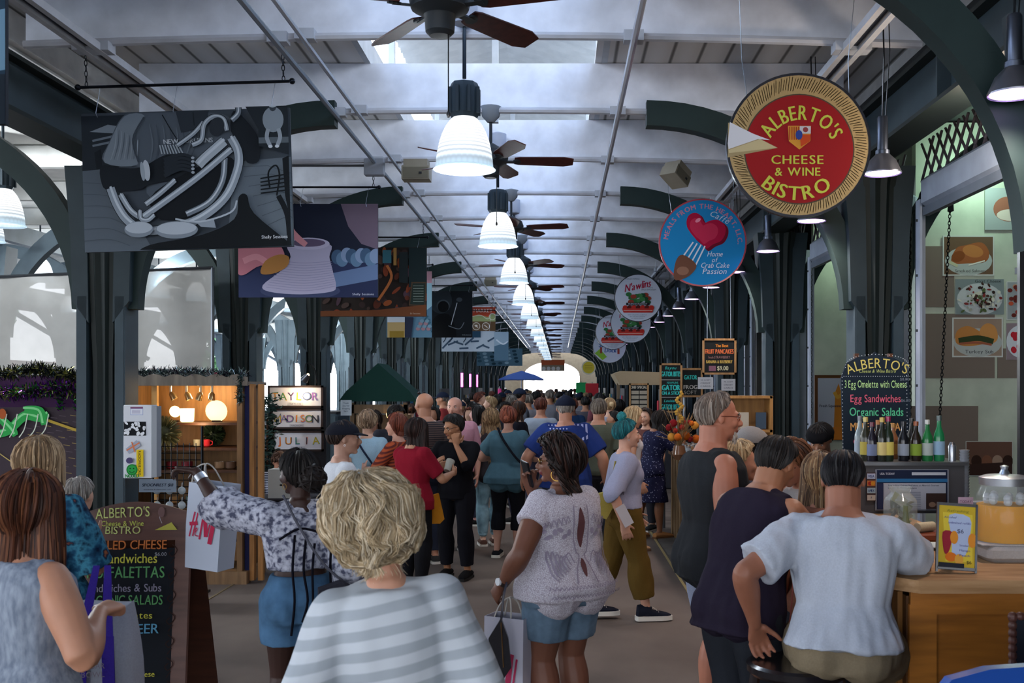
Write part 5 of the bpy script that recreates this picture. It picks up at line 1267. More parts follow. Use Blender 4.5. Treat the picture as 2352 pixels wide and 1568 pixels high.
# ---------------------------------------------------------------- round shop signs over the right side
def round_sign(label, cx, cy, r, Y, rim, fn, zb=4.565):
    R = r*Y/F; t = thing('round_sign', label, 'sign', (wx(cx, Y), Y, wz(cy, Y)), 0, 'round shop signs over the right side')
    n = 56; ring = lambda q, y: [(q*math.cos(2*PI*i/n), y, q*math.sin(2*PI*i/n)) for i in range(n)]
    MB(M(rim, 'gloss')).rings([ring(R*.985, -.006), ring(R*1.02, -.006), ring(R*1.02, .03), ring(R*.9, .03)], cap=False).build('rim', t, smooth=.5)
    MB(M('#3a3f46', 'flat')).rings([ring(R*.99, -.003), ring(R*.99, .025)]).build('disc', t, smooth=.4)
    a = Art(cx-r, cy-r, cx+r, cy+r, 2*R, 2*R, .0005, y=-.0045); a.p0 = a.p
    a.p = lambda u, v, a=a: ((u-cx)/r*R, a.y-a.step*a.k, -(v-cy)/r*R); fn(a, cx, cy, r); a.build('printed_face', t)
    b = MB(M('#8a929c', 'metal')); zt = zb-t.location.z
    for s in (-1, 1): b.tube([(s*R*.72, .01, R*.70), (s*R*.75-.02, .01, R*1.2), (s*R*.85, .01, zt)], .0025, 4)
    b.build('wire', t, kind='stuff'); return t
def s_alb(a, cx, cy, r):
    a.ell(cx, cy, r, r, '#a88f63', n=64)
    q = random.Random(1)
    for i in range(150):
        t = 2*PI*i/150; r0 = 132+q.uniform(-4, 3); r1 = 155+q.uniform(-4, 4); d = .06
        a.k -= 1; a.line([(cx+r0*math.cos(t), cy+4+r0*math.sin(t)), (cx+r1*math.cos(t+d), cy+r1*math.sin(t+d))], 1.6, '#7d6338', False)
    a.k += 2; a.ell(1835, 343, 127, 127, '#4c4436', n=56); a.ell(1835, 343, 124, 124, '#8e1a1e', n=56)
    a.poly([(1672, 282), (1786, 340), (1671, 362)], '#9a8a66', noclip=True); a.poly([(1676, 281), (1728, 307), (1746, 314), (1768, 322), (1740, 320), (1673, 343), (1671, 330)], '#c9cbd2', noclip=True); a.poly([(1673, 345), (1745, 320), (1784, 340), (1674, 352)], '#b9ab84', noclip=True)
    a.arc("ALBERTO'S", 1838, 352, 76, 48, '#b8be49', -88, 132, bold=.07); a.text('CHEESE', 1833, 377, 29, '#b8be49', bold=.06, fit=124, sp=.16); a.text('& WINE', 1833, 404, 27, '#b8be49', bold=.06, fit=108, sp=.16)
    a.arc('BISTRO', 1830, 338, 122, 46, '#b8be49', 90, 88, inside=True, bold=.07)
    a.poly(spline([(1809, 290), (1862, 290), (1860, 325), (1835, 344), (1811, 325)], 1, True), '#c58a35')
    for i in range(5): a.line([(1813+i*5, 292), (1813+i*5, 322)], 2, '#9b2a20', False)
    a.rect(1836, 291, 1861, 308, '#b9b7bd'); a.ell(1849, 299, 6, 6, '#8a3a3a'); a.poly([(1836, 310), (1861, 310), (1858, 326), (1838, 338)], '#b5431f'); a.ell(1834, 311, 8, 11, '#2c3f86')
def s_heart(a, cx, cy, r):
    a.ell(cx, cy, r, r, '#1c7fb8', n=56)
    a.arc('MEALS FROM THE HEART, LLC.', cx, cy+2, 80, 16, '#c07a93', -86, 176, bold=.08)
    H = [(0, 20), (-12, 8), (-28, -6), (-44, -30), (-43, -52), (-30, -62), (-15, -58), (-4, -40), (8, -44), (26, -46), (42, -34), (44, -16), (34, 2), (16, 10)]
    for k, (c, s) in enumerate((('#6e0c26', 1.03), ('#a8103a', 1.0), ('#c02a4e', .72))): a.poly(spline([(1627-k*5+x*s, 556-k*9+y*s+k*4) for x, y in H], 4, True), c)
    a.ell(1603, 506, 7, 4, '#e38aa0', -.6)
    for i in range(4): a.line([(1592+i*9, 556+i*3), (1568+i*10, 590+i*6)], 3.2, '#cfd6e0', False)
    a.poly(spline([(1548, 640), (1552, 600), (1568, 585), (1598, 606), (1592, 625), (1570, 640)], 4, True), '#6b4636'); a.ell(1568, 622, 14, 10, '#8a6350')
    a.text('Caffe', 1650, 505, 20, '#b9c9dc', shear=.3, rot=.45)
    for t, x, y, s, f in (('Home', 1642, 589, 17, 36), ('of', 1641, 602, 15, 14), ('Crab Cake', 1642, 615, 17, 66), ('Passion', 1641, 629, 18, 56)): a.text(t, x, y, s, '#d3dbe6', shear=.25, fit=f)
def s_naw(a, cx, cy, r):
    a.ell(cx, cy, r, r, '#bcc3d2', n=44); k = r/54.0; P = lambda x, y: (cx+x*k, cy+y*k)
    a.text("N'awlins", cx-1*k, cy-20*k, 24*k, '#a31c3c', shear=.35, rot=-.22, fit=62*k, bold=.08); a.text("WORLD'S FAMOUS", cx-14*k, cy-42*k, 5*k, '#40485a', fit=34*k)
    a.text('CAFE &', cx+26*k, cy-22*k, 5*k, '#40485a', fit=14*k); a.text('SPICE EMPORIUM', cx+24*k, cy-17*k, 5*k, '#40485a', fit=34*k)
    for i in range(16): a.ell(*P(-22+(i*13) % 46, -8+(i*7) % 20), 7*k, 5*k, ('#2f6b3c', '#3f7d48', '#1f4a2c', '#8f3a2c')[i % 4])
    a.rect(cx-28*k, cy+11*k, cx+26*k, cy+17*k, '#1c1c22'); a.text('FRENCH MARKET', cx-1*k, cy+15.5*k, 4.5*k, '#c9ced8', fit=44*k)
    for i in range(7): a.ell(*P(-30+i*10, 22), 6*k, 5*k, ('#b02a22', '#5a1a18')[i % 2])
    a.poly([P(-38, 24), P(36, 24), P(32, 34), P(-34, 34)], '#b5302a'); a.line([P(-34, 29), P(32, 29)], 1.4*k, '#d9b5a8', False)
    for i in range(3): a.text('NEW ORLEANS LOUISIANA', cx-2*k, cy+(40+i*4)*k, 3*k, '#5a6070', fit=(44-i*8)*k)
def s_sea(a, cx, cy, r):
    a.ell(cx, cy, r, r, '#b3bccb', n=40); a.text('Seafood', cx-2, cy+2, 15, '#24508c', fit=46, bold=.1, shear=.15); a.text('Dock', cx+2, cy+14, 15, '#24508c', fit=28, bold=.1, shear=.15); a.poly([(cx-34, cy+16), (cx-22, cy+6), (cx-6, cy+24), (cx-16, cy+32)], '#7fae3a'); a.rect(cx-22, cy+2, cx-17, cy+16, '#8a3a34'); a.rect(cx+18, cy+6, cx+23, cy+18, '#8a3a34')
def s_yel(a, cx, cy, r):
    a.ell(cx, cy, r, r, '#c9c9b8', n=30); a.ell(cx, cy, r*.85, r*.85, '#c4b23a', n=30)
    for i in range(3): a.line([(cx-9, cy-5+i*4), (cx+9, cy-5+i*4)], 1.2, '#8a7a28', False)
def s_back(a, cx, cy, r): a.ell(cx, cy, r, r, '#aab2c2', n=40)
round_sign("large round cheese wheel sign reading ALBERTO'S CHEESE & WINE BISTRO", 1834, 334, 163, 6.6, '#23262e', s_alb)
round_sign('blue round sign with a red heart on a fork', 1614, 557, 99, 10.8, '#a5404c', s_heart)
round_sign("white round sign with N'awlins in red script, the nearest of that design", 1466, 684, 54, 19.6, '#23262e', s_naw)
round_sign("white round sign with N'awlins design, second one, lower and behind the first", 1449, 741, 46, 23.6, '#23262e', s_naw)
round_sign("white round sign with N'awlins design, farthest of the three, half covered", 1408, 762, 40, 27.5, '#23262e', s_naw)
round_sign('pale round sign reading Seafood Dock', 1400, 795, 38, 30.5, '#23262e', s_sea)
round_sign('small yellow round sign far down the hall', 1352, 844, 16, 36.0, '#b9b48a', s_yel)
# far exit sign panel
def far_sign(a):
    a.rect(1240, 820, 1300, 855, '#b85a34'); a.rect(1240, 838, 1300, 855, '#8a7a64')
    for i in range(4): a.ell(1249+i*11, 846, 4.4, 4.4, '#d6d0c6')
hang('orange and brown banner across the centre near the far exit', 1243, 826, 1297, 852, 58.0, far_sign, group='banners near the exit')
# ---------------------------------------------------------------- left side stalls
wood_o, wood_d, wood_m = M('#9a6a3a', 'wood'), M('#4a2d1c', 'wood'), M('#6d4a30', 'wood')
def panel_art(name, parent, u0, v0, u1, v1, w, h, fn, y=0.0, x=0, z=0):
    a = Art(u0, v0, u1, v1, w, h, y=y); fn(a)
    if x or z: a.b.v = [(p[0]+x, p[1], p[2]+z) for p in a.b.v]
    return a.build(name, parent)
def tinsel(b, pts, n, spread, cols, seed, L=.06, w=.004):
    r = random.Random(seed); P = spline(pts, 12)
    for i in range(n):
        q = Vector(P[r.randrange(len(P))])+Vector((r.uniform(-.02, .02), r.uniform(-.02, .02), r.uniform(-.02, .02))); d = Vector((r.gauss(0, 1), r.gauss(0, 1)*.6, r.gauss(0, 1))).normalized()*r.uniform(.4, 1)*spread
        s = d.orthogonal().normalized()*w; b.use(cols[r.randrange(len(cols))]); b.add([tuple(q-s), tuple(q+s), tuple(q+d+s*.4), tuple(q+d-s*.4)], [(0, 1, 2, 3)])
# wooden lit cabinet
Yc = 9.8; t = thing('display_cabinet', 'lit wooden display cabinet full of crafts beside the first column', 'cabinet', (-3.50, Yc, 0))
b = MB(M('#8a6a4a', 'wood')); b.box((0, .30, .06), (1.14, .64, .12)); b.build('plinth', t)
b = MB(M('#7a5a3a', 'wood')); b.box((-.54, .3, 1.0), (.05, .6, 1.80)); b.box((.50, .3, 1.0), (.05, .6, 1.80)); b.build('side_panel', t, kind='stuff')
MB(M('#a07445', 'wood')).box((0, .62, 1.0), (1.08, .03, 1.80)).build('back_panel', t)
b = MB(M('#6b6258', 'wood')); n = 24; pl = [(-.58, 0), (-.58, .07)]+[(-.58+1.16*i/n, .08+.022*abs(math.sin(i*PI/4))) for i in range(n+1)]+[(.58, .07), (.58, 0)]
for i in range(n): x0, x1 = -.58+1.16*i/n, -.58+1.16*(i+1)/n; z0, z1 = [.08+.03*abs(math.sin(k*PI/4)) for k in (i, i+1)]; b.prism([(x0, 0), (x1, 0), (x1, z1), (x0, z0)], -.03, .0, Tr(0, 0, 1.86))
b.box((0, .3, 1.88), (1.16, .62, .03)); b.build('scalloped_crown', t)
for z, k in ((1.50, 0), (1.26, 1), (1.05, 2), (.72, 3), (.40, 4)): MB(wood_d).box((.02, .33, z), (1.02, .52, .025)).build('shelf', t)
b = MB(M('#a9743c', 'wood'))
for x in (.60, .68): b.box((x, .08, .95), (.045, .06, 1.85))
b.use(M('#2a2c50', 'cloth')).box((.555, .08, .95), (.05, .04, 1.85)); b.build('corner_post', t, kind='stuff')
b = MB(M('#b98a4c', 'wood')); 
for x in (-.30,): b.box((x, .02, 1.0), (.05, .05, 1.75))
b.build('mullion', t)
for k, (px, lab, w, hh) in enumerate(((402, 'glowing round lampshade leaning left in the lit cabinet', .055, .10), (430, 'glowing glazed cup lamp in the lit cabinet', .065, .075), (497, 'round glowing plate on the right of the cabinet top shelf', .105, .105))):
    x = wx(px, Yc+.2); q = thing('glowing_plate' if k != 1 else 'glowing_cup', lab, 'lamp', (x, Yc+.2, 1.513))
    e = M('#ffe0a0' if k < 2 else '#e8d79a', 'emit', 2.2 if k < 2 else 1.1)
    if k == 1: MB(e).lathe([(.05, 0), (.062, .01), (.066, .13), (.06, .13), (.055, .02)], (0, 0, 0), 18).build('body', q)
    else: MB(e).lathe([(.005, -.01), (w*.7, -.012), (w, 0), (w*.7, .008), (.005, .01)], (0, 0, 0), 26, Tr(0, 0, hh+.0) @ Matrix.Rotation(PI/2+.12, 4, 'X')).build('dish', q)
    MB(wood_d).box((0, .02, .008), (.08, .06, .016)).build('stand', q)
ld = bpy.data.lights.new('cabinet_light', 'POINT'); ld.energy = 6; ld.color = (1, .72, .38); ld.shadow_soft_size = .05; o = bpy.data.objects.new('cabinet_light', ld); COL.objects.link(o); o.location = (-3.45, Yc+.25, 1.80)
ld = bpy.data.lights.new('cabinet_light', 'POINT'); ld.energy = 3; ld.color = (1, .72, .42); ld.shadow_soft_size = .05; o = bpy.data.objects.new('cabinet_light', ld); COL.objects.link(o); o.location = (-3.4, Yc-.02, 1.46)
for k, px in enumerate((392, 428, 461, 487)):
    x = wx(px, Yc+.15); q = thing('spot_fitting', 'small brass spot fitting under the cabinet top, %s from the left' % ('first', 'second', 'third', 'last')[k], 'spotlight', (x, Yc+.15, 1.86), 0, 'spot fittings in the cabinet')
    MB(M('#c9bfae', 'gloss')).tube([(0, 0, 0), (0, 0, -.07)], .012, 8).build('stem', q); a = (-.5, -.4, .3, .05)[k]
    MB(M('#b39a72', 'metal')).lathe([(.012, .0), (.028, -.02), (.032, -.08), (.026, -.082)], (0, 0, 0), 14, Tr(0, 0, -.06) @ Matrix.Rotation(a, 4, 'Y')).build('barrel', q)
def small(name, label, cat, mb, loc, group=None):
    o = mb.build(name); o.location = loc; return tag(o, label, cat, group)
rr = random.Random(9)
for k, (px, pz, c, lab) in enumerate(((378, 1.26, '#c9bfae', 'cream mug'), (475, 1.275, '#b3242a', 'red mug'), (452, 1.275, '#a9a288', 'pale green cup'), (395, 1.065, '#8c2a34', 'round red jar'), (430, 1.065, '#7a2630', 'dark red bowl'), (505, 1.065, '#9a7a5a', 'tan dish'), (530, 1.065, '#6b5140', 'brown dish'), (400, .735, '#a97a4a', 'ochre bowl'), (440, .735, '#5d6f6a', 'green jar'))):
    m = MB(M(c, 'gloss')); r_ = .032 if 'mug' in lab or 'cup' in lab else .05
    m.lathe([(r_*.7, 0), (r_, .012), (r_*1.05, .07), (r_*.95, .07), (r_*.85, .02), (.004, .015)], (0, 0, 0), 16)
    if 'mug' in lab: m.tube([(r_+.0, 0, .015), (r_+.022, 0, .025), (r_+.022, 0, .05), (r_, 0, .06)], .005, 6)
    small('pottery_'+lab.split()[-1], '%s on a shelf of the lit cabinet' % lab, 'pottery', m, (wx(px, Yc+.2), Yc+.2, pz))
b = MB(M('#1c2a1c', 'hair'))
for i in range(420): d = Vector((rr.gauss(0, 1), rr.gauss(0, 1), rr.gauss(0, 1))).normalized(); s = d.orthogonal().normalized()*.006; b.add([tuple(d*.03-s), tuple(d*.03+s), tuple(d*.11+s), tuple(d*.12)], [(0, 1, 2, 3)])
small('topiary_ball', 'dark green topiary ball in the lit cabinet', 'plant', b.ball((0, 0, 0), .06), (wx(490, Yc+.3), Yc+.3, 1.39))
b = MB(M('#4d4a2a', 'hair'))
for i in range(300): d = Vector((rr.gauss(0, 1), rr.gauss(0, .7), rr.gauss(0, 1.3))); d = d.normalized(); s = d.orthogonal().normalized()*.01; b.add([tuple(d*.02-s), tuple(d*.02+s), tuple(d*.15+s), tuple(d*.17)], [(0, 1, 2, 3)])
small('moss_bundle', 'hanging bundle of olive moss left of the cabinet shelves', 'plant', b.ball((0, 0, 0), .09), (wx(372, Yc-.15), Yc-.12, 1.42))
b = MB()
tinsel(b, [(-4.05, Yc+.05, 1.98), (-3.5, Yc, 1.99), (-2.95, Yc, 1.97)], 1500, .06, [M('#1f3b38', 'metal'), M('#5d6f72', 'metal'), M('#2c2233', 'metal'), M('#a9b5b2', 'metal')], 3)
tinsel(b, [(-2.98, Yc-.03, 1.95), (-2.99, Yc-.03, 1.72)], 260, .05, [M('#1f3b38', 'metal'), M('#5d6f72', 'metal')], 4)
tag(b.build('tinsel_garland', smooth=0, fix=False), 'dark green tinsel garland along the top of the lit cabinet', 'garland', kind='stuff')
# wire rack, spoon rest sign
t = thing('wire_rack', 'black wire rack with hanging glass trinkets left of the cabinet', 'rack', (-3.40, 9.3, 0))
b = MB(M('#15171a', 'metal'))
for i in range(9): b.tube([(-.22+i*.055, 0, .45), (-.22+i*.055, 0, 1.35)], .004, 4)
for i in range(15): b.tube([(-.22, 0, .48+i*.06), (.22, 0, .48+i*.06)], .004, 4)
for x in (-.22, .22): b.tube([(x, 0, 0), (x, 0, 1.5)], .012, 6); b.box((x, 0, .01), (.05, .3, .02))
b.build('frame', t)
for k in range(8): m = MB(M('#aab2b6', 'gloss')); m.ball((0, 0, 0), (.035, .012, .035), n=12, m=8); m.tube([(0, 0, .03), (0, .01, .07)], .003, 4); m.build('trinket', t).location = (-.17+(k % 4)*.11, -.03, .93-.13*(k//4))
def sp_art(a): a.rect(0, 0, 100, 36, '#8e9aa8'); a.text('SPOONREST $18', 50, 20, 12, '#20283a', fit=84, bold=.08, shear=.2); a.text('Handmade & dishwasher safe', 50, 30, 5, '#2c3548', fit=74)
t = thing('price_sign', 'small grey SPOONREST price sign on the wire rack', 'sign', (wx(362, 9.25), 9.25, wz(1100, 9.25)))
MB(M('#7a8694', 'flat')).box((0, .004, -.058), (.33, .006, .116)).build('card', t); panel_art('lettering', t, 0, 0, 100, 36, .33, .116, sp_art)
# white sticker covered box on the first column
Yb = 8.5; t = thing('sticker_box', 'white utility box covered with stickers on the first left column', 'box', (wx(316, Yb), Yb, wz(930, Yb)))
w_, h_ = 65*Yb/F, 168*Yb/F
MB(M('#c9ccd2', 'flat')).box((0, .06, -h_/2), (w_, .12, h_), bev=.004).build('box', t); MB(M('#8d9196', 'flat')).box((w_/2+.02, .05, -h_/2), (.04, .10, h_*.97)).build('side_cover', t)
MB(M('#30383e', 'metal')).box((-.05, .2, -.2), (.08, .22, .05)).box((-.05, .2, -.5), (.08, .22, .05)).build('bracket', t, kind='stuff')
def st_art(a):
    a.rect(299, 934, 328, 953, '#8d9cc4'); a.rect(300, 939, 327, 952, '#d3d6de'); a.rect(299, 934, 328, 938, '#7a4a6a')
    for i in range(3): a.line([(303, 942+i*3), (322, 942+i*3)], 1, '#7b6f9a', False)
    r = random.Random(3); a.rect(284, 968, 335, 1000, '#15171c')
    for i in range(26): a.ell(r.uniform(287, 332), r.uniform(971, 997), r.uniform(2, 6), r.uniform(2, 4), '#d8dade', r.uniform(0, 3), 7)
    a.poly([(290, 1030), (315, 1010), (325, 1022), (298, 1042)], '#9a9fae'); a.line([(292, 1034), (322, 1016)], 3, '#c9724a', False); a.line([(304, 1014), (312, 1038)], 3, '#c9724a', False)
    a.ell(299, 1057, 8, 7, '#4b4468'); a.rect(315, 1032, 331, 1094, '#d3b51e'); a.text('RADIOFREE.ORG', 319, 1063, 9, '#20201a', rot=PI/2, fit=56, bold=.06)
    a.ell(305, 1078, 13, 13, '#1f7a34'); a.ell(305, 1078, 10, 10, '#2c9a45'); a.text('NOXD', 305, 1096, 11, '#1f7a34', fit=32, bold=.2)
    for s in (-1, 1): a.ell(305+s*4, 1075, 1.6, 1.6, '#0f3a1c')
    a.line([(299, 1081), (305, 1085), (311, 1081)], 1.4, '#0f3a1c')
panel_art('stickers', t, 283, 930, 348, 1098, w_, h_, st_art)
# purple painted tarpaulin with tinsel
Ym = 9.35; t = thing('painted_tarpaulin', 'dark purple painted backdrop with a green figure on a road, left edge', 'backdrop', (wx(-60, Ym), Ym, wz(862, Ym)))
mw, mh = 520*Ym/F, 1.9; MB(M('#2b1f2e', 'cloth')).box((0, .02, -mh/2), (mw, .03, mh)).build('cloth', t)
def mu_art(a):
    a.rect(-320, 862, 200, 1350, '#3a3138'); a.rect(-320, 862, 200, 935, '#33173a')
    for i in range(60): a.line([(60+(i*37) % 140, 945+(i*29) % 150), (75+(i*37) % 140, 947+(i*29) % 150)], 1.2, ('#8d7a4a', '#5b5058')[i % 2], False)
    a.line([(105, 962), (200, 995)], 6, '#a98f3a', False); a.line([(-40, 1010), (30, 1060), (90, 1100)], 2, '#b39c5a')
    for q in (((-30, 1000), (20, 990), (60, 955), (95, 960), (115, 950)), ((0, 955), (30, 985), (40, 1000)), ((60, 940), (95, 945), (105, 975))): a.line(q, [16, 22, 12], '#2f9a4a'); a.line([(x-3, y-4) for x, y in q], 5, '#7fd08a')
    for k in range(5): a.line([(20+k*24, 950), (12+k*24, 985), (4+k*22, 1004)], 2.4, '#c9cfc0')
    a.ell(10, 950, 9, 12, '#a5552c')
panel_art('painting', t, -320, 862, 200, 1350, mw, mh, mu_art, y=.003)
b = MB(); P_, G_, O_, D_ = M('#6a2a86', 'metal'), M('#3a8a3c', 'metal'), M('#8a8a4a', 'metal'), M('#1f2a28', 'metal')
xa, xb = wx(-120, Ym)-.5, wx(200, Ym)
tinsel(b, [(xa, Ym-.06, 2.0), (-5.0, Ym-.06, 1.97), (-4.6, Ym-.06, 2.0), (xb, Ym-.06, 1.92)], 1500, .09, [D_, O_, D_, M('#4a4a50', 'metal')], 1, w=.006)
tinsel(b, [(xa, Ym-.08, 1.90), (-4.9, Ym-.08, 1.80), (-4.5, Ym-.08, 1.84), (xb, Ym-.08, 1.80)], 2200, .09, [P_, P_, D_, O_, G_], 2, w=.007)
for x in (-4.43, -4.28, -4.2): tinsel(b, [(x, Ym-.08, 1.78), (x, Ym-.08, 1.66)], 120, .04, [G_, P_], 7, w=.008)
tag(b.build('tinsel_garland', smooth=0, fix=False), 'purple and green tinsel garland along the top of the painted backdrop', 'garland', kind='stuff')
# translucent weather curtain behind the columns
b = MB(M('#8e8d89', 'veil', .74)); yq = 11.75; n = 30; rows = []
for k in range(9):
    row = []
    for i in range(n+1):
        x = -8.6+4.7*i/n; zt = 2.98+.2*i/n; z = 1.98+(zt-1.98)*k/8; row.append((x, yq+.025*math.sin(i*1.3+k*.2)+.02*math.sin(i*.5), z))
    rows.append(row)
V = [p for r in rows for p in r]+[(p[0], p[1]+.004, p[2]) for r in rows for p in r]; m_ = n+1; off = 9*m_
b.add(V, [(k*m_+i, k*m_+i+1, (k+1)*m_+i+1, (k+1)*m_+i) for k in range(8) for i in range(n)]+[(off+k*m_+i, off+(k+1)*m_+i, off+(k+1)*m_+i+1, off+k*m_+i+1) for k in range(8) for i in range(n)])
t = thing('weather_curtain', 'translucent grey plastic curtain hung behind the first left columns', 'curtain', (0, 0, 0)); b.build('sheet', t, fix=False)
MB(M('#5b6066', 'metal')).tube([(-8.6, yq, 2.99), (-3.9, yq, 3.19)], .018, 6).tube([(-8.6, yq, 1.97), (-3.9, yq, 1.97)], .018, 6).tube([(-3.9, yq, 0), (-3.9, yq, 3.19)], .02, 6).tube([(-8.6, yq, 0), (-8.6, yq, 3.0)], .02, 6).build('pole', t)
# low stall bodies of the side aisle
for k, (x, y, w, d, h, c, lab) in enumerate(((-5.9, 12.4, 3.6, .8, 1.5, '#4a4038', 'dark wooden stall back under the plastic curtain'), (-5.6, 17.5, 2.4, 1.6, 1.2, '#5b5f66', 'grey covered table in the side aisle behind the framed names'), (-5.6, 22, 2.2, 1.6, 1.3, '#39444a', 'dark covered table further down the side aisle'))):
    t = thing('market_table', lab, 'stall', (x, y, 0)); MB(M(c, 'cloth')).box((0, 0, h/2), (w, d, h), bev=.05).build('cover', t); MB(M('#2c2c2e', 'cloth')).box((0, 0, h+.02), (w*.96, d*.9, .04)).build('top_cloth', t)
# framed names
Yf = 12.6; NAMES = ((615, 885, 742, 936, 'TAYLOR'), (622, 938, 742, 985, 'MADISON'), (626, 989, 743, 1036, 'JULIA'))
t = thing('display_board', 'dark standing board that carries the framed names', 'board', (wx(680, Yf), Yf+.04, 0)); MB(M('#1c1b1f', 'wood')).box((0, .02, 1.35), (.70, .03, 1.0)).build('panel', t)
b = MB(M('#1c1b1f', 'wood')); [b.box((s*.32, .02, .45), (.04, .04, .9)) for s in (-1, 1)]; b.build('leg', t, kind='stuff')
CL = ['#3f7a5a', '#6a7aa8', '#c9823a', '#b59a2f', '#c95a34', '#3a3a44', '#8a5a9a']
for k, (u0, v0, u1, v1, s) in enumerate(NAMES):
    w, h = (u1-u0)*Yf/F, (v1-v0)*Yf/F; t = thing('framed_name', 'framed name %s drawn in picture letters, %s' % (s, ('top frame', 'middle frame', 'lowest frame')[k]), 'picture', (wx((u0+u1)/2, Yf), Yf, wz(v0, Yf)), 0, 'framed names on the dark board')
    b = MB(M('#2a1c1a', 'wood')); b.box((0, .01, -.012), (w, .03, .024)); b.box((0, .01, -h+.012), (w, .03, .024)); b.box((-w/2+.012, .01, -h/2), (.024, .03, h)); b.box((w/2-.012, .01, -h/2), (.024, .03, h)); b.build('frame', t)
    def fa(a, s=s):
        a.rect(2, 2, 98, 38, '#c3c2c9')
        for i, ch in enumerate(s): a.text(ch, 14+i*72/(len(s)-1), 27, 21, CL[(i*3+k) % 7], jit=.12, bold=.05); a.text(ch, 14+i*72/(len(s)-1), 26, 19, CL[(i*5+k+2) % 7], jit=.1)
        a.rect(36, 30.5, 64, 36, '#aaa9b2'); a.text(s, 50, 35, 5, '#55545e', fit=22)
    panel_art('print', t, 0, 0, 100, 40, w, h, fa, y=.002)
t = thing('clip_lamp', 'bright clip lamp shining on the top framed name', 'lamp', (wx(705, Yf), Yf-.1, wz(880, Yf)))
MB(M('#2a2c30', 'metal')).tube(spline([(.12, .1, .0), (.10, .06, .18), (.02, .0, .24), (-.0, -.02, .12), (.02, -.02, .05)], 5), .007, 6).build('gooseneck', t)
T_ = Tr(.0, -.03, .04) @ Matrix.Rotation(.75, 4, 'Y') @ Matrix.Rotation(.5, 4, 'X')
MB(M('#6b6f78', 'metal')).lathe([(.02, .10), (.035, .06), (.05, 0), (.047, 0), (.03, .06)], (0, 0, 0), 16, T_, cap=False).build('shade', t); MB(M('#ffd9a0', 'emit', 30)).ball((0, 0, .01), .035, T_).build('bulb', t)
ld = bpy.data.lights.new('clip_light', 'POINT'); ld.energy = 2.5; ld.color = (1, .75, .45); ld.shadow_soft_size = .03; o = bpy.data.objects.new('clip_light', ld); COL.objects.link(o); o.location = (wx(690, Yf), Yf-.12, wz(905, Yf))
t = thing('sign_box', "white box lettered '..HI' in front of the bent seller", 'sign', (wx(655, 10.9), 10.9, wz(1078, 10.9))); w, h = .36, .32
MB(M('#b9bbb6', 'flat')).box((0, .1, -h/2), (w, .2, h)).build('box', t); panel_art('lettering', t, 0, 0, 100, 90, w, h, lambda a: a.text('..HI', 62, 48, 44, '#1c1c20', bold=.12))
t = thing('folding_table', 'dark cloth covered table under the white lettered box', 'table', (-3.0, 11.1, 0)); MB(M('#2b2a30', 'cloth')).box((0, 0, .335), (.8, .5, .67), bev=.02).build('cloth', t); MB(M('#3a393f', 'cloth')).box((0, 0, .68), (.84, .54, .018)).build('table_top', t)
t = thing('plant_bush', 'dark green leafy plant between cabinet and framed names', 'plant', (wx(614, 12.15), 12.15, 0)); b = MB(M('#16302a', 'hair'))
for i in range(700): q = Vector((rr.gauss(0, .06), rr.gauss(0, .06), rr.uniform(.5, 1.75))); d = Vector((rr.gauss(0, 1), rr.gauss(0, 1), rr.gauss(0, .5))).normalized()*.07; s = d.orthogonal().normalized()*.014; b.add([tuple(q), tuple(q+d*.5+s), tuple(q+d), tuple(q+d*.5-s)], [(0, 1, 2, 3)])
b.build('foliage', t, fix=False, smooth=0); MB(wood_d).lathe([(.12, 0), (.15, .3), (.13, .3), (.02, .28)], (0, 0, 0), 14).tube([(0, 0, .25), (0, 0, 1.5)], .012, 5).build('pot', t)
# hut with green roof
Yh = 16.5; t = thing('market_hut', 'small wooden hut with dark green pitched roof on the left side', 'hut', (-2.85, Yh, 0))
b = MB(M('#7a6248', 'wood')); b.box((-.42, 0, .8), (.06, .06, 1.6)); b.box((.42, 0, .8), (.06, .06, 1.6)); b.box((0, .0, 1.5), (.9, .06, .14)); b.box((0, .45, .7), (.9, .05, 1.4)); b.build('wall', t)
MB(M('#1d3a34', 'cloth')).prism([(-.62, 1.62), (.62, 1.62), (.5, 1.78), (0, 2.22), (-.5, 1.78)], -.1, .9).build('roof', t)
MB(M('#ffcf80', 'emit', 3)).tube([(.12*math.cos(a)+.25, -.06, 1.42+.1*math.sin(a)) for a in [2*PI*i/14 for i in range(14)]], .008, 5).build('neon_ring', t)
t = thing('hand_lettered_paper', 'white hand-lettered paper on a post of the green-roofed hut', 'paper sign', (wx(795, 16.3), 16.3, wz(920, 16.3))); MB(M('#b9c4cc', 'flat')).box((0, 0, -.11), (.17, .006, .24)).build('sheet', t)
panel_art('writing', t, 0, 0, 60, 80, .17, .24, lambda a: [a.text(q, 30, 16+i*14, 12, '#30405a', jit=.1) for i, q in enumerate(('Thank', 'you for', 'shopping', 'here'))], y=-.004)
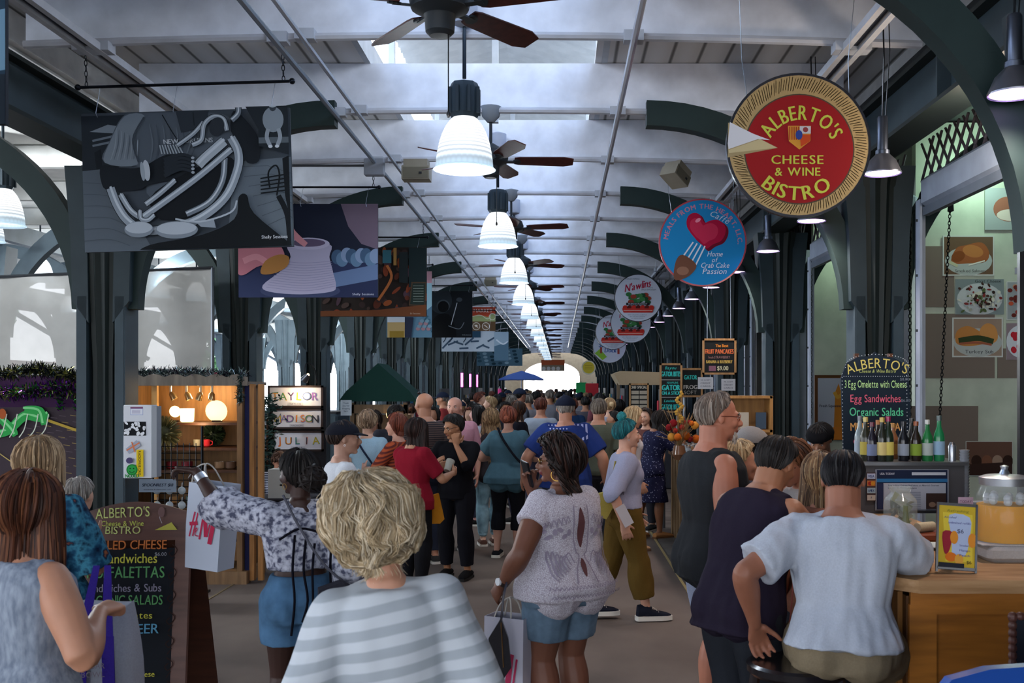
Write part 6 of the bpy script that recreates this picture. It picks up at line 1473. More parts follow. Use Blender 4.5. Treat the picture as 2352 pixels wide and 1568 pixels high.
# emissive strips added for pink light between far left columns, and stalls
for k, (px, w) in enumerate(((1061, .05), (1080, .045), (1096, .035))):
    Yn = 38+k*3; t = thing('glow_strip', 'upright pink neon strip between the far left columns, %s' % ('first', 'second', 'third')[k], 'neon light', (wx(px, Yn), Yn, 1.8), 0, 'pink neon strips'); MB(M('#ff5ad0', 'emit', 4)).box((0, 0, .3), (w*1.6, .03, .5)).build('tube', t); MB(M('#33333a', 'flat')).box((0, .03, -.6), (w, .03, 2.4)).build('post', t)
t = thing('parasol', 'blue and lilac parasol above the crowd', 'parasol', (wx(1198, 46), 46, 0))
rs = [[(r*math.cos(2*PI*i/8+.2), r*math.sin(2*PI*i/8+.2), z) for i in range(8)] for r, z in ((1.05, 2.17), (.6, 2.38), (.02, 2.55), (.02, 2.53), (.6, 2.35), (1.03, 2.14))]
b = MB(M('#5f7fc9', 'cloth')); b.rings(rs, smooth if False else True); b.build('canopy', t, smooth=.1); MB(M('#8a8f99', 'metal')).tube([(0, 0, 0), (0, 0, 2.5)], .025, 8).build('pole', t)
b = MB(M('#2a3a6a', 'metal')); [b.tube([(0, 0, 2.2), (1.0*math.cos(2*PI*i/8+.2), 1.0*math.sin(2*PI*i/8+.2), 2.13)], .012, 4) for i in range(8)]; b.build('rib', t, kind='stuff')
for k, (px, py, Yk, w, h, c, nm) in enumerate(((1360, 880, 40, .5, .5, '#b3343c', 'red'), (1335, 878, 44, .45, .45, '#2f9a5a', 'green'), (1148, 892, 24, .09, .45, '#d04a8a', 'pink'))):
    t = thing('cloth_hanging', '%s cloth hanging at a far stall' % nm, 'cloth', (wx(px, Yk), Yk, wz(py, Yk))); MB(M(c, 'cloth')).box((0, 0, -h/2), (w, .05, h), bev=.02).build('cloth', t); MB(M('#555a60', 'metal')).tube([(0, .05, .05), (0, .05, -wz(py, Yk))], .015, 5).build('stand', t)
# outdoors beyond the open side
for k, (x, y, h, lab) in enumerate(((-19, 30, 4.0, 'nearest'), (-24, 42, 5.0, 'second'), (-17, 52, 4.2, 'third'), (-30, 28, 5.2, 'far back'))):
    t = thing('leafy_tree', 'pale green tree outside the open side, %s' % lab, 'tree', (x, y, 0), 0, 'trees outside'); b = MB(M('#7fae7a', 'hair'))
    for i in range(900): d = Vector((rr.gauss(0, 1), rr.gauss(0, 1), rr.gauss(0, 1))).normalized()*rr.uniform(.6, 1)*1.9; q = d+Vector((0, 0, h)); s = Vector((rr.gauss(0, 1), rr.gauss(0, 1), rr.gauss(0, 1))).normalized()*.22; u = s.orthogonal()*.6; b.add([tuple(q-s), tuple(q+u), tuple(q+s), tuple(q-u)], [(0, 1, 2, 3)])
    b.build('crown', t, fix=False, smooth=0); MB(M('#6b6258', 'wood')).tube([(0, 0, -.08), (.1, 0, h)], [.2, .12], 8).build('trunk', t)
for k, (x, y, c, lab) in enumerate(((-14.5, 26, '#b3343c', 'red covered stall outside the open side, nearest'), (-15.5, 37, '#c98a94', 'pinkish covered stall outside the open side'), (-16.5, 48, '#a9363c', 'dark red covered stall outside, farthest'))):
    t = thing('outdoor_stall', lab, 'stall', (x, y, -.06)); MB(M(c, 'cloth')).box((0, 0, 2.1), (3, 3, .9), bev=.1).build('awning', t); b = MB(M('#d6d6d6', 'paint')); b.box((0, 0, .55), (2.7, 2.6, 1.1)); b.build('table', t); b = MB(M('#888888', 'metal')); [b.tube([(sx*1.3, sy*1.3, 0), (sx*1.3, sy*1.3, 1.8)], .04, 6) for sx in (-1, 1) for sy in (-1, 1)]; b.build('pole', t, kind='stuff')
# A-frame chalkboard
Ya = 5.3; t = thing('sandwich_board', "A-frame chalkboard reading ALBERTO'S Cheese & Wine BISTRO with menu", 'chalkboard', (wx(292, Ya), Ya, 0), math.radians(4))
hh = wz(1155, Ya); w = .53; T_ = Matrix.Rotation(math.radians(-7), 4, 'X'); wd = M('#5b3a30', 'woodx')
cu = [(-w/2+w*i/12, hh-.055+.055*math.sin(PI*i/12)) for i in range(13)]
MB(wd, T=T_).prism([(-w/2, hh-.20)]+cu+[(w/2, hh-.20)], .0, .03).build('header', t)
b = MB(wd, T=T_); b.box((-w/2+.02, .015, hh/2-.1), (.05, .035, hh-.18)); b.box((w/2-.025, .012, hh/2-.1), (.075, .035, hh-.18)); b.box((0, .015, .22), (w, .03, .05)); b.build('frame', t)
MB(M('#171a20', 'flat'), T=T_).box((0, .018, hh/2-.06), (w-.1, .02, hh-.36)).build('slate', t)
b = MB(M('#3d1f14', 'woodx'), T=Tr(0, .02, 0) @ Matrix.Rotation(math.radians(14), 4, 'X') @ Tr(0, 0, 0)); 
MB(M('#46271a', 'woodx')).add([(w/2-.02, .24, hh-.1), (w/2+.03, .24, hh-.1), (w/2+.07, .55, 0), (w/2+.0, .55, 0), (-w/2, .55, 0), (-w/2+.05, .55, 0), (-w/2+.04, .24, hh-.1), (-w/2, .24, hh-.1)], [(0, 1, 2, 3), (7, 6, 5, 4), (0, 3, 5, 6)]).build('rear_panel', t, smooth=0)
def ab_art(a):
    Yl, G, Or, Bl, Wt = '#c9c24a', '#5f9a5f', '#c4703a', '#5f9ab8', '#8f8898'
    a.text("ALBERTO'S", 262, 1192, 34, '#c6cc7a', fit=126, jit=.06, rot=-.04); a.text('Cheese & Wine', 262, 1212, 18, '#c6cc5a', fit=98, jit=.06); a.text('BISTRO', 264, 1230, 25, '#c6cc7a', fit=82, jit=.05)
    a.poly([(336, 1222), (374, 1204), (388, 1222)], '#b0a84a'); a.line([(350, 1170), (346, 1190), (352, 1206)], 1.4, '#a9a0a0'); a.ell(350, 1180, 8, 12, '#6f5450')
    for t_, y, s, c, f, x in (('GRILLED CHEESE', 1266, 30, Or, 190, 272), ('Sandwiches', 1298, 32, Yl, 124, 284), ('MUFFALETTAS', 1332, 38, G, 178, 275), ('Sandwiches & Subs', 1364, 26, Wt, 176, 270), ('ORGANIC SALADS', 1394, 32, G, 184, 270), ('Plates', 1426, 22, Yl, 60, 310), ('BEER', 1460, 32, Bl, 70, 322), ('Mac & cheese', 1558, 18, Yl, 100, 300)): a.text(t_, x, y, s, c, fit=f, jit=.05, bold=.03)
    a.text('$6.00', 353, 1282, 12, '#9a9aa0', jit=.1)
    for i in range(8): a.line([(378+3*math.sin(i), 1255+i*52), (390, 1268+i*52), (380, 1284+i*52), (372, 1276+i*52), (380, 1268+i*52)], 2, '#2c1812'); a.line([(386, 1286+i*52), (376, 1300+i*52)], 2, '#2c1812')
a = Art(172, 1155, 412, 1155+hh*F/Ya, w, hh, y=-.006); ab_art(a); a.b.v = [tuple(T_ @ Vector((p[0], p[1], p[2]+hh))) for p in a.b.v]; a.build('chalk_writing', t)
# shopping bags
def paper_bag(label, loc, rz, w, d, h, col, artfn=None, tilt=0, name='shopping_bag', lean=0, hx=0):
    t = thing(name, label, 'bag', loc, rz); t.rotation_euler = (lean, tilt, rz)
    k = .94; b = MB(M(col, 'flat')); lo = [(-w/2*k, -d/2*k), (w/2*k, -d/2*k), (w/2*k, d/2*k), (-w/2*k, d/2*k)]; hi = [(-w/2, -d/2), (w/2, -d/2), (w/2, d/2), (-w/2, d/2)]
    mid = [(-w/2*1.02, -d/2), (w/2*.97, -d/2), (w/2*.97, d/2), (-w/2*1.02, d/2)]
    b.rings([[(x, y, -h) for x, y in lo], [(x, y, -h*.5) for x, y in mid], [(x, y, 0) for x, y in hi], [(x*.96, y*.96, 0) for x, y in hi], [(x*.9, y*.9, -h*.97) for x, y in lo]]); b.build('paper_body', t, smooth=.2)
    b = MB(M('#b9b4ae', 'cloth'))
    for s in (-1, 1): b.tube(spline([(-w*.28+hx*.5, s*d/2*.96, -.02), (-w*.16+hx, s*d*.3, .06), (hx, s*.01, .09), (w*.12+hx, s*d*.3, .06), (w*.18+hx*.5, s*d/2*.96, -.02)], 4), .004, 5)
    b.build('cord_handle', t)
    if artfn: panel_art('printed_logo', t, 0, 0, 100, 100*h/w, w, h, artfn, y=-d/2*1.02-.001)
    return t
def hm_art(a):
    c = '#b02a4a'
    for u, v, u2, v2, w_ in ((24, 70, 12, 132, 4), (34, 66, 22, 130, 4), (11, 101, 34, 97, 9), (50, 74, 42, 136, 5), (54, 72, 60, 128, 11), (76, 70, 62, 128, 4), (84, 66, 72, 144, 12)): a.line([(u, v), (u2, v2)], w_, c, False)
    a.line([(30, 120), (35, 112), (31, 110), (30, 126), (40, 128)], 2.4, c)
paper_bag('white paper shopping bag with red H&M logo hanging from the pointing hand', (-1.70, 5.16, 1.375), math.radians(-18), .20, .14, .42, '#b4bccb', hm_art, tilt=.08, hx=-.06)
def wb_art(a): a.line([(70, 80), (60, 150)], 14, '#a02f50', False); a.line([(84, 90), (74, 150)], 5, '#a02f50', False); a.line([(52, 90), (46, 150)], 4, '#a02f50', False)
paper_bag('white paper shopping bag held low by the person in the lace top', (-.25, 5.26, .70), math.radians(-25), .22, .13, .40, '#aaa9b6', wb_art)
t = thing('wristlet_purse', 'small black wristlet purse hanging in front of the white paper bag', 'bag', (-.285, 5.12, .72)); b = MB(M('#17161c', 'gloss'))
b.rings([[(x*k, y, z) for x, y, z in ((-.045, -.018, 0), (.045, -.018, 0), (.045, .018, 0), (-.045, .018, 0))] for k, z in ((.2, 0),)]) if 0 else b.prism([(-.05, -.20), (-.062, -.10), (0, 0), (.035, -.10), (.05, -.24), (.01, -.30)], -.018, .018); b.build('pouch', t)
MB(M('#232030', 'gloss')).tube([(0, 0, -.01), (.01, 0, .10), (.025, .03, .17)], .006, 5).build('strap', t); MB(M('#a9845a', 'metal')).tube([(0, -.02, -.02), (.012, -.02, -.24)], .003, 4).build('zip', t)
t = thing('tote_bag', 'white tote bag with purple straps at the lower left', 'bag', (wx(238, 4.0), 4.0, 1.02), math.radians(8)); ww, hh2 = .27, .46
b = MB(M('#a3a5ae', 'cloth')); rs = []
for i in range(9):
    z = -hh2*i/8; k = .80+.26*math.sin(min(1, i/6)*PI/2); dd = .05+.06*math.sin(PI*i/9); rs.append([(ww/2*k*math.copysign(abs(math.cos(a_))**.5, math.cos(a_)), dd*math.copysign(abs(math.sin(a_))**.7, math.sin(a_)), z+.01*math.cos(a_*3)) for a_ in [2*PI*j/24 for j in range(24)]])
b.rings(rs).build('canvas_body', t, smooth=1)
for k, s in enumerate((-1, 1)):
    b = MB(M('#3a2a8a', 'cloth')); b.add([(s*.045-.022+s*.012, -.125, -hh2), (s*.045+.022+s*.012, -.125, -hh2), (s*.045+.022, -.115, -.1), (s*.045-.022, -.115, -.1)], [(0, 1, 2, 3)]); b.add([(s*.045-.02, -.115, -.1), (s*.045+.02, -.115, -.1), (s*.02+.012, -.02, .15), (s*.02-.012, -.02, .15)], [(0, 1, 2, 3)])
    m_ = b.mesh('strap', 0); o = obj('strap', m_, t); md = o.modifiers.new('thick', 'SOLIDIFY'); md.thickness = .004
panel_art('faded_print', t, 0, 0, 100, 100, .12, .12, lambda a: [a.line([(38, 30), (44, 12), (50, 6), (56, 12), (62, 30)], 4, '#8a7f86'), a.line([(34, 34), (66, 34)], 5, '#8a7f86', False), a.text('SUGAR', 50, 62, 24, '#8a7f86', fit=70), a.text('BOWL', 50, 88, 24, '#8a7f86', fit=70)], y=-.128, z=-.14)
t = thing('crossbody_bag', 'dark grey fabric bag hanging behind the blond curls', 'bag', (-1.0, 4.78, .93), .3); MB(M('#33333c', 'cloth')).prism([(-.10, 0), (.0, .03), (.18, -.12), (.15, -.18), (-.02, -.20), (-.1, -.12)], -.03, .05).build('pouch', t); MB(M('#1c1c22', 'gloss')).box((.02, -.035, -.07), (.13, .01, .012)).build('zip', t)
t = thing('mustard_bag', 'mustard yellow bag at the hip of the red T-shirt', 'bag', (-1.14, 9.42, .86), .2, None); t['label'] = 'mustard yellow bag hanging beside the red T-shirt'
MB(M('#b3741c', 'cloth')).prism([(-.05, 0), (.05, .03), (.10, -.20), (.06, -.24), (-.01, -.24)], -.04, .04).build('pouch', t); MB(M('#a98a4a', 'metal')).tube([(-.04, 0, 0), (-.12, 0, .10), (-.22, .05, .12)], .008, 5).build('chain_strap', t)
t = thing('shoulder_bag', 'pale yellow bag between the lace top and the grey T-shirt', 'bag', (.36, 8.15, 1.02), .2); MB(M('#a9964a', 'cloth')).prism([(-.06, .0), (.05, .02), (.08, -.06), (.0, -.20), (-.06, -.18)], -.03, .03).build('pouch', t); MB(M('#8a7a3a', 'cloth')).tube([(.04, 0, .0), (.08, -.0, .25)], .008, 5).build('strap', t)
t = thing('folded_leaflet', 'white folded leaflet in the hand of the person with blue-green hair', 'leaflet', (.50, 8.03, .86), .3); MB(M('#b9b4b8', 'flat')).box((0, 0, 0), (.08, .006, .17), Matrix.Rotation(-.5, 4, 'Y')).build('paper', t)
t = thing('mobile_phone', 'dark phone held at the mouth of the person in the lace top', 'phone', tuple(place_world(r6, P6['K']['wrR'])+Vector((-.02, -.04, .10))), 0); t.rotation_euler = (.2, -.35, .5); MB(M('#14151a', 'gloss')).box((0, 0, 0), (.012, .07, .145), bev=.004).build('case', t); MB(M('#2c3038', 'gloss')).box((.007, 0, 0), (.002, .062, .13)).build('screen', t)
# speakers and boxes near the ceiling
for k, (px, py, Y, w, rz, lab) in enumerate(((957, 392, 10.6, .28, 0, 'beige box loudspeaker hanging left of the nearest lamps'), (1127, 646, 23.6, .28, 0, 'beige box loudspeaker far down the hall'), (1553, 400, 10.6, .24, .8, 'beige loudspeaker hanging tilted on the right'))):
    t = thing('box_speaker', lab, 'speaker', (wx(px, Y), Y, wz(py, Y)), rz); h = w*.72; t.rotation_euler = (0, 0 if k < 2 else .5, rz); b = MB(M('#8d8676', 'paint')); b.rings([[(x*w/2*k2, y*.1, z) for x, y in ((-1, -1), (1, -1), (1, 1), (-1, 1))] for k2, z in ((1, -h/2), (1.0, h*.15), (.86, h*.2), (.86, h/2))]); b.build('cabinet', t, smooth=.2); MB(M('#6f6a5c', 'flat')).box((0, -.102, -h*.18), (w*.9, .006, h*.55)).build('grille', t); MB(M('#2a2c30', 'flat')).box((.05, -.108, -h*.2), (.03, .004, .02)).build('badge', t); MB(M('#555a60', 'metal')).tube([(0, 0, h/2), (0, 0, 4.15-t.location.z)], .01, 5).build('hanger', t)
t = thing('junction_box', 'grey square junction box on the pipe left of the near loudspeaker', 'box', (wx(863, 10.62), 10.55, wz(388, 10.62))); MB(M('#8a8f98', 'paint')).box((0, 0, 0), (.2, .1, .17), bev=.008).build('box', t); MB(M('#6b7078', 'metal')).tube([(-.1, 0, .02), (-1.6, 0, .02)], .013, 6).build('pipe', t)
# ---------------------------------------------------------------- right hand stalls
Yw = 9.285                                   # face of the stall wall
b = MB(M('#6b625b', 'flat')); patches = ((2105, 565, 2192, 705), (2107, 720, 2285, 868), (2292, 800, 2352, 868), (2090, 932, 2247, 1062))
for u0, v0, u1, v1 in patches: b.box(((wx(u0, Yw)+wx(u1, Yw))/2, Yw+.008, (wz(v0, Yw)+wz(v1, Yw))/2), ((u1-u0)*Yw/F, .012, (v1-v0)*Yw/F))
structure('trim_8', b)
def food(a, u0, v0, u1, v1, kind):
    cx, cy, w, h = (u0+u1)/2, (v0+v1)/2, u1-u0, v1-v0; r = random.Random(int(u0))
    a.rect(u0, v0, u1, v1, '#b3bab8')
    if kind == 'salmon':
        a.rect(u0+3, v0+3, u1-3, v1-3, '#5d4a3a'); a.ell(cx, cy+12, w*.46, h*.36, '#9aa5a3'); a.poly(spline([(u0+20, cy+16), (u0+30, cy-16), (cx-6, cy-24), (cx+30, cy-30), (u1-12, cy-8), (u1-20, cy+14), (cx, cy+18)], 4, True), '#8a5230')
        a.ell(cx+10, cy-10, 24, 14, '#a36b3c', .2); a.ell(cx-24, cy+2, 16, 12, '#74401f', -.4); a.line([(u0+14, cy+14), (u0+34, cy+24)], 7, '#a8ae92'); a.line([(cx, cy+22), (u1-22, cy+12)], 3, '#c9ccc0'); a.text('Smoked Salmon', cx+4, v1-8, 9, '#3a3f3c', fit=70, jit=.04)
    if kind == 'goat':
        a.rect(u0, v0, u1, v1, '#6f7d80'); a.ell(cx, cy+5, w*.47, h*.45, '#a9b2b6')
        for i in range(110): a.ell(cx+r.gauss(0, w*.17), cy+5+r.gauss(0, h*.17), r.uniform(2, 6), r.uniform(2, 4), r.choice(('#3d2a24', '#b9bdb0', '#6d2a2a', '#4a5a3a', '#8d9088', '#2c1f1c')), r.uniform(0, 3), 8)
        a.text('Goat Cheese', cx+14, v0+9, 9, '#20242a', fit=60)
    if kind == 'turkey':
        a.rect(u0+3, v0+3, u1-3, v1-3, '#87776a'); a.ell(cx, cy+12, w*.48, h*.36, '#9ba3a2'); a.poly(spline([(u0+8, cy+12), (u0+10, cy-14), (u0+34, cy-26), (cx+4, cy-14), (cx+22, cy+4), (cx+10, cy+16), (u0+30, cy+20)], 4, True), '#a5713c'); a.poly(spline([(cx+4, cy-14), (cx+20, cy-32), (u1-18, cy-24), (u1-12, cy+2), (u1-24, cy+14), (cx+18, cy+10)], 4, True), '#b07e47')
        a.line([(u0+14, cy+8), (cx, cy+2), (u1-22, cy+10)], 13, '#2e3a22'); a.line([(u0+16, cy+15), (cx-4, cy+12), (u1-26, cy+17)], 5, '#8a4f3a'); a.text('Turkey Sub', cx+4, v1-9, 11, '#30343a', fit=66)
    if kind == 'salad':
        a.rect(u0+2, v0+2, u1-2, v1-2, '#858f93')
        for i in range(50): a.ell(r.uniform(u0+4, u1), r.uniform(v0+10, v1-8), 6, 5, r.choice(('#7d2f27', '#a34a35', '#5a2420', '#b98a6a')), 0, 8)
    if kind == 'straw':
        a.rect(u0, v0, u1, v1, '#7b6f76'); a.ell(u0+34, cy, 34, h*.45, '#b3bcc4'); [a.ell(u0+22+r.uniform(-8, 14), cy+r.uniform(-22, 22), 6, 7, '#a32430') for i in range(9)]
    if kind == 'cake':
        a.rect(u0+1, v0+1, u1-1, v1-1, '#5b4338'); a.rect(u0+1, cy+18, u1-1, v1-1, '#3a2a22'); [a.ell(u0+24+i*24, cy+6, 12, 14, ('#2c1c16', '#6e4a38', '#8f7a6a', '#2a1a14')[i % 4]) for i in range(4)]; a.poly([(u0+1, v1-26), (u1-1, v1-32), (u1-1, v1-1), (u0+1, v1-1)], '#30201c')
    if kind == 'top': a.rect(u0, v0, u1, v1, '#8f9a9c'); a.ell(cx+10, cy, w*.4, h*.3, '#8a5a4a'); a.ell(cx+14, cy+14, w*.36, h*.14, '#c0b8b0')
FD = ((2165, 541, 2283, 633, 'salmon', 'picture of smoked salmon on the stall wall'), (2194, 641, 2305, 722, 'goat', 'picture of a goat cheese salad plate on the stall wall'), (2187, 729, 2303, 820, 'turkey', 'picture of a turkey sub on the stall wall'), (2311, 646, 2400, 735, 'salad', 'picture of a red tomato dish at the right edge of the stall wall'), (2311, 742, 2400, 826, 'straw', 'picture of strawberries on a plate at the right edge'), (2262, 432, 2350, 528, 'top', 'topmost food picture near the arched brace'), (2218, 1013, 2325, 1092, 'cake', 'brown picture of small cakes above the cups'))
for u0, v0, u1, v1, kd, lab in FD:
    w, h = (u1-u0)*Yw/F, (v1-v0)*Yw/F; t = thing('food_picture', lab, 'picture', (wx((u0+u1)/2, Yw), Yw, wz(v0, Yw)), 0, 'food pictures on the stall wall'); MB(M('#aab3ae', 'flat')).box((0, .0, -h/2), (w, .008, h)).build('panel', t, smooth=0); panel_art('print', t, u0, v0, u1, v1, w, h, lambda a: food(a, u0, v0, u1, v1, kd), y=-.005)
Yp = 13.03
def juice(a):
    a.rect(1872, 862, 1945, 1010, '#5a3a20'); a.rect(1878, 868, 1940, 1004, '#a3aab8'); a.poly([(1918, 900), (1926, 880), (1930, 896), (1940, 890), (1940, 1004), (1914, 1004)], '#b9782a'); a.ell(1924, 996, 26, 16, '#c0782c'); a.line([(1916, 900), (1924, 912), (1938, 900)], 8, '#c99a3a'); a.text('Fresh Squeezed', 1908, 935, 9, '#2a2c34', fit=52, bold=.06)
t = thing('juice_poster', 'framed poster of orange juice reading Fresh Squeezed', 'poster', (wx(1908, Yp), Yp, wz(862, Yp))); MB(wood_d).box((0, .0, -.40), (.40, .03, .81)).build('frame', t); panel_art('print', t, 1872, 862, 1945, 1010, .396, .80, juice, y=-.017)
ld = bpy.data.lights.new('stall_light', 'POINT'); ld.energy = 13; ld.color = (.72, 1, .80); ld.shadow_soft_size = .1; o = bpy.data.objects.new('stall_light', ld); COL.objects.link(o); o.location = (3.7, 8.9, 3.75)
ld = bpy.data.lights.new('stall_light', 'POINT'); ld.energy = 8; ld.color = (.78, 1, .78); ld.shadow_soft_size = .1; o = bpy.data.objects.new('stall_light', ld); COL.objects.link(o); o.location = (3.6, 12.6, 3.6)
ld = bpy.data.lights.new('stall_light', 'POINT'); ld.energy = 26; ld.color = (1, .82, .66); ld.shadow_soft_size = .15; o = bpy.data.objects.new('stall_light', ld); COL.objects.link(o); o.location = (2.6, 6.4, 3.3)
# chains and hoist wheel
def chain_run(label, p0, p1, n):
    t = thing('hanging_chain', label, 'chain', p0, 0, 'hoist chains of the roll doors'); b = MB(M('#15161a', 'metal')); d = Vector(p1)-Vector(p0); L = d.length/n; u = d.normalized(); R = u.to_track_quat('Z', 'Y').to_matrix().to_4x4()
    for i in range(n):
        T = Matrix.Translation(u*L*(i+.5)) @ R @ Matrix.Rotation(PI/2*(i % 2), 4, 'Z'); b.tube([(.011*math.cos(a_), 0, L*.66*math.sin(a_)) for a_ in [2*PI*j/8 for j in range(9)]], .0035, 4, T)
    b.build('links', t); MB(M('#15161a', 'metal')).ball((0, 0, 0), .014).build('top_hook', t)
Yk = 8.7; chain_run('long dark chain hanging from the bell shaped guide', (wx(2182, Yk), Yk, wz(485, Yk)), (wx(2158, Yk), Yk, wz(975, Yk)), 62)
chain_run('dark chain beside the pale door track of the first stall', (wx(2090, Yk), Yk, wz(480, Yk)), (wx(2090, Yk), Yk, wz(1060, Yk)), 72)
chain_run('thin chain in the second stall opening', (wx(1863, 12.3), 12.3, wz(590, 12.3)), (wx(1863, 12.3), 12.3, wz(960, 12.3)), 60)
t = thing('hoist_wheel', 'dark spoked hoist wheel under the roll door housing', 'wheel', (wx(2145, Yk), Yk, wz(452, Yk))); b = MB(M('#121518', 'metal')); b.tube([(.115*math.cos(a_), 0, .085*math.sin(a_)) for a_ in [2*PI*i/24 for i in range(25)]], .012, 6); [b.tube([(0, 0, 0), (.11*math.cos(a_), 0, .08*math.sin(a_))], .008, 5) for a_ in (.3, 1.9, 3.4, 5)]; b.build('wheel_rim', t); MB(M('#1c2226', 'paint')).box((.12, .02, .10), (.30, .08, .09)).prism([(.12, -.12), (.16, -.12), (.152, .0), (.128, .0)], -.02, .02).build('bell_guide', t)
# bar counter
ZT = 1.085; t = thing('bar_counter', 'long wooden bar counter with panelled front and chamfered corner', 'counter', (0, 0, 0))
top = M_pattern('oak_top', [(.3, '#8d6a48'), (.6, '#a98560'), (.8, '#b59372')], f_noise(6, 6, (.5, 5, 5)))
pl = [(1.42, 4.13), (3.6, 4.13), (3.6, 4.85), (2.05, 4.85), (2.05, 7.25), (1.48, 7.25), (1.48, 4.95), (1.31, 4.75), (1.31, 4.24)]
b = MB(top); n = len(pl)
for z0, z1, g in ((ZT-.028, ZT, 0), (ZT-.055, ZT-.028, .012)):
    cx_, cy_ = 2.2, 5.6; q = [(x+(g if x < 1.9 else 0), y+(g if y < 4.3 else 0)) for x, y in pl]
    tr = tessellate_polygon([[Vector((x, y, 0)) for x, y in q]]); b.add([(x, y, z0) for x, y in q]+[(x, y, z1) for x, y in q], [tuple(k) for k in tr]+[tuple(k+n for k in f[::-1]) for f in tr]+[(i, (i+1) % n, (i+1) % n+n, i+n) for i in range(n)])
b.build('worktop', t, smooth=.3)
b = MB(M('#9a5f22', 'woodx')); b.box((2.51, 4.27, .5), (2.18, .06, 1.0)); b.build('front_panel', t)
b = MB(M('#a86a28', 'woodx')); b.box((2.51, 4.235, .98), (2.18, .02, .10)); b.box((1.47, 4.235, .5), (.11, .022, .94)); b.box((2.51, 4.235, .06), (2.18, .02, .12)); b.box((3.0, 4.235, .5), (.11, .022, .94)); b.build('front_moulding', t)
b = MB(M('#5b3a1c', 'wood')); b.box((1.56, 5.75, .5), (.06, 2.9, 1.0)).box((1.44, 4.55, .5), (.06, .6, 1.0)); b.build('side_panel', t)
b = MB(M('#8f5f28', 'wood')); b.box((1.40, 4.33, .52), (.02, .07, .98)); [b.box((1.52, y, .52), (.02, .07, .98)) for y in (5.35, 6.2, 7.1)]; b.build('side_batten', t)
t = thing('framed_menu', 'dark framed menu leaning on the side of the bar counter', 'menu board', (1.385, 4.62, .93)); MB(M('#3a302c', 'wood')).box((0, 0, -.30), (.02, .40, .62)).build('frame', t)
MB(M_pattern('scratched_slate', [(.42, '#2c2a2e'), (.6, '#6b6468')], f_noise(16, 5, (1, 3, .6)))).box((-.012, 0, -.30), (.006, .33, .55)).build('slate', t)
# chalkboard menu
Ym = 7.35; t = thing('menu_chalkboard', "tall chalkboard reading ALBERTO'S with omelette, sandwiches and salads", 'chalkboard', (wx(2010, Ym), Ym, wz(808, Ym))); k = Ym/F; w = 158*k; pts = [(-72, 250), (-78, 60), (-66, 26), (-40, 12), (-14, 10), (0, 0), (14, 10), (40, 12), (66, 26), (78, 60), (82, 150), (72, 250)]
MB(M('#14202c', 'flat')).prism([(x*k, -y*k) for x, y in pts[::-1]], .0, .02).build('slate', t, smooth=0)
def cb(a):
    for i in range(64):
        u = -76+(i % 2)*152 if i < 48 else 0
        if i < 48: a.ell(u+(0 if u < 0 else -4), 50+i*4.2, 1.1, 1.1, '#b9c2c9', n=6)
    for i in range(30): a.ell(-74+i*5.1, 56, 1, 1, '#b9c2c9', n=6)
    for i in range(28): t_ = PI*(i+.5)/28; a.ell(-72*math.cos(t_), 44-38*math.sin(t_)**.55, 1, 1, '#b9c2c9', n=6)
    a.arc("ALBERTO'S", 0, 190, 153, 32, '#b3a95c', -90, 52); a.text('Cheese & Wine Bistro', 0, 48, 11, '#9aa862', fit=84, shear=.2)
    a.text('3 Egg Omelette with Cheese', -4, 82, 24, '#a3c98a', fit=142, jit=.05); a.text('$8.00', 62, 66, 9, '#6b7684', jit=.1); a.text('Egg Sandwiches', -4, 115, 25, '#b8546a', fit=116, jit=.05, bold=.03); a.text('$6.00', 64, 114, 9, '#6b7684', jit=.1)
    a.text('Organic Salads', -2, 146, 27, '#4fae83', fit=124, jit=.05, bold=.03); a.text('MUFFALETTAS', 0, 180, 26, '#b98a4e', fit=124, jit=.05, bold=.03); a.text('Cheese Plates', 0, 212, 22, '#b8546a', fit=110, jit=.05)
a = Art(-79, 0, 79, 250, w, 250*k, y=-.002); cb(a); a.build('chalk_writing', t)
MB(wood_d).box((-.12, .05, -1.05), (.03, .04, 2.08)).box((.12, .05, -1.05), (.03, .04, 2.08)).build('stand', t)
# back counter with display case and article
t = thing('display_case', 'grey steel cased display box with a printed article on its front', 'display case', (2.12, 6.75, ZT)); MB(M('#4f4f52', 'paint')).box((0, 0, .145), (.66, .8, .29)).build('case_body', t); MB(M('#7a7c80', 'metal')).box((0, -.0, .30), (.70, .84, .02)).build('top_plate', t)
t.location = (2.12, 6.72, ZT)
Yq = 6.30; t = thing('printed_article', 'large printed USA TODAY web article on the front of the display case', 'poster', (wx(2095, Yq), Yq, wz(1078, Yq)))
def art_web(a):
    a.rect(2010, 1072, 2180, 1170, '#858c98'); a.rect(2014, 1075, 2176, 1165, '#1d2740'); a.text('USA TODAY', 2038, 1086, 7, '#c9d0dc', fit=34, bold=.08); a.rect(2094, 1080, 2172, 1087, '#b9c2cc'); a.rect(2014, 1095, 2176, 1103, '#2f6fa0'); a.rect(2028, 1105, 2172, 1165, '#a9b0bc')
    a.text("Tour in New Orleans: Muffaletta at Alberto's Gourmet", 2098, 1112, 5, '#2a3040', fit=118, bold=.06); a.text('Cheese & Cooked Salami', 2072, 1118, 5, '#2a3040', fit=66, bold=.06)
    for i in range(10): a.line([(2090, 1126+i*4), (2114, 1126+i*4)], 1, '#6a7080', False)
    a.rect(2126, 1128, 2172, 1164, '#3a2c28'); a.ell(2140, 1154, 8, 6, '#8a7260'); a.ell(2156, 1154, 8, 5, '#6b4f3c'); a.rect(2014, 1105, 2028, 1165, '#2c3250')
w, h = 168*Yq/F, 94*Yq/F; MB(M('#9aa0aa', 'flat')).box((0, .006, -h/2), (w, .01, h)).build('board', t, smooth=0); panel_art('print', t, 2011, 1074, 2179, 1168, w, h, art_web)
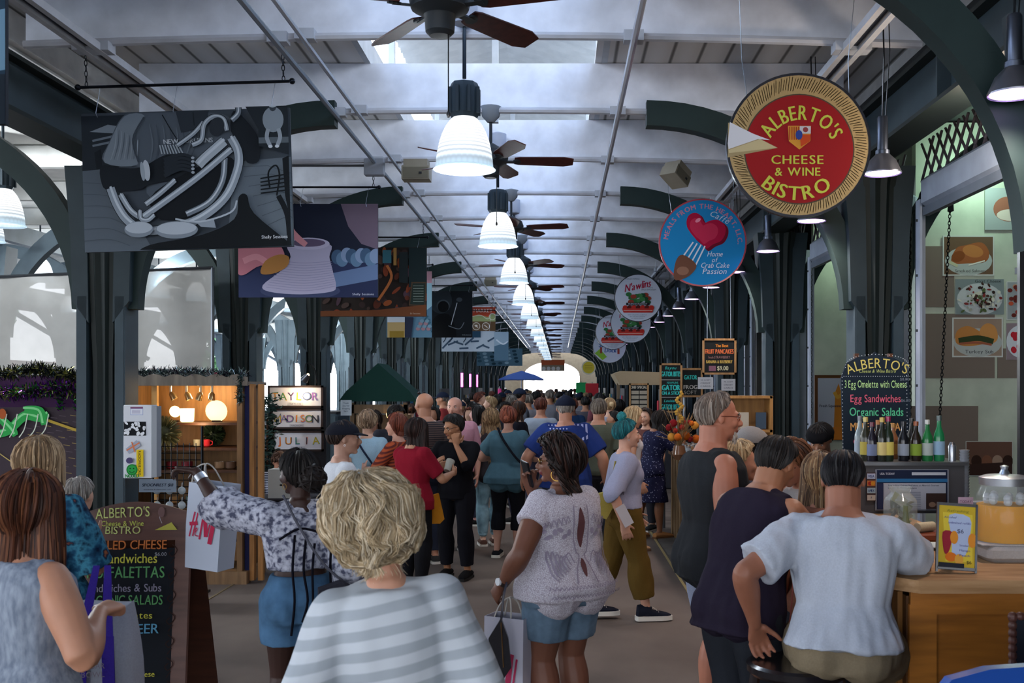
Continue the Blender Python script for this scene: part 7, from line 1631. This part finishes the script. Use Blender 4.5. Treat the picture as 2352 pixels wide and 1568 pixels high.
t = thing('card_stickers', 'strip of payment card stickers left of the printed article', 'sticker', (wx(2001, Yq), Yq, wz(1085, Yq)))
def cards(a):
    a.rect(0, 0, 20, 64, '#4a3634')
    for i, (c, s) in enumerate((('#a9b4c9', 'VISA'), ('#b5703a', ''), ('#9ab0bc', 'AMEX'), ('#b9b0a4', '?'))): a.rect(1, 2+i*16, 19, 14+i*16, c); (s and a.text(s, 10, 11+i*16, 8, '#2a3a6a', fit=14 if len(s) > 1 else None, bold=.1))
    a.ell(7, 24, 4.5, 4.5, '#9a2a24'); a.ell(13, 24, 4.5, 4.5, '#c98a2a')
MB(M('#3a2c2c', 'flat')).box((0, .004, -.086), (.055, .006, .172)).build('strip', t); panel_art('print', t, 0, 0, 20, 64, .055, .172, cards)
def bottle(label, px, Y, ht, c, lab_c, cap_c, fat=.033, group='bottles on the display case'):
    t = thing('bottle', label, 'bottle', (wx(px, Y), Y, ZT+.31), 0, group); f = fat
    MB(M(c, 'gloss')).lathe([(f*.9, 0), (f, .01), (f, ht*.52), (f*.9, ht*.60), (f*.42, ht*.76), (f*.36, ht*.95), (f*.42, ht*.96), (f*.40, ht)], (0, 0, 0), 18).build('glass', t)
    MB(M(lab_c, 'flat')).lathe([(f*1.02, ht*.14), (f*1.02, ht*.44)], (0, 0, 0), 18, cap=False).build('paper_label', t); MB(M(cap_c, 'gloss')).lathe([(f*.46, ht*.90), (f*.47, ht*1.01), (.003, ht*1.015)], (0, 0, 0), 12).build('cap', t)
BT = ((1975, 6.55, .27, '#7d8a8c', '#9aa4ae', '#6b6f76', 'clear bottle at the left end'), (1988, 6.45, .265, '#2a2a1c', '#a99a4a', '#b3a05a', 'dark bottle with gold neck'), (2003, 6.42, .235, '#181420', '#6f7a96', '#5a2030', 'dark squat bottle with blue-grey label'), (2017, 6.50, .245, '#2a1c14', '#c98a3a', '#b5743a', 'brown bottle with orange label'), (2026, 6.40, .265, '#20241c', '#c9b87a', '#b39a4a', 'wine bottle with tan neck foil'), (2040, 6.40, .27, '#1c2a1c', '#c9bc62', '#8a1f4a', 'wine bottle with magenta neck foil'), (2052, 6.6, .22, '#8a5a3a', '#a9793c', '#a9793c', 'small tan bottle'), (2075, 6.42, .24, '#14161c', '#8f9aa8', '#1a1c22', 'black beer bottle with grey label'), (2094, 6.55, .255, '#1f1f1c', '#3a3a34', '#2a2a2a', 'dark bottle behind the round labelled one'), (2104, 6.42, .24, '#241c14', '#7f9a3a', '#8a4a2a', 'brown beer bottle with green round label'), (2130, 6.42, .25, '#1f6f3a', '#a9b5b0', '#b9bdb6', 'bright green beer bottle'), (2157, 6.42, .275, '#1f7a4a', '#8fb0c9', '#4a5a5a', 'tall green water bottle with pale blue label'))
for px, Y, ht, c, lc, cc, lab in BT: bottle(lab+' on the display case', px, Y, ht, c, lc, cc)
def cups(label, px, Y, z, n, r, c, up=True):
    t = thing('stacked_cups', label, 'cups', (wx(px, Y), Y, z), 0, None); b = MB(M(c, 'gloss'))
    for i in range(n): b.lathe([(r*.75, 0), (r, .02), (r*1.04, .022), (r*.95, .022)], (0, 0, .018*i), 18)
    b.build('cup', t, kind='stuff'); MB(M('#8d9298', 'flat')).lathe([(r*.8, 0), (r*.7, .01)], (0, 0, 0), 16).build('base_cup', t)
cups('tall stack of small white cups in front of the green picture corner', 2215, 6.35, ZT+.0, 21, .03, '#8f949c'); cups('short stack of crinkled white cups above the juice dispenser', 2250, 5.6, ZT+.02, 7, .055, '#8c9095')
t = thing('steel_shaker', 'small shiny steel cylinder beside the green water bottle', 'shaker', (wx(2187, 6.42), 6.42, ZT+.31)); MB(M('#b9bec6', 'metal')).lathe([(.022, 0), (.024, .09), (.02, .1)], (0, 0, 0), 16).build('cylinder', t); MB(M('#8a8f96', 'metal')).lathe([(.02, .1), (.012, .115)], (0, 0, 0), 14).build('lid', t)
# juice dispenser on its tray
t = thing('juice_dispenser', 'glass juice dispenser of orange drink with chrome lid', 'dispenser', (wx(2292, 4.75), 4.68, ZT+.075)); R = .118
MB(M('#cf9008', 'flat')).lathe([(R*.97, .0), (R*.99, .01), (R*.99, .165), (.003, .166)], (0, 0, 0), 32).build('orange_drink', t)
MB(M('#c3ccd0', 'glass', .10)).lathe([(R, 0), (R*1.02, .01), (R*1.02, .21), (R*.86, .245), (R*.86, .255), (R*.84, .255), (R*.84, .24), (R*.99, .205)], (0, 0, 0), 32, cap=False).build('glass_jar', t)
b = MB(M('#b3b8be', 'metal')); b.lathe([(R*.9, .252), (R*.92, .285), (R*.7, .295), (R*.2, .30), (R*.12, .32), (R*.16, .335), (.003, .34)], (0, 0, 0), 28); b.build('chrome_lid', t)
b = MB(M('#c9ced2', 'glass', .5)); [b.ball((R*.6*math.cos(i*.9), R*.6*math.sin(i*.9), .19+.01*math.sin(i*3)), .02, n=8, m=6) for i in range(14)]; b.build('ice', t, kind='stuff')
t = thing('white_tray', 'thick folded white cloth under the juice dispenser', 'tray', (1.99, 4.68, ZT)); b = MB(M('#a09a96', 'cloth')); b.box((.02, 0, .0375), (.34, .30, .075), bev=.02); b.build('folded_layers', t); MB(M('#aca6a2', 'cloth')).box((-.02, 0, .076), (.30, .27, .004)).build('top_fold', t)
t.location = (2.01, 4.68, ZT)
t = thing('dark_strip', 'dark hanging strip on the near right column', 'strip', (2.16, 4.86, 0)); MB(M('#0f1114', 'gloss')).box((0, 0, 1.85), (.05, .03, 1.25)).build('strip', t); MB(M('#22282c', 'metal')).box((.02, .05, 2.4), (.03, .12, .03)).build('bracket', t)
# drinks sign
t = thing('drinks_sign', 'small black framed orange and yellow drinks sign marked $6 on the bar', 'sign', (wx(2183, 4.36), 4.30, ZT), math.radians(-6)); T_ = Matrix.Rotation(math.radians(-9), 4, 'X') @ Matrix.Rotation(math.radians(3.5), 4, 'Y'); w, h = .155, .285
b = MB(M('#14141a', 'gloss'), T=T_); b.box((0, 0, h-.006), (w, .012, .012)); b.box((0, 0, .018), (w, .012, .012)); b.box((-w/2, 0, h/2), (.009, .012, h)); b.box((w/2, 0, h/2), (.009, .012, h)); b.build('frame', t)
MB(M('#14141a', 'gloss')).box((0, .0, .0), (.05, .008, .22), Tr(0, .085, .105) @ Matrix.Rotation(.35, 4, 'X')).build('strut', t)
def dr(a):
    a.rect(0, 0, 100, 190, '#b59a2a'); a.poly([(10, 22), (92, 26), (94, 170), (20, 172)], '#c9b23a'); a.poly(spline([(28, 30), (84, 34), (86, 90), (74, 150), (40, 160), (36, 100)], 3, True), '#a3afc9'); a.text('Refreshing', 52, 20, 10, '#5f6a2a', fit=60, shear=.3); a.text('Alcohol', 30, 40, 9, '#3a4470', shear=.3, fit=34)
    a.text('unlimited refills', 56, 56, 9, '#4a4480', fit=62, shear=.2); a.text('$6', 60, 84, 18, '#3a3f5a'); a.poly(spline([(10, 84), (36, 82), (34, 120), (24, 150), (14, 140)], 3, True), '#8a2430'); a.ell(42, 98, 11, 20, '#c9802a'); a.ell(92, 104, 12, 22, '#c9802a'); a.ell(34, 158, 16, 14, '#c4661c'); a.ell(56, 164, 12, 16, '#c9923a')
    [a.text(s, 72, 124+i*15, 9, '#4a4480', fit=30) for i, s in enumerate(('Strawberry', 'Mango', 'Peach'))]; a.text('$6', 84, 176, 14, '#3a3420'); a.rect(0, 176, 70, 190, '#22242c')
a = Art(0, 0, 100, 190, w-.01, h-.03, y=0); dr(a); a.b.v = [tuple(T_ @ Vector((p[0], p[1]-.003, p[2]+h-.01))) for p in a.b.v]; a.build('print', t); MB(M('#2a2a30', 'flat'), T=T_).box((0, .003, h/2), (w-.006, .004, h-.02)).build('backing', t)
# tip jar, clear bottle, glasses, tray, napkins
t = thing('tip_jar', 'big round glass jar stuffed with dollar bills on the bar', 'jar', (wx(2068, 5.55), 5.55, ZT)); MB(M('#b5bdb8', 'glass', .28)).lathe([(.07, 0), (.085, .02), (.088, .14), (.082, .17), (.055, .20), (.05, .205), (.06, .225), (.058, .235), (.052, .23), (.048, .205), (.08, .165)], (0, 0, 0), 28, cap=False).build('glass', t)
b = MB(); r = random.Random(6)
for i in range(16):
    T = Tr(r.uniform(-.03, .03), r.uniform(-.03, .03), .03+.008*i) @ Matrix.Rotation(r.uniform(-1.2, 1.2), 4, 'X') @ Matrix.Rotation(r.uniform(-1, 1), 4, 'Y') @ Rz(r.uniform(0, 6)); b.use(M(('#6f7a62', '#8a917a', '#59634f')[i % 3], 'flat')).box((0, 0, 0), (.10, .045, .002), T)
b.build('dollar_bills', t, kind='stuff'); T = Tr(-.02, -.05, .17) @ Rz(.4) @ Matrix.Rotation(.5, 4, 'Y'); q = MB(M('#98a08a', 'flat')).box((0, 0, 0), (.10, .002, .05), T).build('upright_bill', t)
t = thing('clear_bottle', 'clear glass bottle standing by the elbow on the bar', 'bottle', (wx(2080, 4.93), 4.93, ZT)); MB(M('#7d8a5a', 'glass', .55)).lathe([(.025, 0), (.028, .01), (.028, .10), (.012, .16), (.011, .20), (.013, .205)], (0, 0, 0), 16).build('glass', t); MB(M('#1a1c1c', 'flat')).lathe([(.029, .008), (.029, .035)], (0, 0, 0), 16, cap=False).build('label', t)
for k, (px, Y) in enumerate(((2100, 4.55), (2122, 4.66))): t = thing('drinking_glass', 'short clear drinking glass on the bar, %s one' % ('nearer', 'farther')[k], 'glass', (wx(px, Y), Y, ZT), 0, 'clear glasses on the bar'); MB(M('#c9cfcf', 'glass', .3)).lathe([(.026, 0), (.03, .07), (.028, .07), (.024, .006)], (0, 0, 0), 18, cap=False).build('glass', t); MB(M('#b9a878', 'glass', .4)).lathe([(.023, .004), (.026, .03)], (0, 0, 0), 16).build('drink', t)
t = thing('serving_tray', 'dark red wooden tray with rolled napkin on the bar', 'tray', (1.86, 5.25, ZT)); MB(M('#7a3a24', 'gloss')).box((0, 0, .018), (.26, .18, .035), bev=.006).build('tray', t); MB(M('#b5a98c', 'cloth')).tube([(-.07, -.02, .06), (.03, .04, .06)], .024, 14).build('rolled_napkin', t)
t = thing('plate', 'white oval plate on the bar in front of the red tray', 'plate', (1.80, 4.95, ZT)); MB(M('#b5b8b8', 'gloss')).lathe([(.04, 0), (.09, .012), (.095, .016), (.085, .014), (.003, .006)], (0, 0, 0), 24).build('dish', t); MB(M('#a5a8a8', 'gloss')).lathe([(.03, -.0), (.042, .003)], (0, 0, 0), 18).build('foot', t)
t = thing('card_sign', 'small pink lettered card standing behind the drinks sign', 'sign', (wx(2218, 5.3), 5.3, ZT+.0)); MB(M('#b9a3b5', 'flat')).box((0, 0, .17), (.075, .004, .07)).build('card', t); MB(M('#3a3040', 'metal')).tube([(0, 0, 0), (0, 0, .14)], .004, 5).box((0, 0, .004), (.06, .05, .008)).build('stand', t); panel_art('writing', t, 0, 0, 50, 46, .075, .07, lambda a: [a.text('TODAY', 25, 18, 12, '#5a3a5a', fit=40), a.text('$2.75', 25, 38, 16, '#7a3a6a', fit=36)], y=-.004, z=.205)
# bar stool
for k, (x, y, lab) in enumerate(((.97, 4.27, 'dark round bar stool under the person in the white T-shirt'),)):
    t = thing('bar_stool', lab, 'stool', (x, y, 0), .3); MB(M('#1a1618', 'gloss')).lathe([(.02, .675), (.19, .68), (.205, .695), (.205, .72), (.19, .73), (.02, .725)], (0, 0, 0), 28).build('seat', t)
    for s in ((1, 1), (-1, 1), (-1, -1), (1, -1)): MB(M('#221a1a', 'gloss')).tube([(s[0]*.12, s[1]*.12, .71), (s[0]*.15, s[1]*.15, .35), (s[0]*.18, s[1]*.18, 0)], [.022, .028, .016], 8).build('leg', t)
    MB(M('#3a3a40', 'metal')).tube([(.165*1.1*math.cos(a_), .165*1.1*math.sin(a_), .28) for a_ in [2*PI*i/24 for i in range(25)]], .009, 6).build('foot_ring', t)
# corner pieces at bottom right
t = thing('blue_chair', 'bright blue plastic chair back at the bottom right corner', 'chair', (1.34, 3.05, 0), .15); b = MB(M('#1f4a9a', 'gloss')); pts = [(-.27, .45), (-.27, .95), (-.22, 1.01), (-.1, 1.035), (.3, 1.045), (.5, 1.0), (.52, .45)]; b.prism(pts[::-1], -.02, .02); b.build('backrest', t); MB(M('#1f4a9a', 'gloss')).box((.12, -.25, .44), (.72, .46, .03), bev=.01).build('seat', t)
for sx in (-.2, .44):
    for sy in (-.45, -.03): MB(M('#8a8f96', 'metal')).tube([(sx, sy, .43), (sx*1.05, sy, 0)], .014, 6).build('leg', t)
t = thing('small_blackboard', 'small blackboard with carved rope frame behind the blue chair', 'chalkboard', (1.79, 3.62, 0)); b = MB(M('#4a2c24', 'woodx'))
for i in range(26): b.ball((-.22, 0, .40+i*.026), (.016, .014, .018), n=8, m=6)
for i in range(18): b.ball((-.22+i*.026, 0, 1.055), (.018, .014, .016), n=8, m=6)
b.build('rope_frame', t); MB(M('#1a1d24', 'flat')).box((.02, .0, .725), (.46, .015, .65)).build('slate', t); MB(M('#3a2620', 'wood')).box((-.15, .03, .25), (.03, .03, .5)).box((.2, .03, .25), (.03, .03, .5)).build('stand', t)
# ---- gator stall and produce stand
def board(label, u0, v0, u1, v1, Y, fn, hang=True, frame='#8a6a44', zt=4.565):
    w, h = (u1-u0)*Y/F, (v1-v0)*Y/F; t = thing('menu_board', label, 'menu board', (wx((u0+u1)/2, Y), Y, wz(v0, Y))); MB(M('#14181a', 'flat')).box((0, .01, -h/2), (w, .02, h)).build('slate', t, smooth=0); f = .025
    b = MB(M(frame, 'wood')); b.box((0, 0, -f/2), (w, .03, f)); b.box((0, 0, -h+f/2), (w, .03, f)); b.box((-w/2+f/2, 0, -h/2), (f, .03, h)); b.box((w/2-f/2, 0, -h/2), (f, .03, h)); b.build('frame', t)
    panel_art('chalk_writing', t, u0, v0, u1, v1, w, h, fn, y=-.003)
    b = MB(M('#8a929c', 'metal')); (b.tube([(-w*.35, .015, 0), (-w*.3, .015, zt-t.location.z)], .005, 4).tube([(w*.35, .015, 0), (w*.3, .015, zt-t.location.z)], .005, 4) if hang else b.tube([(-w*.3, .03, -h), (-w*.3, .03, -t.location.z)], .02, 6).tube([(w*.3, .03, -h), (w*.3, .03, -t.location.z)], .02, 6)); b.build('support', t, kind='stuff')
TQ = '#2fa3a0'
board('hanging wood framed menu board reading The Best FRUIT PANCAKES', 1613, 777, 1691, 860, 13.0, lambda a: [a.text('The Best', 1658, 797, 10, '#b5742c', fit=30, bold=.1), a.text('FRUIT PANCAKES', 1652, 812, 15, '#b5603a', fit=66, bold=.12), a.text('fresh STRAWBERRY', 1652, 823, 8, '#8a6a6a', fit=50), a.text('BANANA & BLUEBERRY', 1652, 834, 10, '#a9924a', fit=60, bold=.1), a.text('$9.00', 1660, 850, 14, '#a3a48a', fit=26, bold=.1), a.rect(1628, 840, 1644, 852, '#6a4a5a')])
board('tall chalkboard reading GATOR BURGER and GATOR ON A STICK', 1515, 834, 1567, 948, 13.6, lambda a: [a.text('Bayou', 1540, 848, 10, TQ, fit=26, shear=.3), a.text('GATOR BITES', 1541, 864, 16, TQ, fit=46, bold=.12), a.line([(1519, 872), (1563, 872)], 1, '#a9b0b0', False), a.text("N'AWLINS", 1545, 881, 7, TQ, fit=26), a.text('GATOR', 1541, 896, 18, TQ, fit=42, bold=.14), a.text('ON A STICK', 1541, 906, 11, TQ, fit=42, bold=.1), a.line([(1519, 912), (1563, 912)], 1, '#a9b0b0', False), a.text('Louisiana', 1541, 923, 9, TQ, fit=32, shear=.3), a.text('GATOR BITES', 1541, 940, 17, TQ, fit=46, bold=.12)], hang=False)
board('chalkboard reading GATOR and FROG beside the tall gator board', 1562, 845, 1614, 912, 13.9, lambda a: [a.text('GATOR', 1586, 871, 14, TQ, fit=30, bold=.12), a.text('FROG', 1586, 893, 13, '#9a9e9e', fit=32, bold=.1), a.text('SOFT', 1586, 905, 12, '#7a7e7e', fit=30)], hang=False)
board('dark board headed CHEF SPECIAL with rows of labels', 1445, 880, 1490, 948, 16.0, lambda a: [a.text('CHEF SPECIAL', 1467, 892, 9, '#a9a69a', fit=38, bold=.1)]+[a.rect(1450+(j*19), 897+i*11, 1467+j*19, 905+i*11, '#8a867a') for i in range(4) for j in range(2)], hang=False)
for k, (u0, v0, u1, v1) in enumerate(((1603, 866, 1638, 893), (1657, 870, 1689, 893))): t = thing('paper_notice', 'white paper notice on the wooden case, %s one' % ('left', 'right')[k], 'paper sign', (wx((u0+u1)/2, 12.5), 12.5, wz(v0, 12.5))); MB(M('#a3a6aa', 'flat')).box((0, 0, -.07), ((u1-u0)*12.5/F, .006, .14)).build('sheet', t); MB(M('#333333', 'metal')).tube([(0, .01, 0), (0, .01, -.45)], .006, 4).build('stick', t); panel_art('writing', t, 0, 0, 60, 46, (u1-u0)*12.5/F, .14, lambda a: [a.text(s, 30, 14+i*12, 8, '#3a3c44', fit=40) for i, s in enumerate(('WE ACCEPT', 'CREDIT', 'CARDS'))], y=-.004)
t = thing('rolled_awning', 'beige canvas awning rolled out over the far right stall', 'awning', (wx(1462, 17.2), 17.2, wz(856, 17.2))); b = MB(M('#8d8069', 'cloth')); b.prism([(-.40, -.02), (-.36, -.10), (-.30, -.20), (.45, -.20), (.45, .0), (-.30, .02)], -.6, .6); b.build('canvas', t); MB(M('#6b5a44', 'wood')).box((-.30, 0, -1.0), (.05, .05, 1.7)).box((.4, 0, -1.0), (.05, .05, 1.7)).build('post', t, kind='stuff')
t = thing('produce_stand', 'long wooden slatted stand with jars and flowers on the right', 'stand', (0, 0, 0)); b = MB(M('#7d6445', 'wood'))
for i in range(26): b.box((1.42+.012*(i % 2), 9.6+i*.145, .50), (.03, .10, 1.0))
b.build('slatted_front', t); MB(M('#5b4630', 'wood')).box((1.78, 11.4, 1.02), (.78, 3.9, .04)).build('stand_top', t); MB(M('#3a2e22', 'wood')).box((1.82, 11.4, .5), (.66, 3.7, .96)).build('body', t)
t = thing('wooden_shelf_case', 'light wooden shelf case with small frames behind the tall person', 'shelf case', (1.80, 10.3, 1.04)); b = MB(M('#9a6f3c', 'wood')); b.box((-.26, 0, .36), (.03, .3, .72)); b.box((.26, 0, .36), (.03, .3, .72)); [b.box((0, 0, z), (.54, .3, .025)) for z in (.015, .38, .71)]; b.box((0, .14, .36), (.52, .02, .7)); b.build('case', t)
for i in range(6): MB(M(('#6b3a30', '#a9a294', '#3a4a5a')[i % 3], 'flat')).box((-.17+(i % 3)*.17, -.08, .12+.36*(i//3)), (.10, .02, .16)).build('small_frame', t)
for i in range(9):
    px = 1548+(i % 5)*7; Y = 11.3+.16*(i//5); t = thing('preserve_jar', 'orange-red jar in the row at the front of the produce stand, %s' % ORD[i], 'jar', (1.50+.07*(i % 5), 10.5+.22*(i//5)+.05*(i % 5), 1.04), 0, 'orange-red jars on the produce stand')
    MB(M(('#b5361c', '#c9561f', '#9a2418')[i % 3], 'gloss')).lathe([(.024, 0), (.027, .01), (.027, .10), (.018, .13), (.018, .14)], (0, 0, 0), 12).build('jar', t); MB(M('#8a5a3a', 'metal')).lathe([(.02, .14), (.02, .155), (.002, .157)], (0, 0, 0), 12).build('lid', t)
t = thing('flower_arrangement', 'dried flowers with orange and dark red blooms on the produce stand', 'flowers', (wx(1560, 11.6), 11.6, 1.04)); MB(M('#6b4a34', 'gloss')).lathe([(.05, 0), (.08, .06), (.06, .16), (.05, .16)], (0, 0, 0), 16).build('vase', t); b = MB(M('#8a6f4a', 'hair'))
for i in range(60): d = Vector((r.gauss(0, .12), r.gauss(0, .1), r.uniform(.25, .60))); b.tube([(0, 0, .14), tuple(d*.5+Vector((0, 0, .1))), tuple(d)], .003, 4)
b.build('stems', t, kind='stuff')
for i in range(16): MB(M(('#b55a1c', '#7a1c20', '#c98a3a', '#8a2a24')[i % 4], 'cloth')).ball((r.gauss(0, .11), r.gauss(0, .07)-.03, r.uniform(.22, .46)), r.uniform(.025, .05), n=9, m=6).build('bloom', t)
b = MB(M('#a9843a', 'cloth')); [b.ball((.03*math.sin(i), -.02, .42+i*.022), (.035-.0012*i, .03, .02), n=7, m=5) for i in range(16)]; b.build('yellow_plume', t)
for i in range(12): t = thing('stall_jar', 'small glass jar among the goods of the produce stand, %s' % ORD[i], 'jar', (1.48+.09*(i % 3), 12.0+.32*(i//3), 1.04), 0, 'small jars on the produce stand'); MB(M(('#8f9aa0', '#7a5a3a', '#a9a294')[i % 3], 'gloss')).lathe([(.03, 0), (.034, .01), (.034, .09), (.026, .11)], (0, 0, 0), 12).build('jar', t); MB(M('#b0b4b8', 'metal')).lathe([(.028, .11), (.028, .125), (.002, .127)], (0, 0, 0), 10).build('lid', t)
# stall goods further down, right and left
for k in range(14):
    y = 19.9+k*3.3; s = 1 if k % 2 == 0 else -1; x = 1.72 if s > 0 else -2.98
    t = thing('market_table', 'covered goods table at the %s of the hall, %s' % ('right' if s > 0 else 'left', ORD[k//2]), 'stall', (x, y, 0), 0, 'goods tables along the hall'); MB(M(('#3a3f48', '#4a3a34', '#2f3a44')[k % 3], 'cloth')).box((0, 0, .45), (.8, 2.2, .9), bev=.03).build('table_cloth', t)
    b = MB(M('#2a2c30', 'paint')); b.box((s*.3, 0, 1.35), (.06, 2.2, .9)); b.build('back_board', t)
    for i in range(7): MB(M(('#a93a44', '#c9b48a', '#3a6a8a', '#b5b8bc', '#5a7a4a')[(i+k) % 5], 'cloth')).box((s*.22, -.9+i*.3, 1.15+.3*(i % 2)), (.04, .2, .26), bev=.01).build('goods', t)
